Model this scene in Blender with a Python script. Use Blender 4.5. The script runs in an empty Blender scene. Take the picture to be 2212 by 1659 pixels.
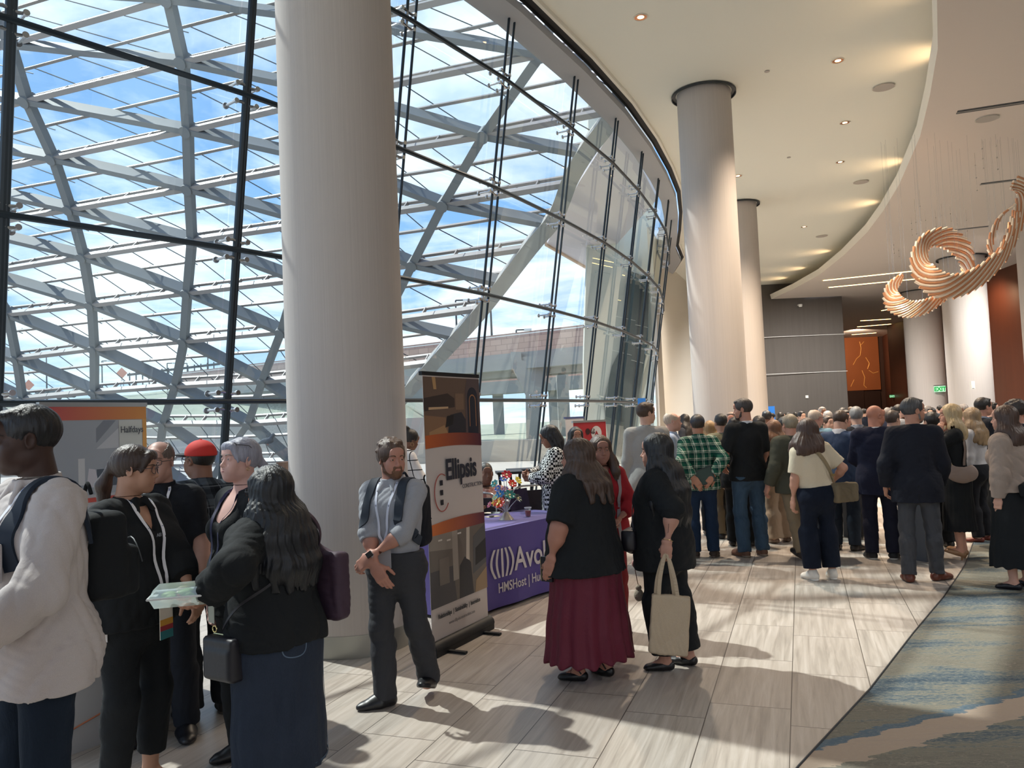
import bpy, bmesh, math, random
import numpy as np
from mathutils import Vector, Matrix
SC = bpy.context.scene
COL = SC.collection
PI = math.pi
random.seed(7)
# ------------------------------------------------------------ camera
F = 1700.0; CAMH = 1.73; PITCH = math.radians(2.68); ROLL = math.radians(2.46)
_f = Vector((0, math.cos(PITCH), math.sin(PITCH))); _r0 = Vector((1, 0, 0)); _u0 = _r0.cross(_f)
CR = math.cos(ROLL)*_r0 - math.sin(ROLL)*_u0
CU = math.cos(ROLL)*_u0 + math.sin(ROLL)*_r0
CAMP = Vector((0, 0, CAMH))
cd = bpy.data.cameras.new('camera'); cam = bpy.data.objects.new('camera', cd); COL.objects.link(cam)
cd.sensor_width = 36; cd.lens = 36*F/2212; cd.clip_start = 0.05; cd.clip_end = 2000
m3 = Matrix((CR, CU, -_f)).transposed()
cam.matrix_world = Matrix.Translation(CAMP) @ m3.to_4x4()
SC.camera = cam
def ray(x, y): return CR*((x-1106)/F) - CU*((y-829.5)/F) + _f
def atY(x, y, Y):
    d = ray(x, y); return CAMP + d*(Y/d.y)
def atZ(x, y, z=0.0):
    d = ray(x, y); return CAMP + d*((z-CAMH)/d.z)
# ------------------------------------------------------------ view, world, sun
SC.view_settings.view_transform = 'Standard'; SC.view_settings.look = 'None'
SC.view_settings.gamma = 1; SC.view_settings.use_curve_mapping = False
SC.view_settings.exposure = 0.98
SC.cycles.max_bounces = 10; SC.cycles.diffuse_bounces = 5; SC.cycles.transparent_max_bounces = 24
SC.cycles.glossy_bounces = 4; SC.cycles.sample_clamp_indirect = 6
try: SC.cycles.use_denoising = True
except Exception: pass
W = bpy.data.worlds.new('World'); SC.world = W; W.use_nodes = True
nt = W.node_tree; N = nt.nodes; Lk = nt.links; N.clear()
wo = N.new('ShaderNodeOutputWorld'); bg = N.new('ShaderNodeBackground'); Lk.new(bg.outputs[0], wo.inputs[0])
tc = N.new('ShaderNodeTexCoord'); sp = N.new('ShaderNodeSeparateXYZ'); Lk.new(tc.outputs['Generated'], sp.inputs[0])
def wmath(op, a, b=None, c=None):
    n = N.new('ShaderNodeMath'); n.operation = op
    for i, v in enumerate((a, b, c)):
        if v is None: continue
        if isinstance(v, (int, float)): n.inputs[i].default_value = v
        else: Lk.new(v, n.inputs[i])
    return n.outputs[0]
zc = wmath('MAXIMUM', sp.outputs[2], 0.0)
rmp = N.new('ShaderNodeValToRGB'); Lk.new(zc, rmp.inputs[0])
e = rmp.color_ramp.elements; e[0].position = 0; e[0].color = (.50, .66, .84, 1); e[1].position = .9; e[1].color = (.06, .17, .48, 1)
e2 = rmp.color_ramp.elements.new(.22); e2.color = (.22, .42, .74, 1)
zz = wmath('ADD', zc, .12)
cx = wmath('DIVIDE', sp.outputs[0], zz); cy = wmath('DIVIDE', sp.outputs[1], zz)
cmb = N.new('ShaderNodeCombineXYZ'); Lk.new(cx, cmb.inputs[0]); Lk.new(cy, cmb.inputs[1])
cn = N.new('ShaderNodeTexNoise'); cn.inputs['Scale'].default_value = .9; cn.inputs['Detail'].default_value = 9; cn.inputs['Roughness'].default_value = .58
cn.inputs['Distortion'].default_value = .35
Lk.new(cmb.outputs[0], cn.inputs['Vector'])
cr = N.new('ShaderNodeValToRGB'); Lk.new(cn.outputs[0], cr.inputs[0]); cr.color_ramp.elements[0].position = .44; cr.color_ramp.elements[1].position = .60
mx = N.new('ShaderNodeMix'); mx.data_type = 'RGBA'; Lk.new(cr.outputs[0], mx.inputs[0]); Lk.new(rmp.outputs[0], mx.inputs[6]); mx.inputs[7].default_value = (.93, .96, 1, 1)
Lk.new(mx.outputs[2], bg.inputs[0]); bg.inputs[1].default_value = .86
sun = bpy.data.lights.new('sun', 'SUN'); sun.energy = 2.8; sun.angle = math.radians(.9); sun.color = (1, .97, .92)
so = bpy.data.objects.new('sun', sun); COL.objects.link(so)
sdir = Vector((.82*math.cos(math.radians(52)), -.57*math.cos(math.radians(52)), -math.sin(math.radians(52))))
so.rotation_euler = sdir.to_track_quat('-Z', 'Y').to_euler(); so.location = (-20, 12, 30)
# ------------------------------------------------------------ materials
def lin(c):
    if isinstance(c, str):
        c = c.lstrip('#'); c = [int(c[i:i+2], 16)/255 for i in (0, 2, 4)]
        c = [x/12.92 if x <= .04045 else ((x+.055)/1.055)**2.4 for x in c]
    return (c[0], c[1], c[2], 1)
MATS = {}
def mat(name, color, rough=.6, metal=0, spec=.5, noise=None, bump=None, emit=None, sheen=0, coat=0):
    """noise=(scale tuple, amount) darkens/lightens; bump=(scale tuple, strength, distance)"""
    if name in MATS: return MATS[name]
    m = bpy.data.materials.new(name); m.use_nodes = True; t = m.node_tree; b = t.nodes['Principled BSDF']
    b.inputs['Base Color'].default_value = lin(color); b.inputs['Roughness'].default_value = rough; b.inputs['Metallic'].default_value = metal
    b.inputs['Specular IOR Level'].default_value = spec
    if sheen: b.inputs['Sheen Weight'].default_value = sheen
    if coat: b.inputs['Coat Weight'].default_value = coat
    def tex(sc, detail=4):
        c = t.nodes.new('ShaderNodeTexCoord'); mp = t.nodes.new('ShaderNodeMapping'); n = t.nodes.new('ShaderNodeTexNoise')
        mp.inputs['Scale'].default_value = sc; n.inputs['Scale'].default_value = 1; n.inputs['Detail'].default_value = detail
        t.links.new(c.outputs['Object'], mp.inputs[0]); t.links.new(mp.outputs[0], n.inputs['Vector']); return n.outputs[0]
    if noise:
        f = tex(noise[0]); mxn = t.nodes.new('ShaderNodeMix'); mxn.data_type = 'RGBA'
        c = lin(color); a = noise[1]
        mxn.inputs[6].default_value = tuple(max(0, x*(1-a)) for x in c[:3])+(1,); mxn.inputs[7].default_value = tuple(min(1, x*(1+a)) for x in c[:3])+(1,)
        t.links.new(f, mxn.inputs[0]); t.links.new(mxn.outputs[2], b.inputs['Base Color'])
    if bump:
        f = tex(bump[0], 5); bn = t.nodes.new('ShaderNodeBump'); bn.inputs['Strength'].default_value = bump[1]; bn.inputs['Distance'].default_value = bump[2]
        t.links.new(f, bn.inputs['Height']); t.links.new(bn.outputs[0], b.inputs['Normal'])
    if emit:
        b.inputs['Emission Color'].default_value = lin(emit[0]); b.inputs['Emission Strength'].default_value = emit[1]
    MATS[name] = m; return m
class G:
    """tiny node-graph helper"""
    def __init__(s, m): s.t = m.node_tree; s.b = s.t.nodes['Principled BSDF']; s.L = s.t.links
    def n(s, typ, **k):
        x = s.t.nodes.new(typ)
        for a, v in k.items(): setattr(x, a, v)
        return x
    def math(s, op, a, b=None, c=None):
        x = s.n('ShaderNodeMath', operation=op)
        for i, v in enumerate((a, b, c)):
            if v is None: continue
            if isinstance(v, (int, float)): x.inputs[i].default_value = v
            else: s.L.new(v, x.inputs[i])
        return x.outputs[0]
    def mix(s, f, a, b):
        x = s.n('ShaderNodeMix', data_type='RGBA')
        for i, v in ((0, f), (6, a), (7, b)):
            if isinstance(v, (int, float)): x.inputs[i].default_value = v
            elif isinstance(v, (tuple, list, str)): x.inputs[i].default_value = lin(v)
            else: s.L.new(v, x.inputs[i])
        return x.outputs[2]
    def coord(s, out='Object', scale=(1, 1, 1), rot=(0, 0, 0), loc=(0, 0, 0)):
        c = s.n('ShaderNodeTexCoord'); mp = s.n('ShaderNodeMapping'); mp.inputs['Scale'].default_value = scale
        mp.inputs['Rotation'].default_value = rot; mp.inputs['Location'].default_value = loc
        s.L.new(c.outputs[out], mp.inputs[0]); return mp.outputs[0]
    def noise(s, vec, scale=1, detail=4, rough=.5, dist=0):
        x = s.n('ShaderNodeTexNoise'); x.inputs['Scale'].default_value = scale; x.inputs['Detail'].default_value = detail
        x.inputs['Roughness'].default_value = rough; x.inputs['Distortion'].default_value = dist; s.L.new(vec, x.inputs['Vector']); return x.outputs[0]
    def sep(s, vec):
        x = s.n('ShaderNodeSeparateXYZ'); s.L.new(vec, x.inputs[0]); return x.outputs
    def bump(s, h, st, d):
        x = s.n('ShaderNodeBump'); x.inputs['Strength'].default_value = st; x.inputs['Distance'].default_value = d; s.L.new(h, x.inputs['Height']); s.L.new(x.outputs[0], s.b.inputs['Normal'])
    def color(s, c): s.L.new(c, s.b.inputs['Base Color'])
    def ramp(s, f, stops):
        x = s.n('ShaderNodeValToRGB'); s.L.new(f, x.inputs[0]); el = x.color_ramp.elements
        while len(el) < len(stops): el.new(.5)
        for q, (p, c) in zip(el, stops): q.position = p; q.color = lin(c)
        return x.outputs[0]
def glassmat(name, tint, refl=.06, rough=0.0, haze=0.0):
    m = bpy.data.materials.new(name); m.use_nodes = True; t = m.node_tree; t.nodes.clear()
    o = t.nodes.new('ShaderNodeOutputMaterial'); tr = t.nodes.new('ShaderNodeBsdfTransparent'); tr.inputs[0].default_value = lin(tint)
    gl = t.nodes.new('ShaderNodeBsdfGlossy'); gl.inputs['Roughness'].default_value = rough; gl.inputs[0].default_value = (.9, 1, .96, 1)
    lw = t.nodes.new('ShaderNodeLayerWeight'); lw.inputs[0].default_value = .35
    mm = t.nodes.new('ShaderNodeMath'); mm.operation = 'MULTIPLY_ADD'; mm.inputs[1].default_value = .55; mm.inputs[2].default_value = refl
    pw = t.nodes.new('ShaderNodeMath'); pw.operation = 'POWER'; pw.inputs[1].default_value = 2.2
    t.links.new(lw.outputs['Facing'], pw.inputs[0]); t.links.new(pw.outputs[0], mm.inputs[0])
    mi = t.nodes.new('ShaderNodeMixShader'); t.links.new(mm.outputs[0], mi.inputs[0]); t.links.new(tr.outputs[0], mi.inputs[1]); t.links.new(gl.outputs[0], mi.inputs[2])
    last = mi.outputs[0]
    if haze:
        df = t.nodes.new('ShaderNodeBsdfTranslucent'); df.inputs[0].default_value = (.8, .9, .92, 1)
        m2 = t.nodes.new('ShaderNodeMixShader'); m2.inputs[0].default_value = haze
        t.links.new(last, m2.inputs[1]); t.links.new(df.outputs[0], m2.inputs[2]); last = m2.outputs[0]
    t.links.new(last, o.inputs[0]); MATS[name] = m; return m
# ------------------------------------------------------------ mesh helpers
class MB:
    def __init__(s): s.v = []; s.f = []; s.mi = []; s.cur = 0
    def add(s, vs, fs):
        o = len(s.v); s.v += [tuple(p) for p in vs]; s.f += [tuple(i+o for i in f) for f in fs]; s.mi += [s.cur]*len(fs); return s
    def box(s, c, size, M=None):
        x, y, z = [q/2 for q in size]; vs = [Vector((a, b, d)) for d in (-z, z) for b in (-y, y) for a in (-x, x)]
        if M is not None: vs = [M @ v for v in vs]
        c = Vector(c); return s.add([v+c for v in vs], [(0, 2, 3, 1), (4, 5, 7, 6), (0, 1, 5, 4), (2, 6, 7, 3), (0, 4, 6, 2), (1, 3, 7, 5)])
    def beam(s, p, q, w, h, up=(0, 0, 1)):
        p = Vector(p); q = Vector(q); d = (q-p).normalized(); up = Vector(up); a = d.cross(up).normalized(); u = a.cross(d)
        vs = [b+a*(i*w/2)+u*(j*h/2) for b in (p, q) for i, j in ((-1, -1), (1, -1), (1, 1), (-1, 1))]
        return s.add(vs, [(0, 1, 2, 3), (7, 6, 5, 4), (0, 4, 5, 1), (1, 5, 6, 2), (2, 6, 7, 3), (3, 7, 4, 0)])
    def tube(s, pts, r, n=8, caps=True, flat=None):
        pts = [Vector(p) for p in pts]; rs = r if isinstance(r, (list, tuple)) else [r]*len(pts)
        up = None; rings = []
        for i, p in enumerate(pts):
            d = (pts[min(i+1, len(pts)-1)]-pts[max(i-1, 0)]).normalized()
            if up is None:
                up = Vector((0, 0, 1)) if abs(d.z) < .9 else Vector((1, 0, 0))
            a = d.cross(up).normalized(); up = a.cross(d).normalized()
            rings.append([p+(a*math.cos(2*PI*k/n)+up*math.sin(2*PI*k/n))*rs[i] for k in range(n)])
        vs = [v for R_ in rings for v in R_]; fs = []
        for i in range(len(pts)-1):
            for k in range(n): fs.append((i*n+k, i*n+(k+1) % n, (i+1)*n+(k+1) % n, (i+1)*n+k))
        if caps: fs += [tuple(range(n))[::-1], tuple((len(pts)-1)*n+k for k in range(n))]
        return s.add(vs, fs)
    def lathe(s, prof, c=(0, 0, 0), n=48, cap=True):
        c = Vector(c); vs = [c+Vector((r*math.cos(2*PI*k/n), r*math.sin(2*PI*k/n), z)) for r, z in prof for k in range(n)]; fs = []
        for i in range(len(prof)-1):
            for k in range(n): fs.append((i*n+k, i*n+(k+1) % n, (i+1)*n+(k+1) % n, (i+1)*n+k))
        if cap: fs += [tuple(range(n))[::-1], tuple((len(prof)-1)*n+k for k in range(n))]
        return s.add(vs, fs)
    def prism(s, poly, z0, z1):
        n = len(poly); vs = [(x, y, z0) for x, y in poly]+[(x, y, z1) for x, y in poly]
        return s.add(vs, [tuple(range(n))[::-1], tuple(range(n, 2*n))]+[(i, (i+1) % n, n+(i+1) % n, n+i) for i in range(n)])
    def slab(s, pts, nrm, t):
        """flat polygon of 3D pts given thickness t along nrm"""
        n = len(pts); nrm = Vector(nrm)*t; pts = [Vector(p) for p in pts]
        return s.add(pts+[p+nrm for p in pts], [tuple(range(n)), tuple(range(n, 2*n))[::-1]]+[(i, n+i, n+(i+1) % n, (i+1) % n) for i in range(n)])
    def loft(s, A, B):
        """strip between polylines"""
        n = len(A); return s.add(list(A)+list(B), [(i, i+1, n+i+1, n+i) for i in range(n-1)])
    def sphere(s, c, r, n=12, m=8):
        rr = r if isinstance(r, (tuple, list)) else (r, r, r); c = Vector(c)
        vs = [c+Vector((0, 0, -rr[2]))]
        for j in range(1, m):
            a = -PI/2+PI*j/m
            for k in range(n): vs.append(c+Vector((rr[0]*math.cos(a)*math.cos(2*PI*k/n), rr[1]*math.cos(a)*math.sin(2*PI*k/n), rr[2]*math.sin(a))))
        vs.append(c+Vector((0, 0, rr[2]))); fs = []
        for k in range(n): fs.append((0, 1+(k+1) % n, 1+k))
        for j in range(m-2):
            for k in range(n): fs.append((1+j*n+k, 1+j*n+(k+1) % n, 1+(j+1)*n+(k+1) % n, 1+(j+1)*n+k))
        o = 1+(m-2)*n
        for k in range(n): fs.append((o+k, o+(k+1) % n, o+n))
        return s.add(vs, fs)
    def build(s, name, m, parent=None, smooth=True, loc=None, angle=35):
        me = bpy.data.meshes.new(name); me.from_pydata(s.v, [], s.f)
        for x in (m if isinstance(m, (list, tuple)) else [m]): me.materials.append(x)
        if len(me.materials) > 1: me.polygons.foreach_set('material_index', s.mi)
        bm = bmesh.new(); bm.from_mesh(me); bmesh.ops.recalc_face_normals(bm, faces=bm.faces)
        if smooth:
            ca = math.radians(angle)
            for f in bm.faces: f.smooth = True
            for ed in bm.edges: ed.smooth = len(ed.link_faces) == 2 and ed.calc_face_angle(0) < ca
        bm.to_mesh(me); bm.free()
        return link(name, me, parent, loc)
def link(name, me, parent=None, loc=None):
    o = bpy.data.objects.new(name, me); COL.objects.link(o)
    if parent is not None: o.parent = parent
    if loc is not None: o.location = loc
    return o
def tag(o, label=None, cat=None, group=None, kind=None):
    if label: o['label'] = label
    if cat: o['category'] = cat
    if group: o['group'] = group
    if kind: o['kind'] = kind
    return o
def thing(name, label, cat, loc=(0, 0, 0), rz=0, group=None, kind=None):
    o = bpy.data.objects.new(name, None); COL.objects.link(o); o.location = loc; o.rotation_euler = (0, 0, rz); o.empty_display_size = .2
    return tag(o, label, cat, group, kind)
def copy_tree(o, parent=None):
    c = o.copy(); COL.objects.link(c)
    if parent is not None: c.parent = parent
    for ch in list(o.children): copy_tree(ch, c)
    return c
def text_mb(txt, size, bold=0.0, depth=.001, align='LEFT', shear=0, sx=1.0):
    cu = bpy.data.curves.new('lettering', 'FONT'); cu.body = txt; cu.size = size; cu.extrude = depth; cu.offset = bold; cu.align_x = align; cu.shear = shear
    cu.resolution_u = 3
    ob = bpy.data.objects.new('lettering', cu); COL.objects.link(ob)
    dg = bpy.context.evaluated_depsgraph_get(); me = bpy.data.meshes.new_from_object(ob.evaluated_get(dg))
    mb = MB(); mb.v = [(v.co.x*sx, v.co.y, v.co.z) for v in me.vertices]; mb.f = [tuple(p.vertices) for p in me.polygons]; mb.mi = [0]*len(mb.f)
    bpy.data.objects.remove(ob); bpy.data.curves.remove(cu); bpy.data.meshes.remove(me)
    return mb
def xf(mb, M):
    mb.v = [tuple(M @ Vector(v)) for v in mb.v]; return mb
def frame(o, ax, ay, az):
    M = Matrix((Vector(ax), Vector(ay), Vector(az))).transposed().to_4x4(); M.translation = Vector(o); return M
def spline(pts, n=8):
    """Catmull-Rom through points"""
    P = [Vector(p) for p in pts]; P = [P[0]*2-P[1]]+P+[P[-1]*2-P[-2]]; out = []
    for i in range(1, len(P)-2):
        for k in range(n):
            t = k/n; a, b, c, d = P[i-1:i+3]
            out.append(.5*((2*b)+(c-a)*t+(2*a-5*b+4*c-d)*t*t+(3*b-a-3*c+d)*t**3))
    out.append(P[-2]); return out
# ============================================================ MATERIALS
M_STEELDK = mat('dark_painted_steel', '#26323c', .35, .3)
M_CHROME = mat('brushed_chrome', '#b9bcc0', .25, .9)
M_CANOPY = mat('canopy_grey_paint', '#7e8285', .6, noise=((.8, .8, .8), .12))
M_COLUMN = mat('column_cream_wallcovering', '#bcb5b0', .75, noise=((70, 70, .6), .10), bump=((90, 90, 1.2), .25, .004))
M_BASEBAND = mat('brushed_steel_band', '#a3a49f', .38, .75, noise=((4, 4, 1), .12))
M_CEIL = mat('ceiling_cream_plaster', '#e4e4da', .9)
M_CEIL2 = mat('lower_ceiling_warm_plaster', '#d8cec6', .9)
M_FASCIA = mat('fascia_white_plaster', '#e9e6dc', .8)
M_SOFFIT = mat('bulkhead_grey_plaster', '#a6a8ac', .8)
M_BLACK = mat('black_gap', '#12161b', .6)
M_GWALL = mat('grey_fabric_wall', '#5a5551', .85, noise=((9, 9, .35), .14))
M_CREAMW = mat('cream_wall_plaster', '#d8d2c6', .9)
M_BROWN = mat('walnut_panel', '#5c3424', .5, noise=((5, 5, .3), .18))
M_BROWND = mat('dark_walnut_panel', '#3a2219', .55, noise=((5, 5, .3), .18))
M_CONC = mat('pale_concrete_paving', '#aba69f', .85, noise=((.7, .7, .7), .08))
M_BRIDGE = mat('bridge_concrete', '#9b9a97', .85, noise=((.3, .3, 1), .15))
M_WINGW = mat('outer_wing_render', '#c7c9c0', .8)
M_DKGLASS = mat('dark_reflective_glazing', '#3c4c50', .08, 0, .8)
M_WHITE = mat('white_paint', '#e8e8e4', .5)
M_GREYD = mat('dark_grey_metal', '#3b3f43', .5, .3)
M_GLASS = glassmat('facade_glass', (.885, .95, .94), .065)
M_CGLASS = glassmat('canopy_glass', (.90, .95, .97), .03, .05, .05)
# tile floor
M_TILE = mat('travertine_look_tile', '#b8ada1', .33, spec=.5); g = G(M_TILE)
v = g.coord('Object', rot=(0, 0, math.radians(20)))        # x across planks, y along planks
s = g.sep(v)
xs = g.math('DIVIDE', g.math('ADD', s[0], .146), .4572); row = g.math('FLOOR', xs)
par = g.math('MODULO', g.math('ABSOLUTE', row), 2)
ys = g.math('DIVIDE', g.math('SUBTRACT', s[1], g.math('MULTIPLY_ADD', par, .25, .05)), .9144)
fx = g.math('SUBTRACT', xs, row); fy = g.math('SUBTRACT', ys, g.math('FLOOR', ys))
ex = g.math('MULTIPLY', g.math('MINIMUM', fx, g.math('SUBTRACT', 1, fx)), .4572); ey = g.math('MULTIPLY', g.math('MINIMUM', fy, g.math('SUBTRACT', 1, fy)), .9144)
gr = g.math('LESS_THAN', g.math('MINIMUM', ex, ey), .0028)
cell = g.n('ShaderNodeCombineXYZ'); g.L.new(row, cell.inputs[0]); g.L.new(g.math('FLOOR', ys), cell.inputs[1])
wn = g.n('ShaderNodeTexWhiteNoise', noise_dimensions='3D'); g.L.new(cell.outputs[0], wn.inputs['Vector'])
mp = g.n('ShaderNodeMapping'); mp.inputs['Scale'].default_value = (26, 1.3, 1); g.L.new(v, mp.inputs[0])
vadd = g.n('ShaderNodeVectorMath', operation='MULTIPLY_ADD'); g.L.new(wn.outputs['Color'], vadd.inputs[0]); vadd.inputs[1].default_value = (9, 9, 9); g.L.new(mp.outputs[0], vadd.inputs[2])
st = g.noise(vadd.outputs[0], 1, 6, .62, .6)
c1 = g.ramp(st, [(.28, '#938b83'), (.5, '#aea69d'), (.72, '#c1bab3')])
c2 = g.mix(g.math('MULTIPLY', wn.outputs[0], .25), c1, '#a89a8f')
c3 = g.mix(gr, c2, '#57504a'); g.color(c3)
g.L.new(g.math('MULTIPLY_ADD', st, .25, .24), g.b.inputs['Roughness'])
g.bump(g.math('SUBTRACT', st, g.math('MULTIPLY', gr, 1.5)), .18, .004)
# carpet
M_CARPET = mat('streaked_carpet', '#6d7274', .98, spec=.1); g = G(M_CARPET)
v = g.coord('Object', rot=(0, 0, math.radians(4)))
def stretched(sc, **k):
    q = g.n('ShaderNodeMapping'); q.inputs['Scale'].default_value = sc; g.L.new(v, q.inputs[0]); return g.noise(q.outputs[0], 1, **k)
n1 = stretched((.42, 1.5, 1), detail=5, rough=.6, dist=.7); n2 = stretched((1.2, 26, 1), detail=5, rough=.75); n3 = stretched((28, 95, 1), detail=3, rough=.8)
mixn = g.math('ADD', g.math('MULTIPLY', n1, .56), g.math('ADD', g.math('MULTIPLY', n2, .22), g.math('MULTIPLY', n3, .22)))
cc = g.ramp(mixn, [(.36, '#343e48'), (.44, '#46545f'), (.475, '#5c6568'), (.51, '#79766a'), (.55, '#68665f'), (.60, '#858074'), (.66, '#53606a')])
s = g.sep(v)
wob = stretched((3, 9, 1), detail=4, rough=.6)
bandy = g.math('SUBTRACT', s[1], g.math('ADD', g.math('MULTIPLY_ADD', s[0], .50, 3.35), g.math('MULTIPLY', wob, .22)))
band = g.math('LESS_THAN', g.math('ABSOLUTE', bandy), .11)
cc = g.mix(g.math('MULTIPLY', band, .85), cc, '#a39384')
band2 = g.math('LESS_THAN', g.math('ABSOLUTE', g.math('SUBTRACT', bandy, .14)), .035)
cc = g.mix(g.math('MULTIPLY', band2, .8), cc, '#4e6373')
cc = g.mix(g.math('MULTIPLY', g.math('GREATER_THAN', n3, .56), .25), cc, '#a39b8b')
g.color(cc); g.bump(n3, .5, .006)
# ============================================================ SETTING
# facade plan at the second transom (z = 3.55), sampled at its posts; it leans inward going up
FP = [(-12.0, -3.5), (-10.3, -1.3), (-8.6, .85), (-7.05, 2.9), (-5.45, 4.75), (-4.02, 6.22), (-2.70, 7.78), (-1.47, 9.42), (-.36, 11.15), (.70, 13.1), (1.62, 14.98), (2.42, 16.9), (3.13, 18.85), (3.74, 20.75), (4.25, 22.9), (4.70, 25.2)]
ZR = [2.05, 3.55, 5.05, 6.55]; ZTOP = 7.36; LEAN = .245/1.5
def fnorm(i):
    a = Vector(FP[max(i-1, 0)]); b = Vector(FP[min(i+1, len(FP)-1)]); d = (b-a).normalized(); return Vector((d.y, -d.x))   # inward
def fpt(i, z, off=0.0):
    n = fnorm(i); p = Vector(FP[i])+n*((z-3.55)*LEAN+off-.17); return Vector((p.x, p.y, z))
NF = len(FP)
base = [fpt(i, 0) for i in range(NF)]
inner = [fpt(i, 7.5, .42) for i in range(NF)]+[Vector((5.9, 27.2, 7.5)), Vector((6.55, 29.4, 7.5)), Vector((6.85, 32.8, 7.5))]
EDGE = [(-5, -6), (-4, -4.2), (-2.4, -1.6), (-.9, .8), (.2, 2.35), (1.3, 3.88), (2.1, 4.88), (2.93, 6.0), (3.76, 7.09), (4.7, 8.4), (5.73, 9.99), (6.5, 11.4), (7.3, 13.13), (8.2, 15.2), (9.39, 18.45), (10.2, 21), (10.89, 23.48), (11.65, 27), (12.27, 30.71), (12.45, 34), (12.42, 37)]
# floor, carpet
f = MB(); poly = [(p.x, p.y) for p in base]+[(5.3, 27.5), (7.6, 33.5), (8.7, 38), (8.7, 62), (40, 62), (40, -14), (-12, -14)]
f.add([(x, y, 0) for x, y in poly]+[(x, y, -.3) for x, y in poly], [tuple(range(len(poly)))]+[(i, (i+1) % len(poly), len(poly)+(i+1) % len(poly), len(poly)+i) for i in range(len(poly))])
tag(f.build('floor', M_TILE, smooth=False), kind='structure', label='pale beige wood-grain stone tile floor')
f = MB(); poly = EDGE[::1]+[(40, 37), (40, -6)]
poly = [(x, y) for x, y in poly]
f.prism(poly, .0, .007); tag(f.build('floor_carpet', M_CARPET, smooth=False), kind='structure', label='blue and tan streaked carpet')
f = MB(); e3 = [Vector((x, y, .008)) for x, y in EDGE[:-1]]; f.tube(e3, .006, 5); tag(f.build('trim_1', M_GREYD), kind='structure', label='thin dark metal strip between tile and carpet')
# ceilings
def ngon(pts, z): return [(x, y, z) for x, y in pts]
f = MB(); EO = [(x+1.75, y-1.0) for x, y in EDGE]+[(14.5, 39)]
up = [(p.x, p.y) for p in [fpt(i, 7.5, .50) for i in range(NF)]]+[(6.0, 27.2), (6.65, 29.4), (6.95, 32.8), (7.3, 39)]
n = len(EO); m_ = len(up)
# strip between the two curves, resampled
def resample(P, k):
    P = [Vector(p) for p in P]; L = [0]
    for a, b in zip(P, P[1:]): L.append(L[-1]+(b-a).length)
    out = []
    for i in range(k):
        t = L[-1]*i/(k-1); j = 0
        while j < len(L)-2 and L[j+1] < t: j += 1
        u = (t-L[j])/max(1e-9, L[j+1]-L[j]); out.append(P[j].lerp(P[j+1], u))
    return out
KA = 60; A = resample(up, KA); B = resample(EO, KA)
f.loft([(p.x, p.y, 7.67) for p in A], [(p.x, p.y, 7.67) for p in B]); f.loft([(p.x, p.y, 8.0) for p in A], [(p.x, p.y, 8.0) for p in B])
tag(f.build('ceiling', M_CEIL), kind='structure', label='high cream plaster ceiling')
f = MB(); f.loft([(x, y, 6.95) for x, y in EDGE], [(40, y, 6.95) for x, y in EDGE])
f.add(ngon([(12.42, 37), (40, 37), (40, 62), (15.75, 62), (15.75, 37)], 6.95), [(0, 1, 2, 3, 4)])
tag(f.build('ceiling_lower', M_CEIL2, smooth=False), kind='structure', label='lower warm grey ceiling with curved edge')
f = MB(); ev = [Vector((x, y)) for x, y in EDGE]
def en(i):
    d = (ev[min(i+1, len(ev)-1)]-ev[max(i-1, 0)]).normalized(); return Vector((-d.y, d.x))
o0 = [Vector((*(p+en(i)*.0), 6.95)) for i, p in enumerate(ev)]; o1 = [Vector((*(p+en(i)*.05), 7.17)) for i, p in enumerate(ev)]; o2 = [Vector((*(p-en(i)*.10), 7.17)) for i, p in enumerate(ev)]; o3 = [Vector((*(p-en(i)*.10), 6.99)) for i, p in enumerate(ev)]; o4 = [Vector((*(p-en(i)*1.6), 6.99)) for i, p in enumerate(ev)]; o5 = [Vector((*(p-en(i)*1.6), 7.67)) for i, p in enumerate(ev)]
for a, b in ((o0, o1), (o1, o2), (o2, o3), (o3, o4), (o4, o5)): f.loft(a, b)
tag(f.build('trim_2', M_FASCIA), kind='structure', label='white curved edge of the lower ceiling with a light cove')
# bulkhead under the glass head: soffit, dark slot, lip
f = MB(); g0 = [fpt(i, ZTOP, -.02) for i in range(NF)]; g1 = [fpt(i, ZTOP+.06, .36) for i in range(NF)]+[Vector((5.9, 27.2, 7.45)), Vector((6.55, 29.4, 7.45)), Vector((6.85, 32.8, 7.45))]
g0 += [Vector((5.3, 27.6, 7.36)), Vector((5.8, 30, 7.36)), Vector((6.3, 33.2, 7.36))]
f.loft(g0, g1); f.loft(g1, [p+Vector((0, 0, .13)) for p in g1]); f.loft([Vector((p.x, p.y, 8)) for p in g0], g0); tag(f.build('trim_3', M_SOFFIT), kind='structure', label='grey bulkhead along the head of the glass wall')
f = MB(); h0 = [fpt(i, ZTOP+.25, .36) for i in range(NF)]+[Vector((5.92, 27.2, 7.62)), Vector((6.57, 29.4, 7.62)), Vector((6.87, 32.8, 7.62))]
def shift(P, d):
    out = []
    for i, p in enumerate(P):
        t = (P[min(i+1, len(P)-1)]-P[max(i-1, 0)]); t.z = 0; t.normalize(); out.append(p+Vector((t.y, -t.x, 0))*d)
    return out
f.loft(h0, shift(h0, .10)); f.loft([p+Vector((0, 0, -.07)) for p in h0], h0); tag(f.build('trim_4', M_BLACK), kind='structure', label='dark shadow slot beside the ceiling')
f = MB(); h1 = shift(h0, .10); h1 = [Vector((p.x, p.y, 7.60)) for p in h1]; f.loft(h1, shift(h1, .05)); f.loft(h1, [p+Vector((0, 0, .1)) for p in h1]); f.loft(shift(h1, .05), [p+Vector((0, 0, .07)) for p in shift(h1, .05)]); tag(f.build('trim_5', M_FASCIA), kind='structure', label='pale ceiling lip')
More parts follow.
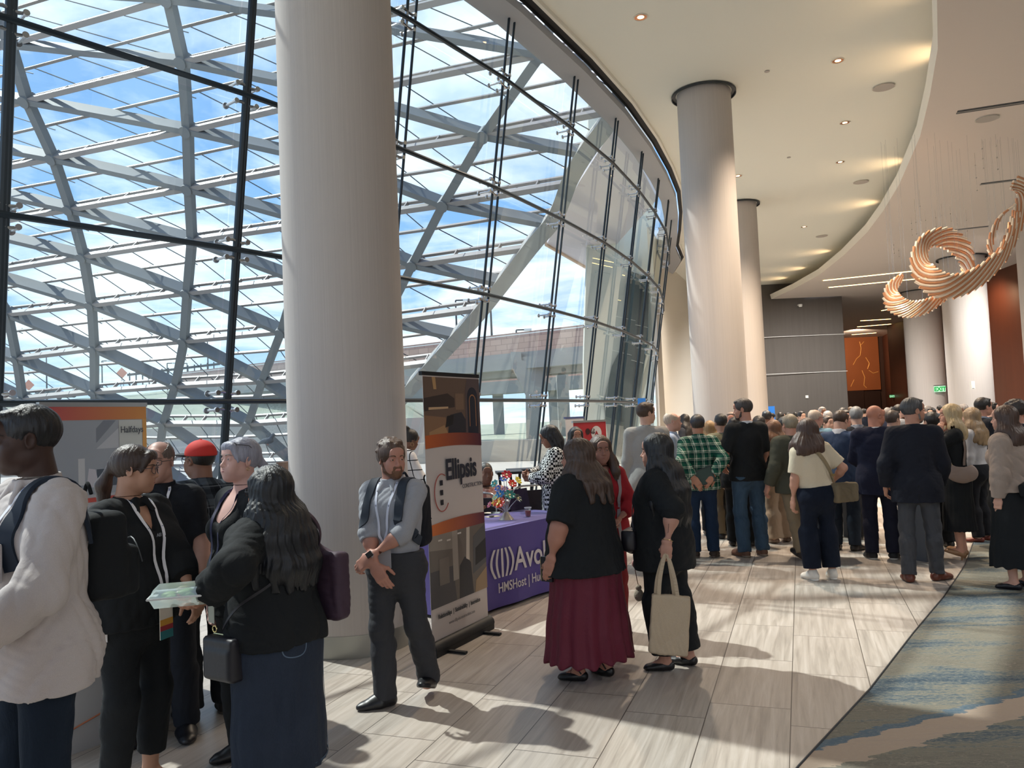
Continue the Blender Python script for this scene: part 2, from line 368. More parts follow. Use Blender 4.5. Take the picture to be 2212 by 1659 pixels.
# glass wall
win = tag(thing('window_1', 'tall curved glass wall leaning inward, braced by dark rods', None), kind='structure')
ZS = [0.02]+ZR+[ZTOP]
for i in range(NF-1):
    for a, b in zip(ZS, ZS[1:]):
        q = [fpt(i, a+.006), fpt(i+1, a+.006), fpt(i+1, b-.006), fpt(i, b-.006)]
        d = (q[1]-q[0]).normalized()*.006; q[0] += d; q[3] += d; q[1] -= d; q[2] -= d
        MB().add(q, [(0, 1, 2, 3)]).build('pane', M_GLASS, win, smooth=False)
for i in range(NF):
    thick = .031 if i <= 6 else .019
    mbx = MB(); mbx.tube([fpt(i, 0, .17), fpt(i, ZTOP+.05, .17)], thick, 8); mbx.build('mullion', M_STEELDK, win)
    mbx = MB(); off = (fpt(min(i+1, NF-1), 0)-fpt(max(i-1, 0), 0)).normalized()*(.03 if i <= 6 else .15)
    mbx.tube([fpt(i, 0, .17)+off, fpt(i, ZTOP+.05, .17)+off], .017 if i > 6 else .028, 8); mbx.build('tie_rod', M_STEELDK, win)
for z in ZR:
    mbx = MB(); mbx.tube([fpt(i, z, .20) for i in range(NF)], .029, 8); mbx.build('transom', M_STEELDK, win)
for i in range(3, NF):
    for z in ZR:
        t = (fpt(min(i+1, NF-1), z)-fpt(max(i-1, 0), z)).normalized(); n = Vector((*fnorm(i), 0)); up3 = Vector((0, 0, 1))
        mbx = MB()
        for dz in (-.085, .085):
            c = fpt(i, z+dz, .18)
            mbx.tube([c-t*.11, c-t*.05+up3*.012, c, c+t*.05-up3*.012, c+t*.11], [.013, .018, .012, .018, .013], 8)
            for sgn in (-1, 1):
                p = c+t*.11*sgn; mbx.tube([p-n*.18, p+n*.02], .014, 8); mbx.tube([p-n*.18, p-n*.165], .032, 12); mbx.tube([p+n*.0, p+n*.03], .026, 10)
        mbx.tube([fpt(i, z-.09, .17), fpt(i, z+.09, .17)], .022, 8)
        mbx.build('clamp', M_CHROME, win)
# solid walls
def wallstrip(name, pts, z0, z1, m, lab, t=.15):
    f = MB(); P = [Vector(p) for p in pts]
    off = []
    for i in range(len(P)):
        d = (P[min(i+1, len(P)-1)]-P[max(i-1, 0)]).normalized(); off.append(P[i]+Vector((-d.y, d.x))*t)
    a = [(p.x, p.y, z0) for p in P]; b = [(p.x, p.y, z1) for p in P]; c = [(p.x, p.y, z1) for p in off]; d = [(p.x, p.y, z0) for p in off]
    f.loft(a, b); f.loft(b, c); f.loft(c, d); f.loft(d, a)
    f.add([a[0], b[0], c[0], d[0]], [(0, 1, 2, 3)]); f.add([a[-1], b[-1], c[-1], d[-1]], [(0, 1, 2, 3)])
    return tag(f.build(name, m), kind='structure', label=lab)
wallstrip('wall_left', [(4.80, 25.6), (5.45, 28), (6.2, 30.6), (7.4, 33.6), (8.9, 37.4)], 0, 7.9, M_CREAMW, 'cream wall beyond the end of the glass')
wallstrip('wall_far', [(8.5, 37.3), (15.73, 37.0)], 0, 7.67, M_GWALL, 'grey fabric panelled wall')
f = MB()
for zz_ in (3.40, 5.15): f.box((13.2, 37.0, zz_), (5.2, .03, .018))
tag(f.build('trim_6', M_WHITE), kind='structure', label='thin pale seams across the grey wall')
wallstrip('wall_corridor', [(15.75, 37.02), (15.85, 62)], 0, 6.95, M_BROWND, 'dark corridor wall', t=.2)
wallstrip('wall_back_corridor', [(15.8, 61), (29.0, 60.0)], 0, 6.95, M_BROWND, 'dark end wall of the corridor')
wallstrip('wall_right_corridor', [(28.6, 60.6), (27.2, 56), (25.0, 52), (24.6, 48)], 0, 6.95, M_BROWN, 'walnut wall beside the corridor')
wallstrip('wall_right', [(24.6, 48), (22.6, 44), (21.6, 38.5), (20.6, 35.0), (19.9, 32.5), (19.6, 30.0), (20.3, 27), (22, 24), (23.5, 20), (24, 10), (24, -13)], 0, 6.95, M_BROWN, 'curving walnut panelled wall')
wallstrip('wall_near', [(24, -13.5), (-14, -13.5)], 0, 7.9, M_CREAMW, 'cream wall behind the hall')
# corridor end: lit copper art panel over dark doors
art = thing('wall_art', 'copper-coloured wall panel with thin gold branching lines above the corridor doors', 'wall art', atY(1866, 843, 59.9))
b0 = atY(1828, 843, 59.9); b1 = atY(1902, 843, 59.9); t1 = atY(1902, 722, 59.9)
M_COPPERP = mat('copper_panel', '#9a5a34', .5, .2, noise=((.6, .6, .6), .15))
cz = art.location
f = MB(); f.box(((b0.x+b1.x)/2-cz.x, -.05, (t1.z-b0.z)/2), (b1.x-b0.x, .1, t1.z-b0.z)); f.build('panel', M_COPPERP, art, smooth=False)
M_GOLD = mat('glowing_gold_inlay', '#e8b060', .35, .6, emit=('#ffb45a', .15))  # faint emission makes the gold lines glow, though they are no lamp
for pts in ([(1857, 738), (1860, 752), (1858, 768), (1850, 775), (1843, 788)], [(1860, 745), (1866, 738)], [(1870, 772), (1878, 785), (1874, 797)], [(1845, 820), (1838, 835)], [(1862, 800), (1868, 815), (1866, 832), (1872, 838)], [(1877, 800), (1886, 806), (1897, 803)]):
    f = MB(); f.tube([Vector(atY(x, y, 59.75))-cz for x, y in pts], .018, 5); f.build('gold_line', M_GOLD, art)
def doorleaf(name, x0, x1, ytop, Y):
    a = atY(x0, ytop, Y); b = atY(x1, ytop, Y); f = MB(); f.box(((a.x+b.x)/2, Y, a.z/2), (b.x-a.x, .08, a.z)); return tag(f.build(name, mat('door_dark_wood', '#2a1812', .5), smooth=False), kind='structure')
doorleaf('door_1', 1830, 1865, 845, 59.8); doorleaf('door_2', 1866, 1901, 845, 59.8)
# bulkhead at right
f = MB(); pl_ = [(21.6, 31.5), (20.7, 29.8), (20.0, 28.2), (19.6, 26.2), (20.0, 24.0), (21.5, 22), (24, 21), (24, 32)]
f.prism(pl_, 6.25, 6.94); tag(f.build('ceiling_bulkhead', mat('bulkhead_dark', '#4b4440', .9)), kind='structure')
# columns
def column(x, y, r, h, label, ring=True, bz=.17):
    t = thing('column', label, 'column', (x, y, 0), 0)
    MB().lathe([(r, bz), (r, h)], n=96).build('shaft', M_COLUMN, t)
    b = MB(); b.lathe([(r+.004, 0), (r+.004, bz), (r-.01, bz)], n=96, cap=False)
    b.build('base_band', M_BASEBAND, t)
    if ring:
        b = MB(); b.lathe([(r+.02, h-.001), (r+.10, h-.001), (r+.10, h-.045), (r+.085, h-.045), (r+.085, h-.006), (r+.02, h-.006)], n=96, cap=False); b.build('shadow_ring', M_GREYD, t)
    return t
c1 = atY(750, 900, 6.45)
column(c1.x, c1.y, .475, 7.66, 'nearest thick cream column, beside the glass wall at left')
column(3.80, 14.42, .49, 7.66, 'tall cream column in the middle, with a dark ring at the ceiling')
column(6.74, 22.4, .485, 7.66, 'farther cream column just behind the middle one')
p = atY(2098, 860, 28.4); column(p.x, p.y, .73, 6.94, 'wide cream column under the copper sculptures, nearer of the two')
p5 = p
p = atY(2004, 860, 36.5); column(p.x, p.y, .80, 6.94, 'wide cream column standing behind the exit sign, farther of the two')
p = atY(2284, 860, 23.0); column(p.x, p.y, .75, 6.94, 'cream column at the right edge of the hall')
# ------------------------------------------------------------ ceiling fittings
M_LAMP = mat('lamp_warm', '#ffd9a8', .5, emit=('#ffc890', 6)); M_COPPERT = mat('copper_reflector', '#c98a62', .25, .8)
def downlight(px, py, label):
    c = atZ(px, py, 7.665); t = thing('downlight', label, 'downlight', c, group='recessed ceiling downlights')
    b = MB(); b.lathe([(.11, -.006), (.11, 0), (.095, 0), (.095, -.006)], n=24, cap=False); b.build('trim_ring', M_FASCIA, t)
    b = MB(); b.lathe([(.095, -.003), (.05, -.001)], n=24, cap=False); b.build('reflector', M_COPPERT, t)
    b = MB(); b.lathe([(.05, -.002), (.001, -.002)], n=16, cap=False); b.build('bulb', M_LAMP, t)
for (x, y), l in zip([(1384, 37), (1810, 131), (1825, 265), (1815, 350), (1594, 380), (1737, 490), (1440, 668)],
        ['nearest recessed warm downlight, left of the white ceiling edge', 'recessed warm downlight beyond the middle column top', 'recessed downlight, second along the row right of the columns', 'small recessed downlight, third along the row right of the columns',
         'recessed downlight beside the middle column', 'small recessed downlight near the farther column', 'faint recessed downlight above the far cream wall']):
    if (x, y) != (1440, 668): downlight(x, y, l)
M_SPK = mat('speaker_grille', '#b3aca5', .8)
for x, y, z, l in [(1909, 188, 7.665, 'round flush ceiling speaker near the white ceiling edge'), (1860, 393, 7.665, 'round flush ceiling speaker, middle of the high ceiling'), (1775, 510, 7.665, 'small far round ceiling speaker'), (2133, 256, 6.945, 'round flush ceiling speaker in the lower ceiling')]:
    c = atZ(x, y, z); t = thing('ceiling_speaker', l, 'speaker', c)
    b = MB(); b.lathe([(.19, -.012), (.19, 0)], n=32); b.build('grille', M_SPK, t)
    b = MB(); b.lathe([(.205, -.006), (.205, 0), (.19, 0), (.19, -.006)], n=32, cap=False); b.build('rim', M_FASCIA, t)
for x, y, l in [(1657, 154, 'small round sprinkler cap behind the middle column'), (1704, 340, 'small round sprinkler cap farther along the high ceiling')]:
    b = MB(); b.lathe([(.045, -.01), (.045, 0)], n=16); tag(b.build('sprinkler_cap', M_SPK, loc=atZ(x, y, 7.665)), l, 'sprinkler')
M_STRIP = mat('linear_light', '#ffe0a0', .5, emit=('#ffcf80', 5)); k = 0
names = ['first long', 'second long', 'third', 'fourth', 'fifth', 'sixth']
for (a, b) in [((1778, 606), (1998, 583)), ((1790, 621), (2026, 598)), ((1905, 671), (1951, 662)), ((1859, 693), (1924, 689)), ((1852, 706), (1925, 700)), ((1840, 723), (1893, 719))]:
    p = atZ(*a, 6.945); q = atZ(*b, 6.945); mid = (p+q)/2
    t = thing('linear_ceiling_light', names[k]+' glowing strip light along the corridor ceiling, counted from the hall', 'ceiling light', mid, group='warm strip lights over the corridor'); k += 1
    f = MB(); f.beam(p-mid, q-mid, .09, .02); f.build('diffuser', M_STRIP, t, smooth=False)
    f = MB(); f.beam(p-mid+Vector((0, .07, 0)), q-mid+Vector((0, .07, 0)), .03, .015); f.build('frame', M_GREYD, t, smooth=False)
for (a, b), l in zip([((2067, 243), (2290, 209)), ((2118, 398), (2250, 382)), ((2062, 497), (2135, 489))], ['long dark slot air vent, nearest in the lower ceiling', 'dark slot air vent behind the copper sculpture', 'short dark slot air vent above the far wide column']):
    p = atZ(*a, 6.945); q = atZ(*b, 6.945); mid = (p+q)/2; t = thing('slot_vent', l, 'air vent', mid)
    f = MB(); f.beam(p-mid, q-mid, .16, .008); f.build('frame', M_GREYD, t, smooth=False)
    f = MB(); f.beam(p-mid, q-mid, .02, .02); f.build('blade', M_SPK, t, smooth=False)
# cove lamps that wash the high ceiling
for (x, y) in [(1995, 10), (1996, 175), (1925, 378), (1872, 470), (1760, 567), (1708, 600), (1668, 622)]:
    c = atZ(x, y, 7.3); i = min(range(len(ev)), key=lambda j: (ev[j]-Vector((c.x, c.y))).length); n = en(i)
    # source just behind the lip, aimed over it
    base_ = None; best = 1e9
    for j in range(len(ev)-1):
        for tt in (0, .25, .5, .75):
            q = ev[j].lerp(ev[j+1], tt); d = (q-Vector((c.x, c.y))).length
            if d < best: best = d; base_ = (q, en(j))
    q, n = base_; sl = bpy.data.lights.new('cove_lamp', 'SPOT'); sl.energy = 24; sl.color = (1, .66, .36); sl.spot_size = math.radians(85); sl.spot_blend = 1; sl.shadow_soft_size = .06
    lo = bpy.data.objects.new('cove_lamp', sl); COL.objects.link(lo); lo.location = (q.x-n.x*.45, q.y-n.y*.45, 7.12); d = Vector((n.x, n.y, .62)); lo.rotation_euler = d.to_track_quat('-Z', 'Y').to_euler()
# beams of the downlights, then fill spots added without fittings
def spot(p, d, e, size=100, col=(1, .8, .6), r=.1):
    sl = bpy.data.lights.new('downlight_and_fill', 'SPOT'); sl.energy = e; sl.color = col; sl.spot_size = math.radians(size); sl.spot_blend = .8; sl.shadow_soft_size = r
    lo = bpy.data.objects.new('downlight_and_fill', sl); COL.objects.link(lo); lo.location = p; lo.rotation_euler = Vector(d).to_track_quat('-Z', 'Y').to_euler()
for (x, y) in [(1384, 37), (1810, 131), (1825, 265), (1815, 350), (1594, 380), (1737, 490)]: spot(atZ(x, y, 7.62), (0, 0, -1), 800, 120)
spot((23.4, 53, 6.7), (.42, 1, -.22), 900, 90, (1, .74, .52)); spot((21, 50, 6.8), (0, 0, -1), 350, 130); spot((18.4, 31.5, 6.2), (1, .2, -1.2), 120, 150, (1, .6, .35))  # spots added to brighten the art panel, corridor and walnut wall
spot((13.5, 31, 6.8), (0, .35, -1), 1500, 150, (1, .97, .93)); spot((17, 24, 6.85), (0, .2, -1), 1500, 150, (1, .97, .93)); spot((15, 16, 6.85), (0, 0, -1), 1300, 140, (1, .97, .93)); spot((12, 8, 6.85), (0, 0, -1), 700, 150, (1, .97, .93)); spot((7, -1, 6.85), (0, 0, -1), 300, 150, (1, .97, .93)); spot((9.2, 26, 7.6), (0, 0, -1), 900, 150, (1, .9, .8))  # added wide fill spots that lift the hall's brightness, not real fittings
# ------------------------------------------------------------ small wall fittings
M_EXITB = mat('exit_sign_face', '#b9d8c4', .4, emit=('#a8e0bc', .35)); M_EXITG = mat('exit_green', '#18a04a', .4, emit=('#20d060', .15))
def exit_sign(px, py, Y, w, label, dark=False):
    c = atY(px, py, Y); t = thing('exit_sign', label, 'exit sign', c)
    h = w*.55; f = MB(); f.box((0, 0, 0), (w, .05, h)); f.build('face', M_EXITG if dark else M_EXITB, t, smooth=False)
    f = MB(); f.box((0, 0, h/2+.02), (w*1.06, .08, .04)); f.build('housing', M_CHROME, t, smooth=False)
    tm = text_mb('EXIT', h*.95, .01, .004, 'CENTER'); xf(tm, frame((0, -.032, -h*.34), (1, 0, 0), (0, 0, 1), (0, -1, 0))); tm.build('lettering', M_EXITB if dark else M_EXITG, t, smooth=False)
    return t
exit_sign(2030, 840, 35.6, .50, 'pale exit sign with green letters mounted in front of the wide columns')
exit_sign(1927, 856, 51.5, .32, 'small glowing green exit sign far down the dark corridor', True)
f = MB(); f.box((0, 0, 0), (.12, .12, .28)); f.box((0, -.07, 0), (.08, .02, .2)); tag(f.build('wall_sensor', M_WHITE, loc=atY(2100, 832, 27.38), smooth=False), 'small white box fixed high on the nearer wide column', 'sensor')
f = MB(); f.box((0, 0, 0), (.13, .03, .13)); f.box((0, -.02, 0), (.05, .01, .07)); tag(f.build('thermostat', M_WHITE, loc=atY(1743, 857, 37.04), smooth=False), 'small square white thermostat on the grey wall', 'thermostat')
f = MB(); f.lathe([(.001, -.02), (.07, -.02), (.09, .04), (.09, .10)], n=20); f.box((0, .1, .08), (.16, .2, .06)); tag(f.build('dome_camera', M_WHITE, loc=atY(1729, 662, 36.92)), 'white dome camera high on the grey wall', 'camera')
# ============================================================ OUTSIDE
f = MB(); gpoly = [(p.x, p.y) for p in base][::-1]
f.add([(x, y, -.02) for x, y in [(p.x, p.y) for p in base]+[(5, 30), (5, 60), (-60, 60), (-60, -20), (-13, -20)]], [tuple(range(NF+5))])
tag(f.build('ground', M_CONC, smooth=False), kind='structure', label='pale concrete plaza outside the glass')
M_GRASS = mat('hazed_grass_slope', '#9a9f8c', .95, noise=((.25, .25, .25), .3))  # pale tone has the distance haze mixed into the grass colour
def terrain(x, y):
    t = min(1, max(0, (y-62)/50)); return -.05+(t*t*(3-2*t))*(7.5+(x+60)*.045)*min(1, max(0, (-8-x)/14))
f = MB(); nx, ny = 60, 30; vs = []
for j in range(ny):
    for i in range(nx):
        x = -170+i*4.4; y = 58+j*4.5; t = min(1, max(0, (y-62)/50)); k = .5+.5*math.sin(x*.05+1)
        top = (6.8+ (x+60)*.045)*min(1, max(0, (-8-x)/14))
        vs.append((x, y, terrain(x, y)+.15*math.sin(x*.31+y*.2)*t))
f.add(vs, [(j*nx+i, j*nx+i+1, (j+1)*nx+i+1, (j+1)*nx+i) for j in range(ny-1) for i in range(nx-1)]); tag(f.build('hill', M_GRASS), kind='structure', label='grassy embankment beyond the plaza')
f = MB(); f.add([(-600, 180, -1), (600, 180, -1), (600, 900, -1), (-600, 900, -1)], [(0, 1, 2, 3)]); f.add([(-5, 60, -.05), (120, 60, -.05), (120, 190, -.05), (-5, 190, -.05)], [(0, 1, 2, 3)]); tag(f.build('ground_far', M_GRASS, smooth=False), kind='structure')
# retaining walls / rails on the plaza
f = MB()
for (x0, y0, x1, y1, z0, z1) in [(-30, 40, -6, 44, 0, 1.1), (-30, 47, -4, 52, 0, 2.2), (-5, 36, 4.0, 33, 0, .9)]: f.beam((x0, y0, (z0+z1)/2), (x1, y1, (z0+z1)/2), .3, z1-z0)
tag(f.build('retaining_wall', M_CONC, smooth=False), 'low pale concrete retaining walls stepping up outside the glass', 'wall')
# planter / stone pier with a pigeon, and pipework outside
M_STONE = mat('pink_sandstone', '#c9a594', .8, noise=((2, 2, 2), .12))
c = atY(585, 1000, 12.5); t = thing('stone_pier', 'brown and white stone pier outside the glass beside the near column', 'pier', (c.x, c.y, 0))
f = MB(); f.box((-.1, 0, .52), (.5, .4, 1.04)); f.build('body', M_WHITE, t, smooth=False); f = MB(); f.box((.22, 0, .62), (.14, .42, 1.24)); f.build('post', mat('brown_post', '#7a5a48', .7), t, smooth=False); f = MB(); f.box((-.1, 0, 1.2), (.56, .44, .04)); f.build('cap', M_CONC, t, smooth=False)
f = MB(); f.box((-.1, 0, 1.11), (.46, .36, .15)); f.build('upper_block', M_WHITE, t, smooth=False)
# canopy lattice: nodes lie in one sloping plane
CN = Vector((.25585, .71371, .65205)); CDIST = 16.5293
def onplane(x, y):
    d = ray(x, y); return CAMP+d*((CDIST-CN.dot(CAMP))/CN.dot(d))
MEAS = {(0, 0): (396, 133), (0, 1): (406, 281), (0, 2): (409, 406), (0, 3): (415, 518), (0, 4): (405, 631), (0, 5): (398, 735), (0, 6): (379, 832), (0, 7): (353, 914),
 (-1, 1): (59, 217), (-1, 2): (116, 341), (-1, 3): (153, 451), (-1, 4): (181, 553), (-1, 5): (198, 657), (-1, 6): (204, 752), (-1, 7): (204, 845),
 (1, 4): (608, 715), (1, 5): (567, 822), (1, 6): (537, 914), (2, -1): (1170, 116), (2, 0): (1045, 292), (2, 1): (958, 441), (2, 2): (892, 570), (-2, 6): (17, 677), (-2, 7): (36, 773), (-2, 8): (49, 860)}
CF = [[-6.8857, 16.7192, 8.0216], [3.8258, -.4975, -.9567], [-.2287, .9639, -.9653], [-.2571, .1127, -.0224], [-.2976, .1419, -.0385], [-.0535, .0369, -.0194]]
def node(c, a):
    if (c, a) in MEAS: return onplane(*MEAS[c, a])
    w = [1, c, a, c*c*.6, c*a*.7, a*a*.7] if (abs(c) > 2 or a < -1 or a > 8) else [1, c, a, c*c, c*a, a*a]
    p = Vector([sum(w[k]*CF[k][j] for k in range(6)) for j in range(3)])
    p.z += CAMH
    return p+CN*(CDIST-CN.dot(p))
ARCH = [onplane(*q) for q in [(872, 854), (956, 761), (1042, 666), (1150, 527), (1202, 463), (1236, 379), (1274, 315), (1314, 262), (1340, 205)]]
E1 = Vector((1, 0, 0))-CN*CN.x; E1.normalize(); E2 = CN.cross(E1)
lo_ = ARCH[0]+(ARCH[0]-ARCH[1])*1.9; hi_ = ARCH[-1]+(ARCH[-1]-ARCH[-2])*1.5
ARC = [lo_]+ARCH+[hi_]
def p2(p): return Vector((p.dot(E1), p.dot(E2)))
ARC2 = [p2(p) for p in ARC]
def inside(p):
    q = p2(p); y = q.y
    for a, b in zip(ARC2, ARC2[1:]):
        if min(a.y, b.y) <= y <= max(a.y, b.y):
            return q.x < a.x+(b.x-a.x)*(y-a.y)/((b.y-a.y) or 1e-9)
    return q.x < (ARC2[0].x if abs(y-ARC2[0].y) < abs(y-ARC2[-1].y) else ARC2[-1].x)
def seg(p, q):
    """clip to the canopy outline and to the ground"""
    pts = [p.lerp(q, k/40) for k in range(41)]; ok = [x for x in pts if inside(x) and x.z > -.05]
    if len(ok) < 3: return None
    return ok[0], ok[-1]
can = thing('canopy', 'grey steel and glass lattice canopy sloping down outside the glass wall', 'canopy', (-8, 20, 0))
C0 = Vector(can.location)
CR_ = range(-4, 4); AR_ = range(-4, 11)
nodes = {(c, a): node(c, a) for c in range(-4, 5) for a in range(-4, 11)}
M_CANL = mat('canopy_light_rail', '#9c9694', .5)
PART = {}
def pmb(nm, key): return PART.setdefault((nm, key), MB())
for (c, a), p in nodes.items():
    if (c+1, a) in nodes:
        s_ = seg(p, nodes[c+1, a])
        if s_: pmb('rafter', a).beam(s_[0]-C0+CN*.05, s_[1]-C0+CN*.05, .13, .36, up=CN)
    if (c, a+1) in nodes:
        s_ = seg(p, nodes[c, a+1])
        if s_: pmb('rib', c).beam(s_[0]-C0, s_[1]-C0, .19, .20, up=CN)
    if (c+1, a-1) in nodes:
        q = nodes[c+1, a-1]; s_ = seg(p, q); MN = pmb('purlin', a+c); MR = pmb('glazing_rail', a+c)
        if s_:
            MN.beam(s_[0]-C0-CN*.02, s_[1]-C0-CN*.02, .12, .17, up=CN)
            MR.beam(s_[0]-C0+CN*.34, s_[1]-C0+CN*.34, .07, .07, up=CN)
            for t_ in (.22, .45, .7, .9):
                x = p.lerp(q, t_)
                if inside(x): MR.beam(x-C0, x-C0+CN*.34, .09, .03, up=(q-p))
        if (c, a+1) in nodes and (c+1, a) in nodes:
            pm = p.lerp(nodes[c, a+1], .5); qm = q.lerp(nodes[c+1, a], .5); s_ = seg(pm, qm)
            if s_: MR.beam(s_[0]-C0+CN*.30, s_[1]-C0+CN*.30, .06, .08, up=CN)
    if (c+1, a+1) in nodes:
        for (u0, u1) in ((0, .62), (.5, 1.12)):
            pm = p.lerp(nodes[c, a+1], u0); qm = nodes[c+1, a].lerp(nodes[c+1, a+1], u1); s_ = seg(pm, qm)
            if s_: pmb('glass_joint', a-c).beam(s_[0]-C0+CN*.42, s_[1]-C0+CN*.42, .016, .02, up=CN)
    if inside(p) and p.z > 0: pmb('rib', c).tube([p-C0-CN*.16, p-C0+CN*.2], .14, 12)
for (nm, key), mb_ in PART.items():
    if mb_.v: mb_.build(nm, {'rafter': M_CANOPY, 'rib': M_CANOPY, 'purlin': M_CANL, 'glazing_rail': M_CANL, 'glass_joint': M_GREYD}[nm], can, smooth=False)
sp_ = spline(ARC, 5); f = MB()
for a, b in zip(sp_, sp_[1:]): f.beam(a-C0, b+(b-a)*.03-C0, .34, .46, up=CN)
f.build('edge_arch', mat('canopy_arch_paint', '#a3a29e', .5), can, smooth=False)
f = MB()
for (c, a), p in nodes.items():
    if (c+1, a+1) in nodes:
        q = [p, nodes[c+1, a], nodes[c+1, a+1], nodes[c, a+1]]
        if all(inside(x) for x in q): f.add([x-C0+CN*.40 for x in q], [(0, 1, 2, 3)])
f.build('roof_glass', M_CGLASS, can, smooth=False)
# overpass
def bridge(name, A, B, prof, label, m):
    """prof: list of (offset toward viewer, z0, z1, material)"""
    t = thing(name, label, 'bridge', (A[0], A[1], 0)); return t
A = atY(1008, 731, 73); B = atY(1262, 700, 66); d = (B-A); d.z = 0; d.normalize(); A = A-d*45; B = B+d*3.5; nn = Vector((d.y, -d.x, 0))
def zt(p0, p1, s): return p0
t = thing('overpass', 'concrete road overpass with pink stone parapet beyond the plaza', 'bridge', (A.x, A.y, 0)); O = Vector((A.x, A.y, 0))
L_ = (B-A).length; E_ = d*L_
def deck(off, z0, z1, w, m, nm):
    f = MB(); p = nn*off+Vector((0, 0, (z0+z1)/2)); f.beam(p, p+E_+Vector((0, 0, .0)), w, z1-z0); return f.build(nm, m, t, smooth=False)
za = 9.55
M_PAR = mat('pink_stone_parapet', '#c7a799', .8); g = G(M_PAR); br = g.n('ShaderNodeTexBrick'); br.inputs['Color1'].default_value = lin('#c9aa9c'); br.inputs['Color2'].default_value = lin('#bfa092'); br.inputs['Mortar'].default_value = lin('#9b8378')
br.inputs['Scale'].default_value = .5; br.inputs['Mortar Size'].default_value = .01; vv = g.coord('Object', rot=(math.radians(90), 0, 0)); g.L.new(vv, br.inputs['Vector']); g.color(br.outputs[0])
deck(0, za-1.1, za, .3, M_PAR, 'far_parapet'); deck(.9, za-1.9, za-.55, .3, M_PAR, 'near_parapet'); deck(1.1, za-3.2, za-1.9, .3, M_BRIDGE, 'fascia_beam')
deck(-1.0, za-3.4, za-2.4, 6.0, M_BRIDGE, 'deck'); deck(.2, za-3.9, za-3.3, .4, M_BRIDGE, 'girder'); deck(-.9, za-4.0, za-3.3, .4, M_BRIDGE, 'girder'); deck(1.12, za-.35, za-.27, .08, M_WHITE, 'handrail')
def pier(px, Y, wpx, ytop, nm='pier', arm=None):
    a = atY(px, ytop, Y); w = wpx*Y/1700; f = MB(); f.box((a.x-O.x, a.y-O.y, a.z/2-.3), (w, w*.8, a.z+.6))
    if arm:
        ax0 = atY(arm[0], arm[1], Y); ax1 = atY(arm[2], arm[3], Y)
        zs = [Vector((ax0.x, Y-1, ax0.z)), Vector((ax0.x+.9, Y-1, ax0.z)), Vector((a.x+w/2, Y-1, ax0.z)), Vector((a.x+w/2, Y-1, ax1.z-2.5)), Vector((a.x-w/2, Y-1, ax1.z-2.2)), Vector((ax0.x+1, Y-1, ax1.z)), Vector((ax0.x, Y-1, ax1.z))]
        f.slab([v-O for v in zs], (0, 1, 0), 2.2)
    return f.build(nm, M_BRIDGE, t, smooth=False)
f = MB(); P = [atY(x, y, 67) for x, y in ((1103, 760), (1125, 760), (1127, 778), (1182, 788), (1178, 828), (1168, 858), (1163, 940), (1137, 940), (1136, 852), (1108, 797))]; P[6].z = P[7].z = -.1
f.slab([p-O for p in P], (0, 1, 0), 2.0); f.build('pier', M_BRIDGE, t, smooth=False); pier(1213, 80, 25, 785)
t2 = t; A2 = atY(1040, 808, 104); B2 = atY(1262, 815, 96)
t = thing('lower_overpass', 'second lower concrete road bridge seen under the overpass', 'bridge', (A2.x, A2.y, 0)); O2 = Vector((A2.x, A2.y, 0))
f = MB(); e_ = (B2-A2)*1.6; e_.z = 0; s0 = Vector((0, 0, A2.z-.6))-e_*.5; f.beam(s0, s0+e_*1.2, .4, 1.2); f.build('parapet', M_STONE, t, smooth=False)
f = MB(); s0 = Vector((0, .6, A2.z-2.0))-e_*.5; f.beam(s0, s0+e_*1.2, 3, 1.6); f.build('deck', M_BRIDGE, t, smooth=False)
for q in (.1, .45, .75):
    f = MB(); f.box((e_.x*q, e_.y*q+1, (A2.z-2.8)/2), (1.4, 1.4, A2.z-2.8)); f.build('pier', M_BRIDGE, t, smooth=False)
# street lamps, signs, cars on the embankment
def lamp_post(px, ytop, ybot, Y, label, dirx=1):
    a = atY(px, ytop, Y); b = atY(px, ybot, Y); zb_ = min(b.z, terrain(a.x, Y)-.3) if Y > 90 else b.z-.6; t = thing('street_lamp', label, 'street lamp', (a.x, Y, zb_))
    h = a.z-zb_; f = MB(); f.tube([(0, 0, 0), (0, 0, h)], [.11, .07], 8); f.build('pole', M_GREYD, t)
    f = MB(); f.box((dirx*.55, 0, h), (1.1, .12, .12)); f.build('arm', M_GREYD, t, smooth=False); f = MB(); f.box((dirx*1.1, 0, h-.02), (.7, .35, .2)); f.build('lamp_head', M_WHITE, t, smooth=False)
lamp_post(984, 649, 740, 78, 'tall street lamp rising behind the overpass, seen through the canopy'); lamp_post(1058, 622, 735, 74, 'tall thin street lamp beside the edge of the canopy', -1); lamp_post(1115, 713, 730, 74, 'short lamp on top of the overpass')
lamp_post(361, 785, 812, 110, 'street lamp on the embankment, left of the middle rib'); lamp_post(404, 785, 805, 122, 'street lamp on the embankment, right of the middle rib', -1); lamp_post(448, 735, 800, 105, 'tall pole lamp on the embankment near the dark mullion'); lamp_post(100, 766, 830, 105, 'street lamp above the far left of the embankment', -1); lamp_post(220, 780, 830, 108, 'plain pole lamp beside the road sign')
M_ORANGE = mat('orange_sign', '#d98a70', .6)
for px, py, l in [(263, 806, 'orange diamond road sign on the embankment'), (62, 832, 'small orange diamond road sign at far left')]:
    c = atY(px, py, 104); t = thing('road_sign', l, 'road sign', (c.x, c.y, c.z-2)); f = MB(); f.box((0, 0, 2), (1.05, .06, 1.05), Matrix.Rotation(PI/4, 3, 'Y')); f.build('sign_panel', M_ORANGE, t, smooth=False); f = MB(); f.tube([(-.3, .05, -.3), (0, .05, 1.6), (.3, .05, -.3)], .05, 6); f.build('stand', M_GREYD, t)
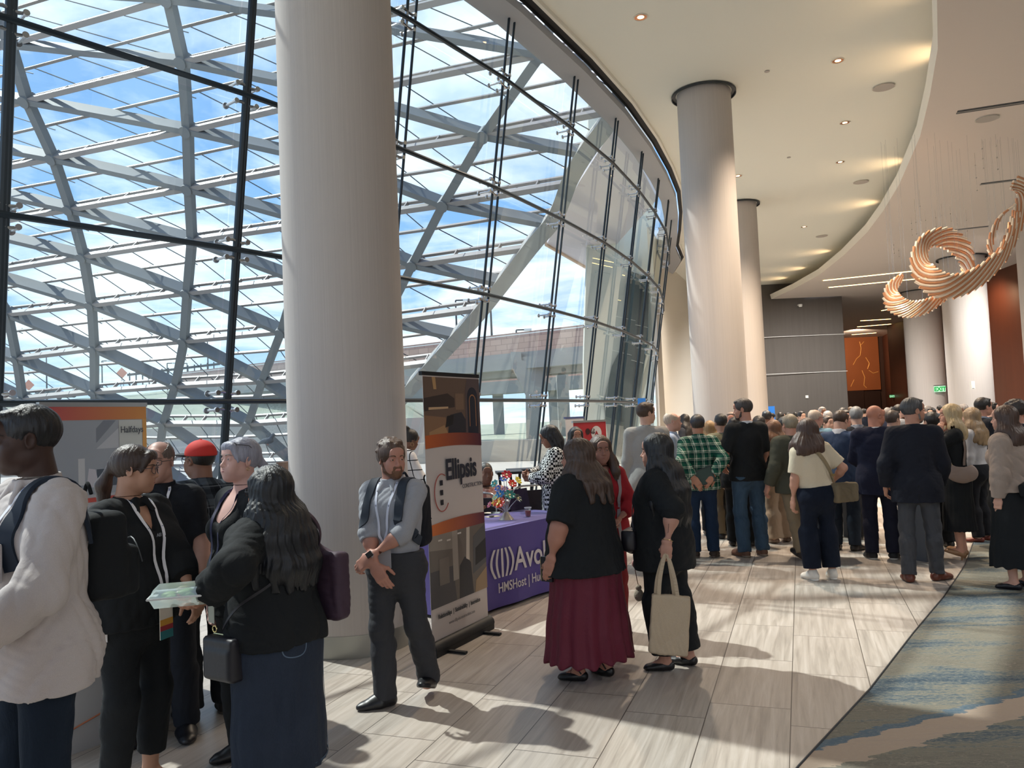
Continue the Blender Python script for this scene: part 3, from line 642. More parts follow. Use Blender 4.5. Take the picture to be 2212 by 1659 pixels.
for px, py, w, h, c_, l in [(110, 832, 5, 1.5, '#9aa6ae', 'grey car parked on the embankment at left'), (186, 822, 4.3, 1.4, '#c8cfd4', 'pale car on the embankment road'), (20, 835, 4.5, 1.5, '#b5bcc2', 'silver car at the far left of the embankment')]:
    c = atY(px, py, 106); t = thing('car', l, 'car', (c.x, c.y, terrain(c.x, 106)+.1)); m = mat('car_paint'+c_[1:], c_, .4)
    f = MB(); f.slab([(-w/2, -.8, .3), (w/2, -.8, .3), (w/2, -.8, .8), (w*.32, -.8, .85), (w*.18, -.8, h), (-w*.25, -.8, h), (-w*.36, -.8, .9), (-w/2, -.8, .8)], (0, 1, 0), 1.7); f.build('body', m, t, smooth=False)
    for s_ in (-.3, .3): f = MB(); f.tube([(w*s_, -.85, .3), (w*s_, -.6, .3)], .3, 16); f.build('wheel', M_BLACK, t)
    f = MB(); f.slab([(w*.28, -.82, .88), (w*.16, -.82, h-.12), (-w*.22, -.82, h-.12), (-w*.3, -.82, .92)], (0, 1, 0), .02); f.build('side_window', M_DKGLASS, t, smooth=False)
f = MB()
for i in range(14): p = atY(280+i*14, 812-i*1.8, 103); f.box(p-Vector((0, 0, .6)), (.12, .12, 2.0))
a = atY(275, 810, 103); b = atY(475, 786, 103); f.beam(a, b, .1, .3); tag(f.build('guard_rail', M_GREYD, smooth=False), 'long road guard rail along the top of the embankment', 'guard rail')
# outer wing of the building beyond the facade
Yw = 29.5
def polyY(px, Y): return [atY(x, y, Y) for x, y in px]
wing = thing('building_wing', 'pale outer wing of the building with dark sloping glazing, seen through the glass wall', 'building', (4, Yw, 0)); O = Vector((4, Yw, 0))
f = MB(); q = [(1271, 180), (1271, 470), (1265, 640), (1261, 780), (1262, 880), (1255, 985), (1412, 985), (1412, 180)]; P = polyY(q, Yw); P[5].z = -.1; P[6].z = -.1; f.slab([p-O for p in P], (0, 1, 0), .5); f.build('wall', M_WINGW, wing, smooth=False)
f = MB(); q = [(1357, 585), (1402, 600), (1398, 740), (1377, 870), (1362, 985), (1318, 985), (1303, 868), (1322, 790), (1339, 757), (1346, 700)]; P = polyY(q, Yw-.05); f.slab([p-O for p in P], (0, -1, 0), .06); f.build('sloping_window', M_DKGLASS, wing, smooth=False)
for q in ([(1338, 960), (1347, 770), (1356, 600)], [(1360, 960), (1376, 740), (1388, 600)]):
    f = MB(); f.tube([atY(x, y, Yw-.14)-O for x, y in q], .035, 6); f.build('window_frame', M_STEELDK, wing)
f = MB(); q = [(1181, 527), (1272, 580), (1330, 530), (1420, 430), (1335, 262), (1250, 395)]; P = [atZ(x, y, 8.25) for x, y in q]; f.slab([p-O for p in P], (0, 0, 1), .3); f.build('roof_soffit', mat('soffit_panels', '#cfc9cf', .7), wing, smooth=False)
f = MB(); a = atZ(1179, 526, 8.25); b = atZ(1274, 581, 8.25); f.beam(a-O, b-O, .1, .16); f.build('roof_edge', mat('tan_edge', '#c8ab92', .7), wing, smooth=False)
# cream slanted fin at the end of the glass
f = MB(); q = [(1418, 640), (1424, 640), (1431, 780), (1438, 900), (1424, 900), (1421, 780)]; P = [atY(x, y, 25.3) for x, y in q]; P[3].z = 0; P[4].z = 0; f.slab(P, (0, 1, 0), .25); tag(f.build('trim_7', mat('tan_fin', '#b3a696', .8), smooth=False), kind='structure', label='narrow tan fin closing the end of the glass wall')
# ============================================================ PEOPLE: smooth implicit bodies meshed by surface nets
A3 = lambda *v: np.array(v, dtype=np.float64)
I3 = np.eye(3)
def nrm(v): v = np.asarray(v, float); return v/(np.linalg.norm(v)+1e-12)
def rotx(a): c, s = math.cos(a), math.sin(a); return np.array([[1, 0, 0], [0, c, -s], [0, s, c]])
def roty(a): c, s = math.cos(a), math.sin(a); return np.array([[c, 0, s], [0, 1, 0], [-s, 0, c]])
def rotz(a): c, s = math.cos(a), math.sin(a); return np.array([[c, -s, 0], [s, c, 0], [0, 0, 1]])
D2R = math.radians
# primitive: dict(t,a,b,ra,rb,s,M,k,op,flat)
def C(a, b, ra, rb=None, k=.03, s=(1, 1, 1), M=I3, op='u', flat=0): return dict(t='c', a=A3(*a), b=A3(*b), ra=ra, rb=ra if rb is None else rb, k=k, s=A3(*s), M=M, op=op, flat=flat)
def E(c, r, k=.02, M=I3, op='u'): return dict(t='e', a=A3(*c), r=A3(*r), k=k, M=M, op=op)
def BX(c, h, rd=.01, k=.01, M=I3, op='u'): return dict(t='b', a=A3(*c), r=A3(*h), rd=rd, k=k, M=M, op=op)
def PL(n, o, k=.0, op='i'): return dict(t='p', n=nrm(n), o=o, k=k, op=op)
def pbox(p):
    if p['t'] == 'c':
        r = max(p['ra'], p['rb'])*max(p['s']); return np.minimum(p['a'], p['b'])-r, np.maximum(p['a'], p['b'])+r
    if p['t'] == 'e': r = max(p['r']); return p['a']-r, p['a']+r
    if p['t'] == 'b': r = np.linalg.norm(p['r'])+p['rd']; return p['a']-r, p['a']+r
    return None
def pdist(p, X, Y, Z):
    if p['t'] == 'p': n = p['n']; return X*n[0]+Y*n[1]+Z*n[2]-p['o']
    a = p['a']; M = p['M']; x, y, z = X-a[0], Y-a[1], Z-a[2]
    if M is not I3: x, y, z = (M[0, 0]*x+M[1, 0]*y+M[2, 0]*z, M[0, 1]*x+M[1, 1]*y+M[2, 1]*z, M[0, 2]*x+M[1, 2]*y+M[2, 2]*z)
    if p['t'] == 'c':
        s = p['s']; b = M.T @ (p['b']-a)/s; x, y, z = x/s[0], y/s[1], z/s[2]; L2 = b @ b+1e-12
        tu = (x*b[0]+y*b[1]+z*b[2])/L2; t = np.clip(tu, 0, 1)
        d = np.sqrt((x-t*b[0])**2+(y-t*b[1])**2+(z-t*b[2])**2)-(p['ra']+(p['rb']-p['ra'])*t)
        d = d*min(s)
        if p['flat']:
            L = math.sqrt(L2)*min(s)
            if p['flat'] & 1: d = np.maximum(d, (tu-1)*L)
            if p['flat'] & 2: d = np.maximum(d, -tu*L)
        return d
    if p['t'] == 'e':
        r = p['r']; k0 = np.sqrt((x/r[0])**2+(y/r[1])**2+(z/r[2])**2); k1 = np.sqrt((x/r[0]**2)**2+(y/r[1]**2)**2+(z/r[2]**2)**2)+1e-9
        return k0*(k0-1)/k1
    r = p['r']; qx, qy, qz = abs(x)-r[0], abs(y)-r[1], abs(z)-r[2]
    return np.sqrt(np.maximum(qx, 0)**2+np.maximum(qy, 0)**2+np.maximum(qz, 0)**2)+np.minimum(np.maximum(qx, np.maximum(qy, qz)), 0)-p['rd']
def comb(v, d, p):
    k = p['k']; op = p['op']
    if op == 'u':
        m = np.minimum(v, d)
        if k > 0: h = np.maximum(k-abs(v-d), 0)/k; m = m-h*h*k*.25
        return m
    if op == 's': d = -d
    m = np.maximum(v, d)
    if k > 0: h = np.maximum(k-abs(v-d), 0)/k; m = m+h*h*k*.25
    return m
def evalpts(F, P):
    P = np.asarray(P, float); v = np.full(len(P), 1.0)
    for p in F: v = comb(v, pdist(p, P[:, 0], P[:, 1], P[:, 2]), p)
    return v
def grad(F, P, e=.003):
    g = np.zeros_like(P)
    for i in range(3):
        q = P.copy(); q[:, i] += e; r = P.copy(); r[:, i] -= e; g[:, i] = evalpts(F, q)-evalpts(F, r)
    return g/(np.linalg.norm(g, axis=1, keepdims=True)+1e-9)
def onto(F, P, off=.004, it=8):
    P = np.array([tuple(p) for p in P], float)
    for _ in range(it):
        P = P-grad(F, P)*np.clip(evalpts(F, P)-off, -.04, .04)[:, None]
    return P, grad(F, P)
_EC = [(0, 1), (2, 3), (4, 5), (6, 7), (0, 2), (1, 3), (4, 6), (5, 7), (0, 4), (1, 5), (2, 6), (3, 7)]
_CO = np.array([(i & 1, (i >> 1) & 1, (i >> 2) & 1) for i in range(8)])
def mesh_field(F, h, lo=None, hi=None, disp=None, excl=()):
    un = [pbox(p) for p in F if p['op'] == 'u' and p['t'] != 'p']
    if lo is None: lo = np.min([b[0] for b in un], axis=0)-h*2.5; hi = np.max([b[1] for b in un], axis=0)+h*2.5
    lo = np.asarray(lo, float); hi = np.asarray(hi, float)
    n = np.maximum(np.ceil((hi-lo)/h).astype(int)+1, 3); ax = [(lo[i]+h*np.arange(n[i])).astype(np.float32) for i in range(3)]
    X, Y, Z = ax[0][:, None, None], ax[1][None, :, None], ax[2][None, None, :]
    v = np.full(n, .3, np.float32)
    for p in F:
        b = pbox(p)
        if b is None or p['op'] == 'i':
            v = comb(v, pdist(p, X, Y, Z).astype(np.float32), p); continue
        m = p['k']+3*h; i0 = np.maximum(((b[0]-m-lo)/h).astype(int), 0); i1 = np.minimum(((b[1]+m-lo)/h).astype(int)+2, n)
        if (i1 <= i0).any(): continue
        sl = tuple(slice(i0[i], i1[i]) for i in range(3)); sx, sy, sz = X[sl[0]], Y[:, sl[1]], Z[:, :, sl[2]]
        v[sl] = comb(v[sl], pdist(p, sx, sy, sz).astype(np.float32), p)
    if disp is not None: v = v+disp(X, Y, Z).astype(np.float32)
    for a, b in excl:
        i0 = np.clip(((np.asarray(a)-lo)/h).astype(int), 0, n); i1 = np.clip(((np.asarray(b)-lo)/h).astype(int), 0, n); v[i0[0]:i1[0], i0[1]:i1[1], i0[2]:i1[2]] = .3
    s = v < 0
    cnt = sum(s[c[0]:n[0]-1+c[0], c[1]:n[1]-1+c[1], c[2]:n[2]-1+c[2]].astype(np.int8) for c in _CO)
    ix = np.array(np.nonzero((cnt > 0) & (cnt < 8))).T
    if not len(ix): return np.zeros((0, 3)), np.zeros((0, 4), int)
    cv = [v[ix[:, 0]+c[0], ix[:, 1]+c[1], ix[:, 2]+c[2]] for c in _CO]; pos = np.zeros((len(ix), 3)); ct = np.zeros(len(ix))
    for i, j in _EC:
        m = (cv[i] < 0) != (cv[j] < 0); d = cv[i]-cv[j]; t = np.where(m, cv[i]/np.where(d == 0, 1, d), 0)
        pos += m[:, None]*(_CO[i]+t[:, None]*(_CO[j]-_CO[i])); ct += m
    V = lo+(ix+pos/ct[:, None])*h
    ids = np.full(n-1, -1, np.int64); ids[ix[:, 0], ix[:, 1], ix[:, 2]] = np.arange(len(ix)); Q = []
    for a in range(3):
        b, c = (a+1) % 3, (a+2) % 3
        s0 = [slice(None)]*3; s1 = [slice(None)]*3; s0[a] = slice(0, -1); s1[a] = slice(1, None)
        ch = s[tuple(s0)] != s[tuple(s1)]; e = np.array(np.nonzero(ch)).T
        ok = (e[:, b] > 0) & (e[:, c] > 0) & (e[:, b] < n[b]-1) & (e[:, c] < n[c]-1); e = e[ok]
        if not len(e): continue
        q = []
        for db, dc in ((-1, -1), (0, -1), (0, 0), (-1, 0)):
            f = e.copy(); f[:, b] += db; f[:, c] += dc; q.append(ids[f[:, 0], f[:, 1], f[:, 2]])
        q = np.array(q).T; sg = s[e[:, 0], e[:, 1], e[:, 2]]; q[~sg] = q[~sg][:, ::-1]; Q.append(q)
    Q = np.concatenate(Q); Q = Q[(Q >= 0).all(1)]
    return V, Q
def mk(name, parts, m, parent=None, origin=(0, 0, 0)):
    """parts: list of (V,Q) joined into ONE mesh object"""
    V = []; Q = []; o = 0
    for v, q in parts:
        if len(v): V.append(v-np.asarray(origin, float)); Q.append(q+o); o += len(v)
    if not V: return None
    V = np.concatenate(V); Q = np.concatenate(Q); me = bpy.data.meshes.new(name)
    me.vertices.add(len(V)); me.vertices.foreach_set('co', V.astype(np.float32).ravel()); me.loops.add(len(Q)*4); me.loops.foreach_set('vertex_index', Q.astype(np.int32).ravel())
    me.polygons.add(len(Q)); me.polygons.foreach_set('loop_start', np.arange(0, len(Q)*4, 4, dtype=np.int32)); me.polygons.foreach_set('use_smooth', np.ones(len(Q), bool))
    me.update(calc_edges=True)
    for x in (m if isinstance(m, (list, tuple)) else [m]): me.materials.append(x)
    return link(name, me, parent)
def folds(amp, sc=1.0, seed=0, zdir=1.0):
    r = np.random.RandomState(seed); T = []
    for i in range(6):
        w = 2*PI/(.07+.045*i)/sc; d = nrm(r.normal(size=3)*A3(1, 1, zdir*.9)); m = nrm(r.normal(size=3)); T.append((w*d, r.rand()*6.28, .55+.12*i, m*(7+6*r.rand()), r.rand()*6.28))
    def f(X, Y, Z):
        q = 0; wx = np.sin(Z*8+seed)*.035+np.sin(Y*19+seed)*.012; wz = np.sin(X*12+Y*9+seed*2)*.035
        for w, ph, a, m, mp in T:
            s_ = np.sin(w[0]*(X+wx)+w[1]*Y+w[2]*(Z+wz)+ph); k = np.clip(.5+.9*np.sin(m[0]*X+m[1]*Y+m[2]*Z+mp), 0, 1)
            q = q+a*k*(.62-np.abs(s_)**.7)
        return amp*q*.62
    return f
def ribbon(F, pts, w, m, name, parent, off=.004, th=.0022, n=10, project=True):
    P = [Vector(p) for p in spline([tuple(p) for p in pts], n)]
    P = np.array([tuple(p) for p in P])
    if project: P, N_ = onto(F, P, off)
    else: N_ = grad(F, P)
    for _ in range(2): P[1:-1] = (P[:-2]+2*P[1:-1]+P[2:])/4
    mb = MB(); vs = []
    for i in range(len(P)):
        t = nrm(P[min(i+1, len(P)-1)]-P[max(i-1, 0)]); s = nrm(np.cross(t, N_[i])); nn_ = np.cross(s, t)
        for a, b in ((-1, -1), (1, -1), (1, 1), (-1, 1)): vs.append(P[i]+s*a*w/2+nn_*b*th/2)
    fs = []
    for i in range(len(P)-1):
        for k in range(4): fs.append((i*4+k, i*4+(k+1) % 4, i*4+4+(k+1) % 4, i*4+4+k))
    fs += [(0, 1, 2, 3), tuple(len(P)*4-4+k for k in (3, 2, 1, 0))]
    mb.add(vs, fs); return mb.build(name, m, parent), P, N_
# ------------------------------------------------------------ fabrics / skin / hair
def skinm(c): return mat('skin_'+c[1:], c, .52, spec=.4, noise=((22, 22, 22), .07), bump=((160, 160, 160), .08, .001))
def hairm(c, c2=None):
    nm = 'hair_'+c[1:]+(c2[1:] if c2 else '')
    if nm in MATS: return MATS[nm]
    m = mat(nm, c, .42, spec=.5); g = G(m); v = g.coord('Object', (150, 150, 9)); f = g.noise(v, 1, 4, .6, .5)
    v2 = g.coord('Object', (26, 26, 3)); f2 = g.noise(v2, 1, 3)
    a = lin(c); b = lin(c2) if c2 else tuple(min(1, x*2.3+.008) for x in a[:3])+(1,)
    g.color(g.mix(g.math('MULTIPLY', g.math('ADD', f, f2), .5), tuple(x*.55 for x in a[:3]), b[:3])); g.bump(f, .7, .004); return m
def cloth(c, fine=.12, rough=.85, sheen=.0, fold=.35):
    nm = 'cloth_'+c[1:]+('_%d' % int(rough*100))
    if nm in MATS: return MATS[nm]
    m = mat(nm, c, rough, spec=.25, sheen=sheen); g = G(m); v = g.coord('Object', (7, 7, 5)); f = g.noise(v, 1, 4, .55, .8); w = g.noise(g.coord('Object', (380, 380, 380)), 1, 1)
    a = tuple(max(x, .011+.002*i) for i, x in enumerate(lin(c)[:3]))+(1,); g.color(g.mix(w, tuple(x*(1-fine) for x in a[:3]), tuple(min(1, x*(1+fine)) for x in a[:3]))); g.bump(g.math('ADD', f, g.math('MULTIPLY', w, .05)), fold, .03); return m
def denim(c):
    nm = 'denim_'+c[1:]
    if nm in MATS: return MATS[nm]
    m = mat(nm, c, .9, spec=.2); g = G(m); f = g.noise(g.coord('Object', (9, 9, 4)), 1, 6, .6, .6); w = g.noise(g.coord('Object', (420, 420, 120)), 1, 2)
    a = lin(c); g.color(g.mix(g.math('ADD', g.math('MULTIPLY', f, .6), g.math('MULTIPLY', w, .4)), tuple(x*.55 for x in a[:3]), tuple(min(1, x*1.55) for x in a[:3]))); g.bump(f, .5, .03); return m
def plaid(nm, base, stripes, per, w, soft=False, fold=.3):
    """stripes: list of (colour, offset fraction, width fraction); drawn along x (and y) and z"""
    if nm in MATS: return MATS[nm]
    m = mat(nm, base, .9, spec=.15); g = G(m); s = g.sep(g.coord('Object'))
    hx = g.math('ADD', s[0], g.math('MULTIPLY', s[1], .6)); col = None
    def mask(ch, off, wd):
        u = g.math('ADD', g.math('DIVIDE', ch, per), 50+off); fr = g.math('FRACT', u); return g.math('LESS_THAN', g.math('ABSOLUTE', g.math('SUBTRACT', fr, .5)), wd/2)
    col = lin(base)[:3]
    for c, off, wd in stripes:
        mm = g.math('ADD', g.math('MULTIPLY', mask(hx, off, wd), .5), g.math('MULTIPLY', mask(s[2], off, wd), .5)) if w == 'blend' else g.math('MAXIMUM', mask(hx, off, wd), mask(s[2], off, wd))
        col = g.mix(mm, col, c)
    g.color(col); f = g.noise(g.coord('Object', (7, 7, 5)), 1, 4, .55, .8); g.bump(f, fold, .03); return m
def checks(nm, c1, c2, per):
    if nm in MATS: return MATS[nm]
    m = mat(nm, c1, .9, spec=.2); g = G(m); k = g.n('ShaderNodeTexChecker'); k.inputs['Scale'].default_value = 1/per; k.inputs['Color1'].default_value = lin(c1); k.inputs['Color2'].default_value = lin(c2)
    nz = g.n('ShaderNodeTexNoise'); nz.inputs['Scale'].default_value = 60
    vv = g.coord('Object'); va = g.n('ShaderNodeVectorMath', operation='MULTIPLY_ADD'); g.L.new(vv, nz.inputs['Vector']); g.L.new(nz.outputs['Color'], va.inputs[0]); va.inputs[1].default_value = (per*.8,)*3; g.L.new(vv, va.inputs[2]); g.L.new(va.outputs[0], k.inputs['Vector']); g.color(k.outputs[0]); return m
def nightlike(): return None
# ------------------------------------------------------------ the figure
class Person:
    def __init__(s, label, xy, az, h=1.75, fem=False, fat=0.0, lean=(0, 0), head=(0, 0, 0), skin='#c08f74', lod=0, arms=None, stance=.11, step=0.0, feet=None, hip=None, sit=None, bust=1.0, z=0.0, group=None, hand_curl=.55, hand=None, name='person', belly=0.0):
        s.h = h; u = s.u = h/1.75; s.fem = fem; s.fat = fat; s.lod = lod; s.skin = skinm(skin); s.az = D2R(az); s.xy = xy
        s.root = thing(name, label, 'person', (xy[0], xy[1], z), -s.az, group)
        s.vc = (.012, .016, .024)[lod]; s.vh = (.0042, .0075, .013)[lod]; s.vf = (.0038, .0062, .011)[lod]; s.vg = (.0072, .0115, .020)[lod]
        Rl = rotx(-D2R(lean[0])) @ roty(D2R(lean[1])); s.Rt = Rl
        p0 = A3(0, 0, .95*u) if sit is None else A3(0, 0, sit); s.p0 = p0
        T = lambda x, y, z: p0+Rl @ A3(x*u, y*u, z*u)
        s.T = T; s.sw = (.146 if fem else .170)+fat*.030; hw = .088
        s.pn = T(0, -.012, .505); hr = rotz(-D2R(head[0])) @ rotx(D2R(head[1])) @ roty(D2R(head[2])); s.Rh = Rl @ hr
        neck_up = T(0, .012, .585); s.hc = neck_up+s.Rh @ A3(0, .012*u, .08*u)
        hs = s.hs = (.96 if fem else 1.0)*(u*.4+.6)
        s.Hd = lambda x, y, z: s.hc+s.Rh @ (A3(x, y, z)*hs)
        f = fat; w = (.118 if fem else .128)+.055*f; wc = (.138 if fem else .155)+.045*f; wp = (.150 if fem else .142)+.055*f
        sy = .70+.12*f
        def torso(g=0.0, hipg=0.0):
            q = [C(T(0, 0, .27), T(0, -.004, .345), (wc+g)/1, wc*.88+g, s=(1, sy, 1), M=Rl),
                 C(T(0, .004, .13), T(0, 0, .30), w+g, wc+g, k=.06, s=(1, sy+.03, 1), M=Rl),
                 C(T(0, 0, -.03), T(0, .004, .13), wp+g+hipg, w+g, k=.06, s=(1, sy+.05, 1), M=Rl),
                 C(T(-s.sw+.02, -.005, .440), T(s.sw-.02, -.005, .440), .050+g+f*.01, k=.05, M=Rl), C(T(0, -.034, .490), T(s.sw-.01, -.010, .446), .032+g*.7, .034+g, k=.04, M=Rl), C(T(0, -.034, .490), T(-s.sw+.01, -.010, .446), .032+g*.7, .034+g, k=.04, M=Rl)]
            for x in (-1, 1):
                q.append(C(T(.05*x, -.05, -.02), T(.08*x, -.045, -.06), .082+g+.03*f+hipg, k=.04))
                if fem: q.append(E(T(.068*x, .085+.02*f, .30), A3(.068, .062, .066)*(.92+.3*f)*bust+g, k=.035, M=Rl))
                else: q.append(E(T(.07*x, .075, .34), A3(.075, .045, .055)+g, k=.04, M=Rl))
            if belly or f > .3: q.append(E(T(0, .06+.03*f, .08), A3(.12+.04*f, .09+.04*f, .12)+g+belly*.05, k=.06, M=Rl))
            return q
        s.torso = torso
        # legs
        s.leg = {}
        for side in (-1, 1):
            hip = p0+A3(hw*u*side, 0, -.03*u)
            if sit is not None:
                knee = hip+A3(.03*side, .42*u, .01); ank = knee+A3(0, .03, -(knee[2]-.10)); fy = 0
            else:
                fx, fyy, fz, yaw, kb = (feet or {}).get(side, (stance*side, step*side, 0, 12, .0))[:5]
                ank = A3(fx*u, fyy*u-.02, .085*u+fz); mid = (hip+ank)/2; L1, L2 = .425*u, .415*u; D = np.linalg.norm(ank-hip)
                a = (L1*L1-L2*L2+D*D)/(2*D) if D < L1+L2 else D*L1/(L1+L2); hh = math.sqrt(max(L1*L1-a*a, 0)) if D < L1+L2 else 0
                ax_ = nrm(ank-hip); fw = nrm(A3(.12*side+math.sin(D2R(yaw))*side*.3, 1, 0)-ax_*ax_[1]); knee = hip+ax_*a+fw*min(hh, .16+kb)
            yaw = ((feet or {}).get(side, (0, 0, 0, 12, 0)))[3]; pitch = ((feet or {}).get(side, (0, 0, 0, 12, 0, 0))+(0,))[5] if feet and side in feet and len(feet[side]) > 5 else 0
            s.leg[side] = (hip, knee, ank, D2R(yaw)*side, D2R(pitch))
        def legs(g=0.0, hem=None, side=None, gf=None, k=.035):
            q = []
            for sd in ((-1, 1) if side is None else (side,)):
                hip, knee, ank, _, _ = s.leg[sd]; tr = .084+.03*f; kr = .053+.012*f; cr = .050+.014*f; ar = .033+.006*f
                gk = g; ga = g if gf is None else gf; gm = (gk+ga)/2
                calf = knee+(ank-knee)*.30+A3(0, -.014, 0)
                q += [C(hip+A3(0, 0, .02), knee, tr+g, kr+gk, k=k), C(knee, calf, kr+gk, cr+gm, k=.03), C(calf, ank, cr+gm, ar+ga, k=.03, flat=1 if hem else 0)]
            return q
        s.legs = legs
        # arms
        s.arm = {}; dflt = {1: ('dir', (.16, -.02, -1), (.06, .22, -1)), -1: ('dir', (-.16, -.02, -1), (-.06, .22, -1))}
        for side in (-1, 1):
            sh = T(s.sw*side, 0, .437); L1, L2 = .285*u, .25*u; sp = (arms or {}).get(side) or dflt[side]
            if sp[0] == 'dir': el = sh+nrm(sp[1])*L1; wr = el+nrm(sp[2])*L2
            else:
                tg = A3(*sp[1])*u; hint = A3(*sp[2]); D = min(np.linalg.norm(tg-sh), L1+L2-.005); dv = nrm(tg-sh); tg = sh+dv*D
                a = (L1*L1-L2*L2+D*D)/(2*D); hh = math.sqrt(max(L1*L1-a*a, 1e-6)); fw = nrm(hint-dv*(hint @ dv)); el = sh+dv*a+fw*hh; wr = tg
            fd = nrm(wr-el); hd = (hand or {}).get(side, {})
            fdir = nrm(hd.get('f', fd)); n = A3(*hd.get('n', (-side, 0, 0))); n = nrm(n-fdir*(n @ fdir))
            s.arm[side] = dict(sh=sh, el=el, wr=wr, f=fdir, n=n, curl=hd.get('curl', hand_curl), spread=hd.get('spread', .0))
        ua = (.043 if fem else .049)+.022*f; ub = (.036 if fem else .040)+.018*f; fa_ = (.038 if fem else .043)+.014*f; wb = (.024 if fem else .028)+.006*f
        s.ar = (ua, ub, fa_, wb)
        def armp(side, g=0.0, upto=2.0, k=.03, gend=None):
            a = s.arm[side]; q = []; e = .0
            if upto <= 1:
                pe = a['sh']+(a['el']-a['sh'])*upto; r = ua+(ub-ua)*upto; q.append(C(a['sh'], pe, ua+g, r+(g if gend is None else gend), k=.045, flat=1))
            else:
                t = upto-1; q.append(C(a['sh'], a['el'], ua+g, ub+g, k=.045)); m1 = a['el']+(a['wr']-a['el'])*.3; pe = a['el']+(a['wr']-a['el'])*min(t, 1.02); r = fa_+(wb-fa_)*max(0, (t-.3)/.7)
                q += [C(a['el'], m1, ub+g, fa_+g, k=k), C(m1, pe, fa_+g, r+(g if gend is None else gend), k=.02, flat=1 if upto < 2.5 else 0)] if t > .3 else [C(a['el'], pe, ub+g, ub+g, k=k, flat=1)]
            return q
        s.armp = armp
        def handp(side):
            a = s.arm[side]; w = a['wr']; F_ = a['f']; n = a['n']; t = np.cross(F_, n)*side; hsz = (.92 if fem else 1.02)*u*.6+.4*(.92 if fem else 1.02); q = []
            M = np.array([t, F_, n]).T
            q.append(C(w-F_*.02, w+F_*.03*hsz, wb, .026*hsz, k=.02, s=(1.25, 1, .8), M=M)); q.append(BX(w+F_*.056*hsz, (.029*hsz, .034*hsz, .006*hsz), .009*hsz, k=.022, M=M))
            q.append(E(w+F_*.035*hsz+t*.022*hsz+n*.008, A3(.017, .028, .014)*hsz, k=.015, M=M))
            c = a['curl']; segs = [(.043, .027, .021), (.047, .030, .022), (.043, .028, .021), (.034, .021, .018)]
            for i, (tx, sg) in enumerate(zip((.0285, .0098, -.0092, -.0270), segs)):
                p = w+(F_*(.088-.0035*abs(i-1)**1.4)+t*tx)*hsz; ang = 0; rr = (.0090, .0093, .0088, .0078)[i]*hsz
                cc = c*(1+.10*i)
                for j, L in enumerate(sg):
                    ang += cc*(.70, .95, .6)[j]; d = (F_+t*(.5-i/3)*a['spread']*.35); d = nrm(d)*math.cos(ang)+n*math.sin(ang); p2 = p+d*L*hsz
                    q.append(C(p, p2, rr*(1-.10*j), rr*(.92-.10*j), k=.007 if j else .012)); p = p2
            p = w+(F_*.020+t*.026+n*.006)*hsz; d1 = nrm(F_*.62+t*.70+n*(.30+.35*c)); p1 = p+d1*.046*hsz; d2 = nrm(F_*.85+t*(.32-.3*c)+n*(.25+.6*c)); p2 = p1+d2*.031*hsz; d3 = nrm(d2+n*.25*c+F_*.1); p3 = p2+d3*.026*hsz
            q += [C(p, p1, .0145*hsz, .0115*hsz, k=.014), C(p1, p2, .0108*hsz, .0098*hsz, k=.006), C(p2, p3, .0098*hsz, .0080*hsz, k=.005)]
            return q
        s.handp = handp
        def headp(g=0.0):
            H = s.Hd; M = s.Rh; z = hs; fm = fem
            q = [E(H(0, -.016, .028), A3(.0745, .094, .086)*z+g, k=.02, M=M), E(H(0, .020, -.020), A3(.062, .068, .078)*z+g, k=.03, M=M), E(H(0, .028, -.070), A3(.046 if fm else .052, .046, .038)*z+g, k=.03, M=M),
                 C(H(-.040, .0, -.065), H(0, .060, -.092), .016*z+g, .020*z+g, k=.03), C(H(.040, .0, -.065), H(0, .060, -.092), .016*z+g, .020*z+g, k=.03), E(H(0, .073, -.097), A3(.017, .013, .014)*z+g, k=.02, M=M)]
            return q
        s.headp = headp
        def neckp(g=0.0): return [C(s.pn+s.Rt @ A3(0, -.008, -.03), s.Hd(0, -.022, -.055), (.055 if fem else .063)+.012*f+g, (.050 if fem else .058)+.012*f+g, k=.035)]
        s.neckp = neckp
        def facep():
            H = s.Hd; M = s.Rh; z = hs; q = []
            q += [C(H(-.030, .077, .021), H(.030, .077, .021), .012*z, k=.02), E(H(0, .083, .052), A3(.045, .014, .026)*z, k=.03, M=M)]
            for x in (-1, 1): q += [E(H(.0315*x, .096, .002), A3(.019, .017, .0125)*z, k=.014, M=M, op='s'), E(H(.038*x, .064, -.028), A3(.023, .021, .021)*z, k=.022, M=M), E(H(.030*x, .066, -.060), A3(.020, .022, .022)*z, k=.03, M=M)]
            q += [C(H(0, .083, .008), H(0, .105, -.030), .0065*z, .0105*z, k=.012), E(H(0, .103, -.034), A3(.0105, .0125, .009)*z, k=.008, M=M)]
            for x in (-1, 1): q.append(E(H(.0125*x, .095, -.037), A3(.0075, .0095, .0075)*z, k=.006, M=M))
            q += [E(H(0, .080, -.060), A3(.026, .015, .020)*z, k=.018, M=M), E(H(0, .094, -.0545), A3(.020, .007, .0055)*z, k=.006, M=M), E(H(0, .0935, -.0655), A3(.017, .0075, .006)*z, k=.006, M=M), C(H(-.021, .090, -.0600), H(.021, .090, -.0600), .0018, k=.004, op='s') if lod == 0 else E(H(0, .08, -.06), (.01, .01, .01))]
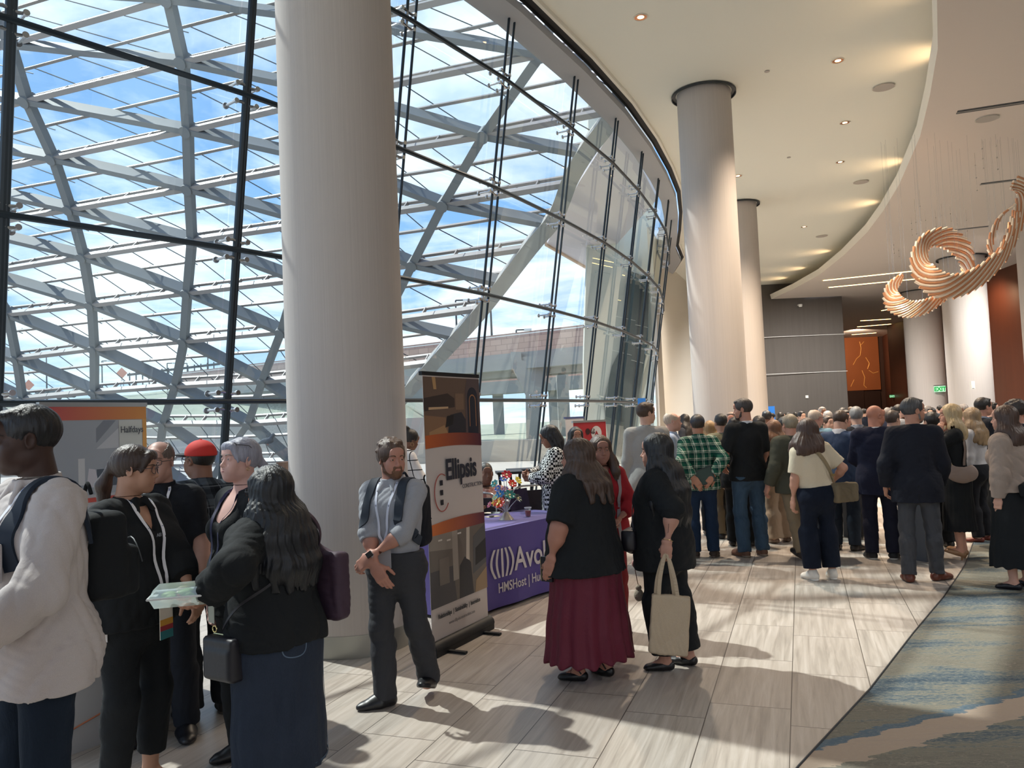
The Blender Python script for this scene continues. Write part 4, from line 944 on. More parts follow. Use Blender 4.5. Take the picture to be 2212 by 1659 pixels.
            for x in (-1, 1):
                Me = M @ rotz(-.35*x) @ rotx(.12)
                q += [E(H(.0775*x, -.006, -.006), A3(.0075, .020, .031)*z, k=.006, M=Me), E(H(.083*x, -.003, -.004), A3(.006, .011, .019)*z, k=.005, M=Me, op='s')]
                for xx in (1,): q.append(E(H(.0315*x, .0815, .0015), A3(.0155, .0125, .0125)*z, k=.004, M=M))   # closed lid volume round the eye
                q.append(E(H(.0315*x, .0945, -.0002), A3(.0120, .0078, .0053)*z, k=.002, M=M, op='s'))
            return q
        s.facep = facep
    # ---- body
    def body(s, feet_skin=True, slim=.0):
        u = s.u; F = s.torso(-slim)+s.legs(-slim)+s.neckp()+s.headp()+s.facep()
        for sd in (-1, 1):
            F += s.armp(sd, upto=3.0, k=.025)[:]
        for sd in (-1, 1): F += s.footp(sd, 0)
        Fh = []
        for sd in (-1, 1): Fh += s.handp(sd)
        F = F+Fh; s.F = F; parts = []; ex = []
        lo = s.hc-A3(.12, .14, .135)*s.hs; hi = s.hc+A3(.12, .15, .14)*s.hs; ex.append((lo+.012, hi-.012))
        parts.append(mesh_field(F, s.vh, lo, hi))
        for sd in (-1, 1):
            a = s.arm[sd]; pr = s.handp(sd); bb = [pbox(p) for p in pr]; lo = np.min([b[0] for b in bb], 0)-.004; hi = np.max([b[1] for b in bb], 0)+.004; ex.append((lo+.010, hi-.010)); parts.append(mesh_field(F, s.vf, lo, hi))
        for sd in (-1, 1):
            pass
        parts.append(mesh_field(F, s.vc, excl=ex)); s.bodyobj = mk('body', parts, s.skin, s.root)
        s.torsoF = s.torso(.014)
    def footp(s, sd, g=0.0, heel=0.0):
        hip, knee, ank, yaw, pitch = s.leg[sd]; M = rotz(-yaw) @ rotx(-pitch); u = s.u*(.92 if s.fem else 1.0)
        P = lambda x, y, z: ank+M @ (A3(x, y, z)*u)
        zb = -.085*s.u/u+.030
        return [C(ank, P(0, -.02, -.035), .030+g, .030+g, k=.02), C(P(0, -.035, -.050-.0), P(0, .05, -.052), .030*u+g, .034*u+g, k=.02), C(P(0, .04, -.052), P(.012*sd, .135, -.064), .034*u+g, .022*u+g, k=.02, s=(1.35, 1, .8), M=M), C(P(0, .0, -.01), P(0, .08, -.045), .028*u+g, .024*u+g, k=.02)]
    # ---- face details
    def eyes(s, iris='#3a2618', brow='#2a1c14', lips='#a8645a', lipon=True, browth=1.0):
        H = s.Hd; z = s.hs; R = s.root
        if s.lod >= 2: return
        for x in (-1, 1):
            b = MB(); b.sphere((0, 0, 0), .0118*z, 14, 10); Mx = Matrix.Translation(Vector(H(.0315*x, .0790, .0006))) @ Matrix([list(r) for r in s.Rh]).to_4x4(); xf(b, Mx); e = b.build('eye', mat('eye_white', '#e8e4de', .2), R)
            b = MB(); b.lathe([(.0052*z, 0), (.0045*z, .0010), (.0012*z, .0014)], n=14); Q = Mx @ Matrix.Translation((0, .0112*z, 0)) @ Matrix.Rotation(-PI/2, 4, 'X'); xf(b, Q); b.build('iris', mat('iris_'+iris[1:], iris, .15), e)
            pts = [(.013*x, .0905, .0250), (.024*x, .0925, .0282), (.037*x, .0850, .0278), (.049*x, .0700, .0215)]
            P, N_ = onto(s.F, [H(*p) for p in pts], .0008)
            b = MB(); pp = spline([tuple(p) for p in P], 4); b.tube(pp, [.0028*z*browth*(1-.55*(i/(len(pp)-1))**2) for i in range(len(pp))], 6); b.build('eyebrow', hairm(brow), R)
        if lipon:
            q = [E(H(0, .0950, -.0545), A3(.0205, .0068, .0050)*z, k=.003, M=s.Rh), E(H(0, .0950, -.0655), A3(.0175, .0075, .0060)*z, k=.003, M=s.Rh), C(H(-.021, .0965, -.0600), H(.021, .0965, -.0600), .0012, k=.003, op='s')]
            mk('lips', [mesh_field(q, .0016 if s.lod == 0 else .003)], mat('lips_'+lips[1:], lips, .45), R)
    def glasses(s, c='#1c1a1a', rnd=False, up=0.0, lens=None, back=0.0):
        z = s.hs; R = s.root; g = link('glasses', None, R); b = MB(); pts = lambda P: [s.Hd(*p) for p in P]
        zc = .002+up; yc = .107-back
        for x in (-1, 1):
            ring = []
            for k in range(25):
                a = 2*PI*k/24; ca, sa = math.cos(a), math.sin(a); e = 1.0 if rnd else .72
                ring.append((.0330*x+.0235*np.sign(ca)*abs(ca)**e, yc-.004*abs(ca*x+.3)**2-(.004 if ca*x > .5 else 0), zc+(.0225 if rnd else .0165)*np.sign(sa)*abs(sa)**e))
            b.tube(pts(ring), .0017*z, 6, caps=False); b.tube(pts([(.056*x, yc-.006, zc+.006), (.074*x, yc-.03, zc+.006), (.080*x, -.002, zc+.004), (.079*x, -.022, zc-.012)]), .0017*z, 5)
            if lens:
                l = MB(); cc = pts([(.0330*x, yc-.001, zc)])[0]; rr = pts(ring[:-1]); l.add([cc]+rr, [(0, 1+k, 1+(k+1) % 24) for k in range(24)]); l.build('lens', lens, R)
        b.tube(pts([(-.010, yc, zc+.004), (0, yc+.003, zc+.006), (.010, yc, zc+.004)]), .0017*z, 6)
        bpy.data.objects.remove(g); return b.build('glasses', mat('frames_'+c[1:], c, .3), R)
    # ---- clothes
    def top(s, c, name='shirt', sleeve=2.0, g=.014, gs=.016, hem=-.10, neck='crew', fold=.006, seed=1, gend=None, hemg=.0, tuck=False, smooth=.03, extra=None, m=None, hipg=0.0, drape=0):
        s.tophem = hem
        if hem < -.02: hipg = max(hipg, .018); hemg = max(hemg, .028)
        T = s.T; F = s.torso(g, hipg)
        if hem < -.02:
            for sd in (-1, 1): hp = s.leg[sd][0]; F.append(C(hp+A3(0, 0, .04), hp+(s.leg[sd][1]-hp)*.45, .088+.03*s.fat+g+.016, .088+.03*s.fat+g+.014, k=.05))
        if drape: F.append(C(T(0, 0, .32), T(0, 0, hem), .13+g+.04*s.fat, .16+g+drape+.07*s.fat, k=.05, s=(1, .82, 1), M=s.Rt))
        elif hemg: F.append(C(T(0, 0, .12), T(0, 0, hem-.01), .125+g+.05*s.fat, .155+g+hemg+.05*s.fat, k=.05, s=(1, .78, 1), M=s.Rt))
        axis = s.Rt @ A3(0, 0, 1); F.append(dict(t='p', n=-axis, o=-(axis @ T(0, 0, hem)), k=.006, op='i'))
        for sd in (-1, 1):
            sl = sleeve[sd] if isinstance(sleeve, dict) else sleeve
            if sl > 0: F += s.armp(sd, gs, sl, gend=gend)
        # neck opening
        if neck == 'crew': F.append(C(s.pn+s.Rt @ A3(0, .01, .0), s.Hd(0, -.01, -.02), .064, .075, k=.01, op='s'))
        elif neck == 'v': F.append(C(s.pn+s.Rt @ A3(0, .01, .0), s.Hd(0, -.01, -.02), .066, .08, k=.01, op='s')); F.append(C(T(0, .14, .36), T(0, .10, .52), .012, .075, k=.01, op='s'))
        elif neck == 'scoop': F.append(C(s.pn+s.Rt @ A3(0, .01, .0), s.Hd(0, -.01, -.02), .078, .09, k=.01, op='s')); F.append(E(T(0, .135, .455), (.080, .115, .115), k=.01, M=s.Rt, op='s'))
        elif neck == 'open': F.append(C(s.pn+s.Rt @ A3(0, .01, .0), s.Hd(0, -.01, -.02), .064, .075, k=.01, op='s')); F.append(C(T(0, .175, .40), T(0, .12, .53), .006, .040, k=.01, op='s'))
        if extra: F += extra
        s.topF = F
        o = mk(name, [mesh_field(F, s.vg, disp=folds(fold, 1, seed) if fold else None)], m or cloth(c), s.root); return o
    def collar(s, c, m=None, open_=.03, hgt=.052, name='collar'):
        ax = nrm(s.Hd(0, -.022, -.055)-s.pn); a = s.pn+s.Rt @ A3(0, -.002, -.030); b = a+ax*(hgt+.02)
        r = (.062 if s.fem else .070)+.012*s.fat
        F = [C(a, b, r+.014, r+.004, k=.0, flat=3), C(a-ax*.05, b+ax*.05, r+.004, r-.006, k=.004, op='s'), C(s.T(0, .13, .45), b+s.Rt @ A3(0, .13, .03), .004, open_, k=.004, op='s')]
        for x in (-1, 1): F.append(C(s.T(.030*x, .062, .512), s.T(.052*x, .098, .455), .016, .010, k=.012, s=(1.3, .6, 1)))
        return mk(name, [mesh_field(F, min(s.vg*.55, .008))], m or cloth(c), s.root)
    def trousers(s, c, g=.016, gf=.03, hem=.07, m=None, fold=.006, seed=3, name='trousers', top=.055, belt=None, crease=False, cut=None):
        if getattr(s, 'tophem', 0) < -.05: top = min(top, s.tophem+.045)
        u = s.u; F = s.legs(g, gf=gf, hem=True)
        hemz = hem*u
        F2 = []
        for sd in (-1, 1):
            hip, knee, ank, _, _ = s.leg[sd]
            if cut: pe = knee+(ank-knee)*cut; F2.append(C(knee, pe, .055+gf+.01*s.fat, .040+gf+.012*s.fat, k=.02, flat=1))
            else:
                pe = ank+A3(0, .0, hemz-.085*u); F2.append(C(knee+(ank-knee)*.4, pe, .046+(g+gf)/2+.012*s.fat, .036+gf+.006*s.fat, k=.02, flat=1))
        if cut:
            F = [p for i, p in enumerate(F) if (i % 3) != 2]
        F = F+F2; tp = s.torso(g+.001); F += [tp[2]]+[p for p in tp if p['t'] == 'c' and abs(p['a'][2]-s.T(0, 0, -.02)[2]) < .012*u+.02][:]
        for sd in (-1, 1): F.append(C(s.T(.05*sd, -.05, -.02), s.T(.08*sd, -.045, -.06), .083+g+.03*s.fat, k=.04))
        ax = s.Rt @ A3(0, 0, 1); F.append(dict(t='p', n=ax, o=ax @ s.T(0, 0, top), k=.004, op='i'))
        s.legF = F; o = mk(name, [mesh_field(F, s.vg, disp=folds(fold, 1.2, seed, 2.0))], m or cloth(c), s.root)
        if belt:
            F = [C(s.T(0, 0, top-.045), s.T(0, 0, top-.008), (.145 if s.fem else .136)+.055*s.fat+g, None, k=0, s=(1, .75+.12*s.fat, 1), M=s.Rt, flat=3)]
            mk('belt', [mesh_field(F, max(.006, s.vg*.7))], mat('leather_'+belt[1:], belt, .45), s.root)
        return o
    def skirt(s, c, hem, rt=.15, rb=.24, sy=.78, pleat=0.0, npl=22, m=None, top=.04, name='skirt', yoff=-.01, uneven=0):
        u = s.u; a = s.T(0, -.0, top); b = A3(0, yoff, hem*u); hipr = max(.172+.06*s.fat, rt+.03)
        F = [C(s.T(0, 0, top), s.T(0, -.005, -.10), rt+.05*s.fat, hipr+.01, k=.03, s=(1, sy, 1), flat=2), C(s.T(0, -.005, -.10), b, hipr+.01, rb, k=.05, s=(1, sy, 1), flat=1)]
        zt, zb = a[2], b[2]
        def dp(X, Y, Z):
            th = np.arctan2(Y/sy, X); q = np.clip((zt-Z)/(zt-zb), 0, 1)**.8
            return pleat*q*(np.sin(th*npl+1.3*np.sin(Z*5))+.5*np.sin(th*npl*.53+2))*.7+(.0035*np.sin(Z*22+X*17)*q)+uneven*0
        s.skF = F; return mk(name, [mesh_field(F, s.vg, disp=dp)], m or cloth(c), s.root)
    def shoes(s, c, kind='dress', sole=None):
        sm = mat('shoe_'+c[1:]+kind, c, .4 if kind in ('dress', 'flat', 'heel') else .7, spec=.5)
        for sd in (-1, 1):
            hip, knee, ank, yaw, pitch = s.leg[sd]; M = rotz(-yaw) @ rotx(-pitch); u = s.u*(.92 if s.fem else 1.0); P = lambda x, y, z: ank+M @ (A3(x, y, z)*u)
            g = .009 if kind in ('flat', 'heel') else .013
            F = s.footp(sd, g)
            zs = -.085*s.u/u
            if kind in ('flat', 'heel'):
                F = F[1:3]+[C(P(0, .10, zs+.022), P(.008*sd, .160, zs+.016), .030*u, .010, k=.02, s=(1.1, 1, .6), M=M)]
                F.append(E(P(0, .032, zs+.078), A3(.040, .078, .052)*u, k=.006, M=M, op='s'))
            elif kind == 'sneaker': F += [C(P(0, .06, zs+.045), P(.010*sd, .155, zs+.030), .040*u, .034*u, k=.02, M=M)]
            else: F += [C(P(0, .06, zs+.042), P(.008*sd, .175, zs+.022), .036*u, .020*u, k=.025, s=(1.2, 1, .9), M=M)]
            up = M @ A3(0, 0, 1)
            if kind in ('sneaker', 'dress'): F.append(dict(t='p', n=up, o=up @ P(0, 0, .055 if kind == 'sneaker' else .02), k=.004, op='i'))
            F.append(dict(t='p', n=-up, o=-(up @ P(0, 0, zs+.006)), k=.002, op='i'))
            sh = mk('shoe', [mesh_field(F, (.006, .009, .014)[s.lod])], sm, s.root)
            if sole and sh is not None and s.lod < 2:
                F2 = [C(P(0, -.04, zs), P(0, .05, zs), .041*u, .043*u, k=.02, s=(1, 1, 1), M=M), C(P(0, .05, zs), P(.010*sd, .158, zs), .047*u, .038*u, k=.02, M=M)]
                F2.append(dict(t='p', n=up, o=up @ P(0, 0, zs+.026), k=.002, op='i')); F2.append(dict(t='p', n=-up, o=-(up @ P(0, 0, zs+.001)), k=.0, op='i'))
                mk('sole', [mesh_field(F2, (.006, .009, .014)[s.lod])], mat('sole_'+sole[1:], sole, .6), sh)
            if kind == 'heel' and sh is not None:
                b = MB(); b.tube([P(0, -.045, zs+.03), P(0, -.052, zs-.06)], [.018, .006], 8); b.build('heel', sm, sh)
    # ---- hair
    def hair(s, style, c, c2=None, length=.30, seed=0, vol=0.0, side=0):
        H = s.Hd; M = s.Rh; z = s.hs; m = hairm(c, c2); T = s.T; v = vol; F = []
        rip = (.0022, .0028, .003)[s.lod]
        def cap(gx=.010, low=-.045):
            q = [E(H(0, -.018, .034), A3(.0745+gx+v, .096+gx+v, .088+gx+v)*z, k=.01, M=M)]
            q.append(E(H(0, .100+.004, -.030), A3(.071, .066, .088)*z, k=.012, M=M, op='s'))
            for x in (-1, 1): q.append(E(H(.088*x, .030, -.060), A3(.030, .040, .055)*z, k=.01, M=M, op='s'))
            return q
        if style in ('short', 'balding', 'buzz'):
            F = cap(.011 if style == 'short' else .005); ax = M @ A3(0, .35, 1); ax = nrm(ax); F.append(dict(t='p', n=-ax, o=-(ax @ H(0, -.06, -.055)), k=.02, op='i'))
            for x in (-1, 1): F.append(E(H(.082*x, -.004, -.010), A3(.018, .022, .032)*z, k=.008, M=M, op='s'))
            if style == 'short': F.insert(1, E(H(.006, .052, .096), A3(.056, .034, .016)*z+v*.5, k=.02, M=M))
            if style == 'balding': F.append(E(H(0, .040, .110), A3(.062, .110, .075)*z, k=.01, M=M, op='s'))
        elif style == 'curly_short':
            F = cap(.016); ax = nrm(M @ A3(0, .35, 1)); F.append(dict(t='p', n=-ax, o=-(ax @ H(0, -.06, -.05)), k=.02, op='i'))
            r = np.random.RandomState(seed)
            for i in range(34):
                a = r.rand()*6.28; b = .15+r.rand()*1.2; d = A3(math.cos(a)*math.cos(b), math.sin(a)*math.cos(b)*1.0, math.sin(b))
                if d[1] > .55 and d[2] < .55: continue
                F.append(E(H(*(A3(0, -.018, .034)+d*A3(.084, .104, .098))), A3(.018, .018, .013)*z, k=.01, M=M))
        else:
            F = cap(.013 if style != 'pony' else .010)
            # parting / fringe
            if style in ('long', 'wavy', 'bob', 'curly_long'):
                sx = .088 if style != 'wavy' else .095
                back = s.torso(.02)
                for x in (-1, 1):
                    F.append(C(H(.055*x, .035, .055), H(.078*x, .020, -.07), .024+v, .022+v, k=.03)); F.append(C(H(.062*x, -.03, .02), H(.074*x, -.035, -.09), .036+v, .036+v, k=.03))
                F.append(C(H(0, -.055, .02), H(0, -.075, -.10), .060+v, .060+v, k=.04, s=(1.3, .8, 1), M=M))
                L = length
                if style == 'bob': L = length
                base = H(0, -.075, -.09); rt = s.Rt
                # falling mass lies on the back / shoulders
                dn = A3(0, 0, -1)
                cols = [(-.095, .035, .030, .86, .02), (-.082, .01, .036, .95, .01), (-.058, -.005, .038, 1.02, 0), (-.030, -.012, .040, 1.05, 0), (0, -.014, .041, 1.06, 0), (.030, -.012, .040, 1.03, 0), (.058, -.005, .038, 1.04, 0), (.082, .01, .036, .97, .01), (.095, .035, .030, .9, .02)]
                for x, yy, rr, ll, fy in cols:
                    p = base+rt @ A3(x, yy+.02, 0); q_ = p+dn*L*ll+rt @ A3(x*.30, -.030+fy, 0)
                    n_ = 4; P2 = np.array([p+(q_-p)*t for t in np.linspace(0, 1, n_+1)])
                    ev_ = evalpts(back, P2); gr_ = grad(back, P2); P2 = P2+gr_*np.maximum(.014-ev_, 0)[:, None]
                    for i in range(n_): F.append(C(P2[i], P2[i+1], (rr+v)*(1-.11*i), (rr+v)*(1-.11*(i+1)-(.10 if i == 3 else 0)), k=.038, s=(1, .75, 1)))
                if side:
                    for x in ((-1, 1) if side == 2 else (side,)):
                        p = H(.078*x, .02, -.06); q_ = T(.105*x, .10, .30-.2*length); F.append(C(p, T(.11*x, .075, .47), .03, .034, k=.03)); F.append(C(T(.11*x, .075, .47), q_, .034, .016, k=.03))
            elif style == 'pony':
                b0 = H(0, -.115, .02); b1 = T(0, -.10-.03*v, .43-.25*length*0); b1 = b0+s.Rt @ A3(0, -.055, -.10); b2 = b1+A3(0, .0, -length)+s.Rt @ A3(0, -.0, 0); F += [C(b0, b1, .020, .036, k=.02), C(b1, b2, .036, .014, k=.02)]
                F.append(E(H(.0, .075, .070), A3(.062, .028, .032)*z, k=.02, M=M)); F.append(C(H(.05, .07, .05), H(.066, .050, -.01), .014, .006, k=.012)); F.append(C(H(-.05, .07, .05), H(-.066, .050, -.01), .014, .006, k=.012))
            elif style == 'bun':
                F.append(E(H(0, -.090, .105), A3(.045, .045, .040)*z, k=.015, M=M)); F.append(E(H(.02, -.110, .120), A3(.03, .03, .028)*z, k=.01, M=M))
            elif style == 'braids':
                for i in range(9):
                    a = D2R(-150+i*37.5-90+90); x = .082*math.sin(D2R(-120+i*30)); y = -.095*math.cos(D2R(-120+i*30)*.9)-.01
                    p = H(x, y, .0); q0 = H(x*1.05, y-.01, -.11); q1 = q0+A3(0, 0, -length*(.8+.05*(i % 3)))+s.Rt @ A3(x*.3, -.03, 0); F += [C(p, q0, .022, .019, k=.012), C(q0, q1, .019, .012, k=.008)]
                F.append(C(H(0, -.09, .03), H(0, -.10, -.09), .05, .05, k=.03, s=(1.3, .8, 1), M=M))
        hc_ = s.hc; big = style in ('long', 'wavy', 'curly_long', 'bob'); amp = (.0030 if style in ('wavy', 'curly_long') else .0022)
        def dp(X, Y, Z):
            th = np.arctan2(X-hc_[0], -(Y-hc_[1])+.02); wv = np.sin((Z-hc_[2])*(34 if style in ('wavy', 'curly_long') else 9)+seed)*(.35 if style in ('wavy', 'curly_long') else .12)
            wv = wv+.5*np.sin(th*5+seed)*np.sin((Z-hc_[2])*19+th*3); return amp*(np.sin(th*31+wv*5+seed)+.7*np.sin(th*67+wv*8)+.6*np.sin((X*1.0+Y)*130+wv*6))*.55
        hv = (.0055, .009, .015)[s.lod]
        if style == 'buzz': dp = None
        lo = None
        s.hairF = F
        return mk('hair', [mesh_field(F, hv, disp=dp)], m, s.root)
    def beard(s, c, g=.006):
        H = s.Hd; M = s.Rh; F = s.headp(g*s.hs)[2:]+[E(H(0, .080, -.062), A3(.032, .020, .028)*s.hs, k=.015, M=M)]
        ax = nrm(M @ A3(0, -.42, 1)); F.append(dict(t='p', n=ax, o=ax @ H(0, .04, -.050), k=.012, op='i')); F.append(E(H(0, .104, -.0595), A3(.020, .018, .0085)*s.hs, k=.004, M=M, op='s'))
        F.append(C(H(-.020, .0945, -.0485), H(.020, .0945, -.0485), .0075, k=.008)); [F.append(C(H(.022*x, .092, -.049), H(.031*x, .082, -.072), .0075, .009, k=.008)) for x in (-1, 1)]; [F.append(C(H(.060*x, .028, -.075), H(.073*x, .008, -.02), .012, .006, k=.012)) for x in (-1, 1)]
        return mk('beard', [mesh_field(F, (.0042, .007, .012)[s.lod], disp=lambda X, Y, Z: .0012*np.sin(X*400)*np.sin(Z*300))], hairm(c), s.root)
    def earring(s, sd, c='#d8c890', r=.012):
        b = MB(); ring = [s.Hd(.081*sd, -.004+r*math.sin(a), -.040-r+r*math.cos(a)) for a in np.linspace(0, 2*PI, 17)]; b.tube(ring, .0014, 6); b.build('earring', mat('gold_metal', c, .25, 1), s.root)
    def lanyard(s, c, F=None, drop=.12, x0=.064, badge='#e8e6e0', bw=.075, bh=.10, txt=None, txtc='#2a4a8c', w=.015, badge2=None, off=.005):
        F = F or s.topF; T = s.T; side = []
        pts = [T(-.050, -.035, .52), T(-.064, .015, .515), T(-x0, .09, .46), T(-.045, .16, .36), T(-.012, .17, drop+.05), T(0, .18, drop)]
        o, P, N_ = ribbon(F, pts, w, mat('ribbon_'+c[1:], c, .6), 'lanyard', s.root, off)
        pts2 = [(p[0]*-1+0, p[1], p[2]) for p in [tuple(q) for q in [T(-.055, -.045, .50)]]]
        r = [T(.050, -.035, .52), T(.064, .015, .515), T(x0, .09, .46), T(.045, .16, .36), T(.012, .17, drop+.05), T(0, .18, drop)]
        o2, P2, N2 = ribbon(F, r, w, mat('ribbon_'+c[1:], c, .6), 'lanyard', s.root, off)
        if txt and s.lod == 0:
            for PP, NN in ((P, N_), (P2, N2)):
                for t0 in (.30, .58):
                    i = int(len(PP)*t0); j = int(len(PP)*(t0+.10)); d = nrm(PP[j]-PP[i]); n_ = nrm(NN[i]); up_ = np.cross(n_, d)
                    tm = text_mb(txt, .013, .0003, .0002); xf(tm, frame(PP[i]-up_*.004+n_*.003, d, up_, n_)); tm.build('lettering', mat('ink_'+txtc[1:], txtc, .6), o)
        e = P[-1]; n_ = nrm(N_[-1]); fx = nrm(np.cross(n_, A3(0, 0, 1)))*-1; uz = np.cross(n_, fx) if False else A3(0, 0, 1)
        b = MB(); ctr = e+A3(0, 0, -bh/2-.02)+n_*.006; ctr = e+n_*.01+A3(0, 0, -bh/2-.02); xfm = frame(ctr, fx, n_, (0, 0, 1)); b.box((0, 0, 0), (bw, .003, bh)); xf(b, xfm); bd = b.build('badge', mat('badge_'+badge[1:], badge, .4), s.root, smooth=False)
        if badge2:
            for k, (cc, z0, z1) in enumerate(badge2):
                b = MB(); b.box((0, .002, bh*(.5-(z0+z1)/2)), (bw*.98, .002, bh*(z1-z0))); xf(b, xfm); b.build('badge_band', mat('badge_'+cc[1:], cc, .5), bd, smooth=False)
        b = MB(); b.tube([e, e+A3(0, 0, -.022)+n_*.008], .003, 6); b.build('clip', M_CHROME, s.root)
    def watch(s, sd, c='#20242a', face='#c8ccd0', t=.93):
        a = s.arm[sd]; p = a['el']+(a['wr']-a['el'])*t; d = nrm(a['wr']-a['el']); r = s.ar[3]+.004; F = [C(p-d*.010, p+d*.010, r+.0005, k=0, flat=3)]
        mk('watch_band', [mesh_field(F, .0035)], mat('strap_'+c[1:], c, .5), s.root); n = -a['n']; b = MB(); b.box((0, 0, 0), (.036, .036, .010)); xf(b, frame(p+n*(r+.004), d, np.cross(n, d), n)); b.build('watch_case', mat('watch_face', face, .25, .4), s.root, smooth=False)
    def world(s, p): return Matrix.Translation((s.xy[0], s.xy[1], s.root.location.z)) @ Matrix.Rotation(-s.az, 4, 'Z') @ Vector(tuple(p))
    def prop(s, name, label, cat, base, group=None):
        """a top-level thing carried by this person, built in the person's local axes about 'base'"""
        t = thing(name, label, cat, s.world(base), -s.az, group); return t
# ============================================================ THE PEOPLE, nearest first
def hgt(px, py, Y): return atY(px, py, Y).z
def gx(px, py, Y): p = atY(px, py+60*4/Y, Y); return (p.x, p.y)
def loc(xy, az, u, w):
    a = D2R(az); d = Vector((w[0]-xy[0], w[1]-xy[1])); c, s_ = math.cos(a), math.sin(a)
    return ((d.x*c-d.y*s_)/u, (d.x*s_+d.y*c)/u, w[2]/u)
def mkp(label, px, py, Y, az, **k):
    h = k.pop('h', None) or hgt(px, py, Y); off = k.pop('off', (0, 0)); xy = gx(px, py, Y); xy = (xy[0]+off[0], xy[1]+off[1]); aw = k.pop('armw', None)
    if aw:
        k['arms'] = dict(k.get('arms') or {})
        for sd, (q, hint) in aw.items(): k['arms'][sd] = ('to', loc(xy, az, h/1.75, q), hint)
    return Person(label, xy, az, h, **k)
SK_L, SK_M, SK_D, SK_B, SK_P = '#c49c88', '#b2876f', '#785544', '#43302a', '#cda698'
# --- man in white shirt, left edge
P1 = mkp('man in a loose white shirt with a dark backpack strap, cropped at the left edge', 36, 866, 2.95, -142, skin=SK_B, fat=.30, head=(14, -4, 0), off=(.07, .0),
    arms={-1: ('to', (-.10, .22, .99), (-1, -.35, 0)), 1: ('dir', (.1, .1, -1), (.1, .4, -1))}, stance=.13)
P1.body(); P1.eyes(lips='#4a2c28', brow='#15100e'); P1.hair('short', '#0b0c10', vol=-.004); P1.top('#bfb8b6', sleeve={-1: 1.86, 1: 1.86}, g=.024, gs=.030, hem=-.17, neck='open', fold=.014, hemg=.035, hipg=.022, gend=.040, seed=5, name='shirt')
P1.collar('#bdb6b4', hgt=.045); P1.trousers('#27303c', g=.014, gf=.045, m=denim('#1d2734')); P1.shoes('#101010', 'dress')
ribbon(P1.topF, [P1.T(-.10, -.14, .30), P1.T(-.115, -.05, .46), P1.T(-.115, .04, .47), P1.T(-.12, .13, .36), P1.T(-.135, .13, .24)], .062, mat('strap_navy', '#1c2838', .8), 'backpack_strap', P1.root, .010, .014)
P1.lanyard('#e6e8ef', txt='DEN', drop=.10)
P1.watch(-1, '#101214', '#1c1e22')
mk('shirt_pocket', [mesh_field([BX(P1.T(-.075, .165, .27), (.052, .012, .062), .006, k=.0, M=P1.Rt)], .006)], cloth('#bfb8b6'), P1.root)
# --- beige knit sleeve at the very edge
P2 = mkp('person in a beige knit jumper, only a sleeve in view at the left edge', -250, 905, 2.25, -160, fem=True, lod=1, fat=.3, skin=SK_M, h=1.66, arms={-1: ('dir', (-.25, -.1, -1), (-.1, .3, -1))})
P2.body(); P2.top('#b39a88', g=.024, gs=.026, sleeve=1.95, hem=-.12, fold=.008, name='jumper'); P2.trousers('#2a2c34'); P2.shoes('#222222', 'flat'); P2.hair('long', '#3a2a20')
# --- woman with ponytail and round glasses
P3 = mkp('dark-haired woman with ponytail and round glasses in black, wearing a white lanyard', 258, 957, 3.9, 108, fem=True, fat=.42, skin=SK_M, head=(-28, -4, 0), off=(.05, 0), stance=.12,
    arms={1: ('dir', (.26, -.34, -1), (.05, .0, -1)), -1: ('to', (-.05, .33, .98), (-1, -.4, -.2))}, hand={1: dict(n=(-.6, -.6, 0), curl=.28, spread=.5), -1: dict(n=(.3, -.2, -.9), curl=.7)})
P3.body(); P3.eyes(lips='#94564c', brow='#1c1412'); P3.glasses('#30242a', rnd=True); P3.hair('pony', '#1a1414', '#4a3428', length=.24, seed=1); P3.top('#141820', g=.018, gs=.026, sleeve={1: 1.98, -1: 1.55}, hem=-.10, neck='v', fold=.009, seed=11, name='jacket'); P3.trousers('#15181d', g=.012, gf=.022, cut=.78); P3.shoes('#15151a', 'flat')
P3.lanyard('#e9ebf2', drop=.02, txt='DEN', badge='#e8e2d6', bw=.085, bh=.16, badge2=[('#d8a040', .42, .6), ('#a0303c', .6, .75), ('#2f7a80', .75, 1.0)]); P3.watch(-1, '#22242a', '#4a4c50', .9); P3.collar('#141820', hgt=.03, open_=.06)
tm = text_mb('AEI', .022, .0005, .0003); xf(tm, frame(P3.T(.03, .19, .33), (-1, 0, 0), (0, -.1, 1), (0, 1, 0))); tm.build('lettering', mat('ink_grey', '#8e949c', .5), P3.root)
# --- man in glasses between
P4 = mkp('balding man in dark-rimmed glasses and black polo with white lanyard, facing us between two women', 346, 947, 4.6, 172, skin='#b58e80', fat=.25, head=(5, -3, 0), lod=0)
P4.body(); P4.eyes(brow='#3c2e28'); P4.glasses('#181a20'); P4.hair('balding', '#4c423c'); P4.top('#171c24', sleeve=.75, hem=-.12, neck='open', name='polo_shirt', seed=4); P4.collar('#171c24'); P4.trousers('#1c2028'); P4.shoes('#14141a'); P4.lanyard('#e9ebf2', txt='DEN', drop=.16)
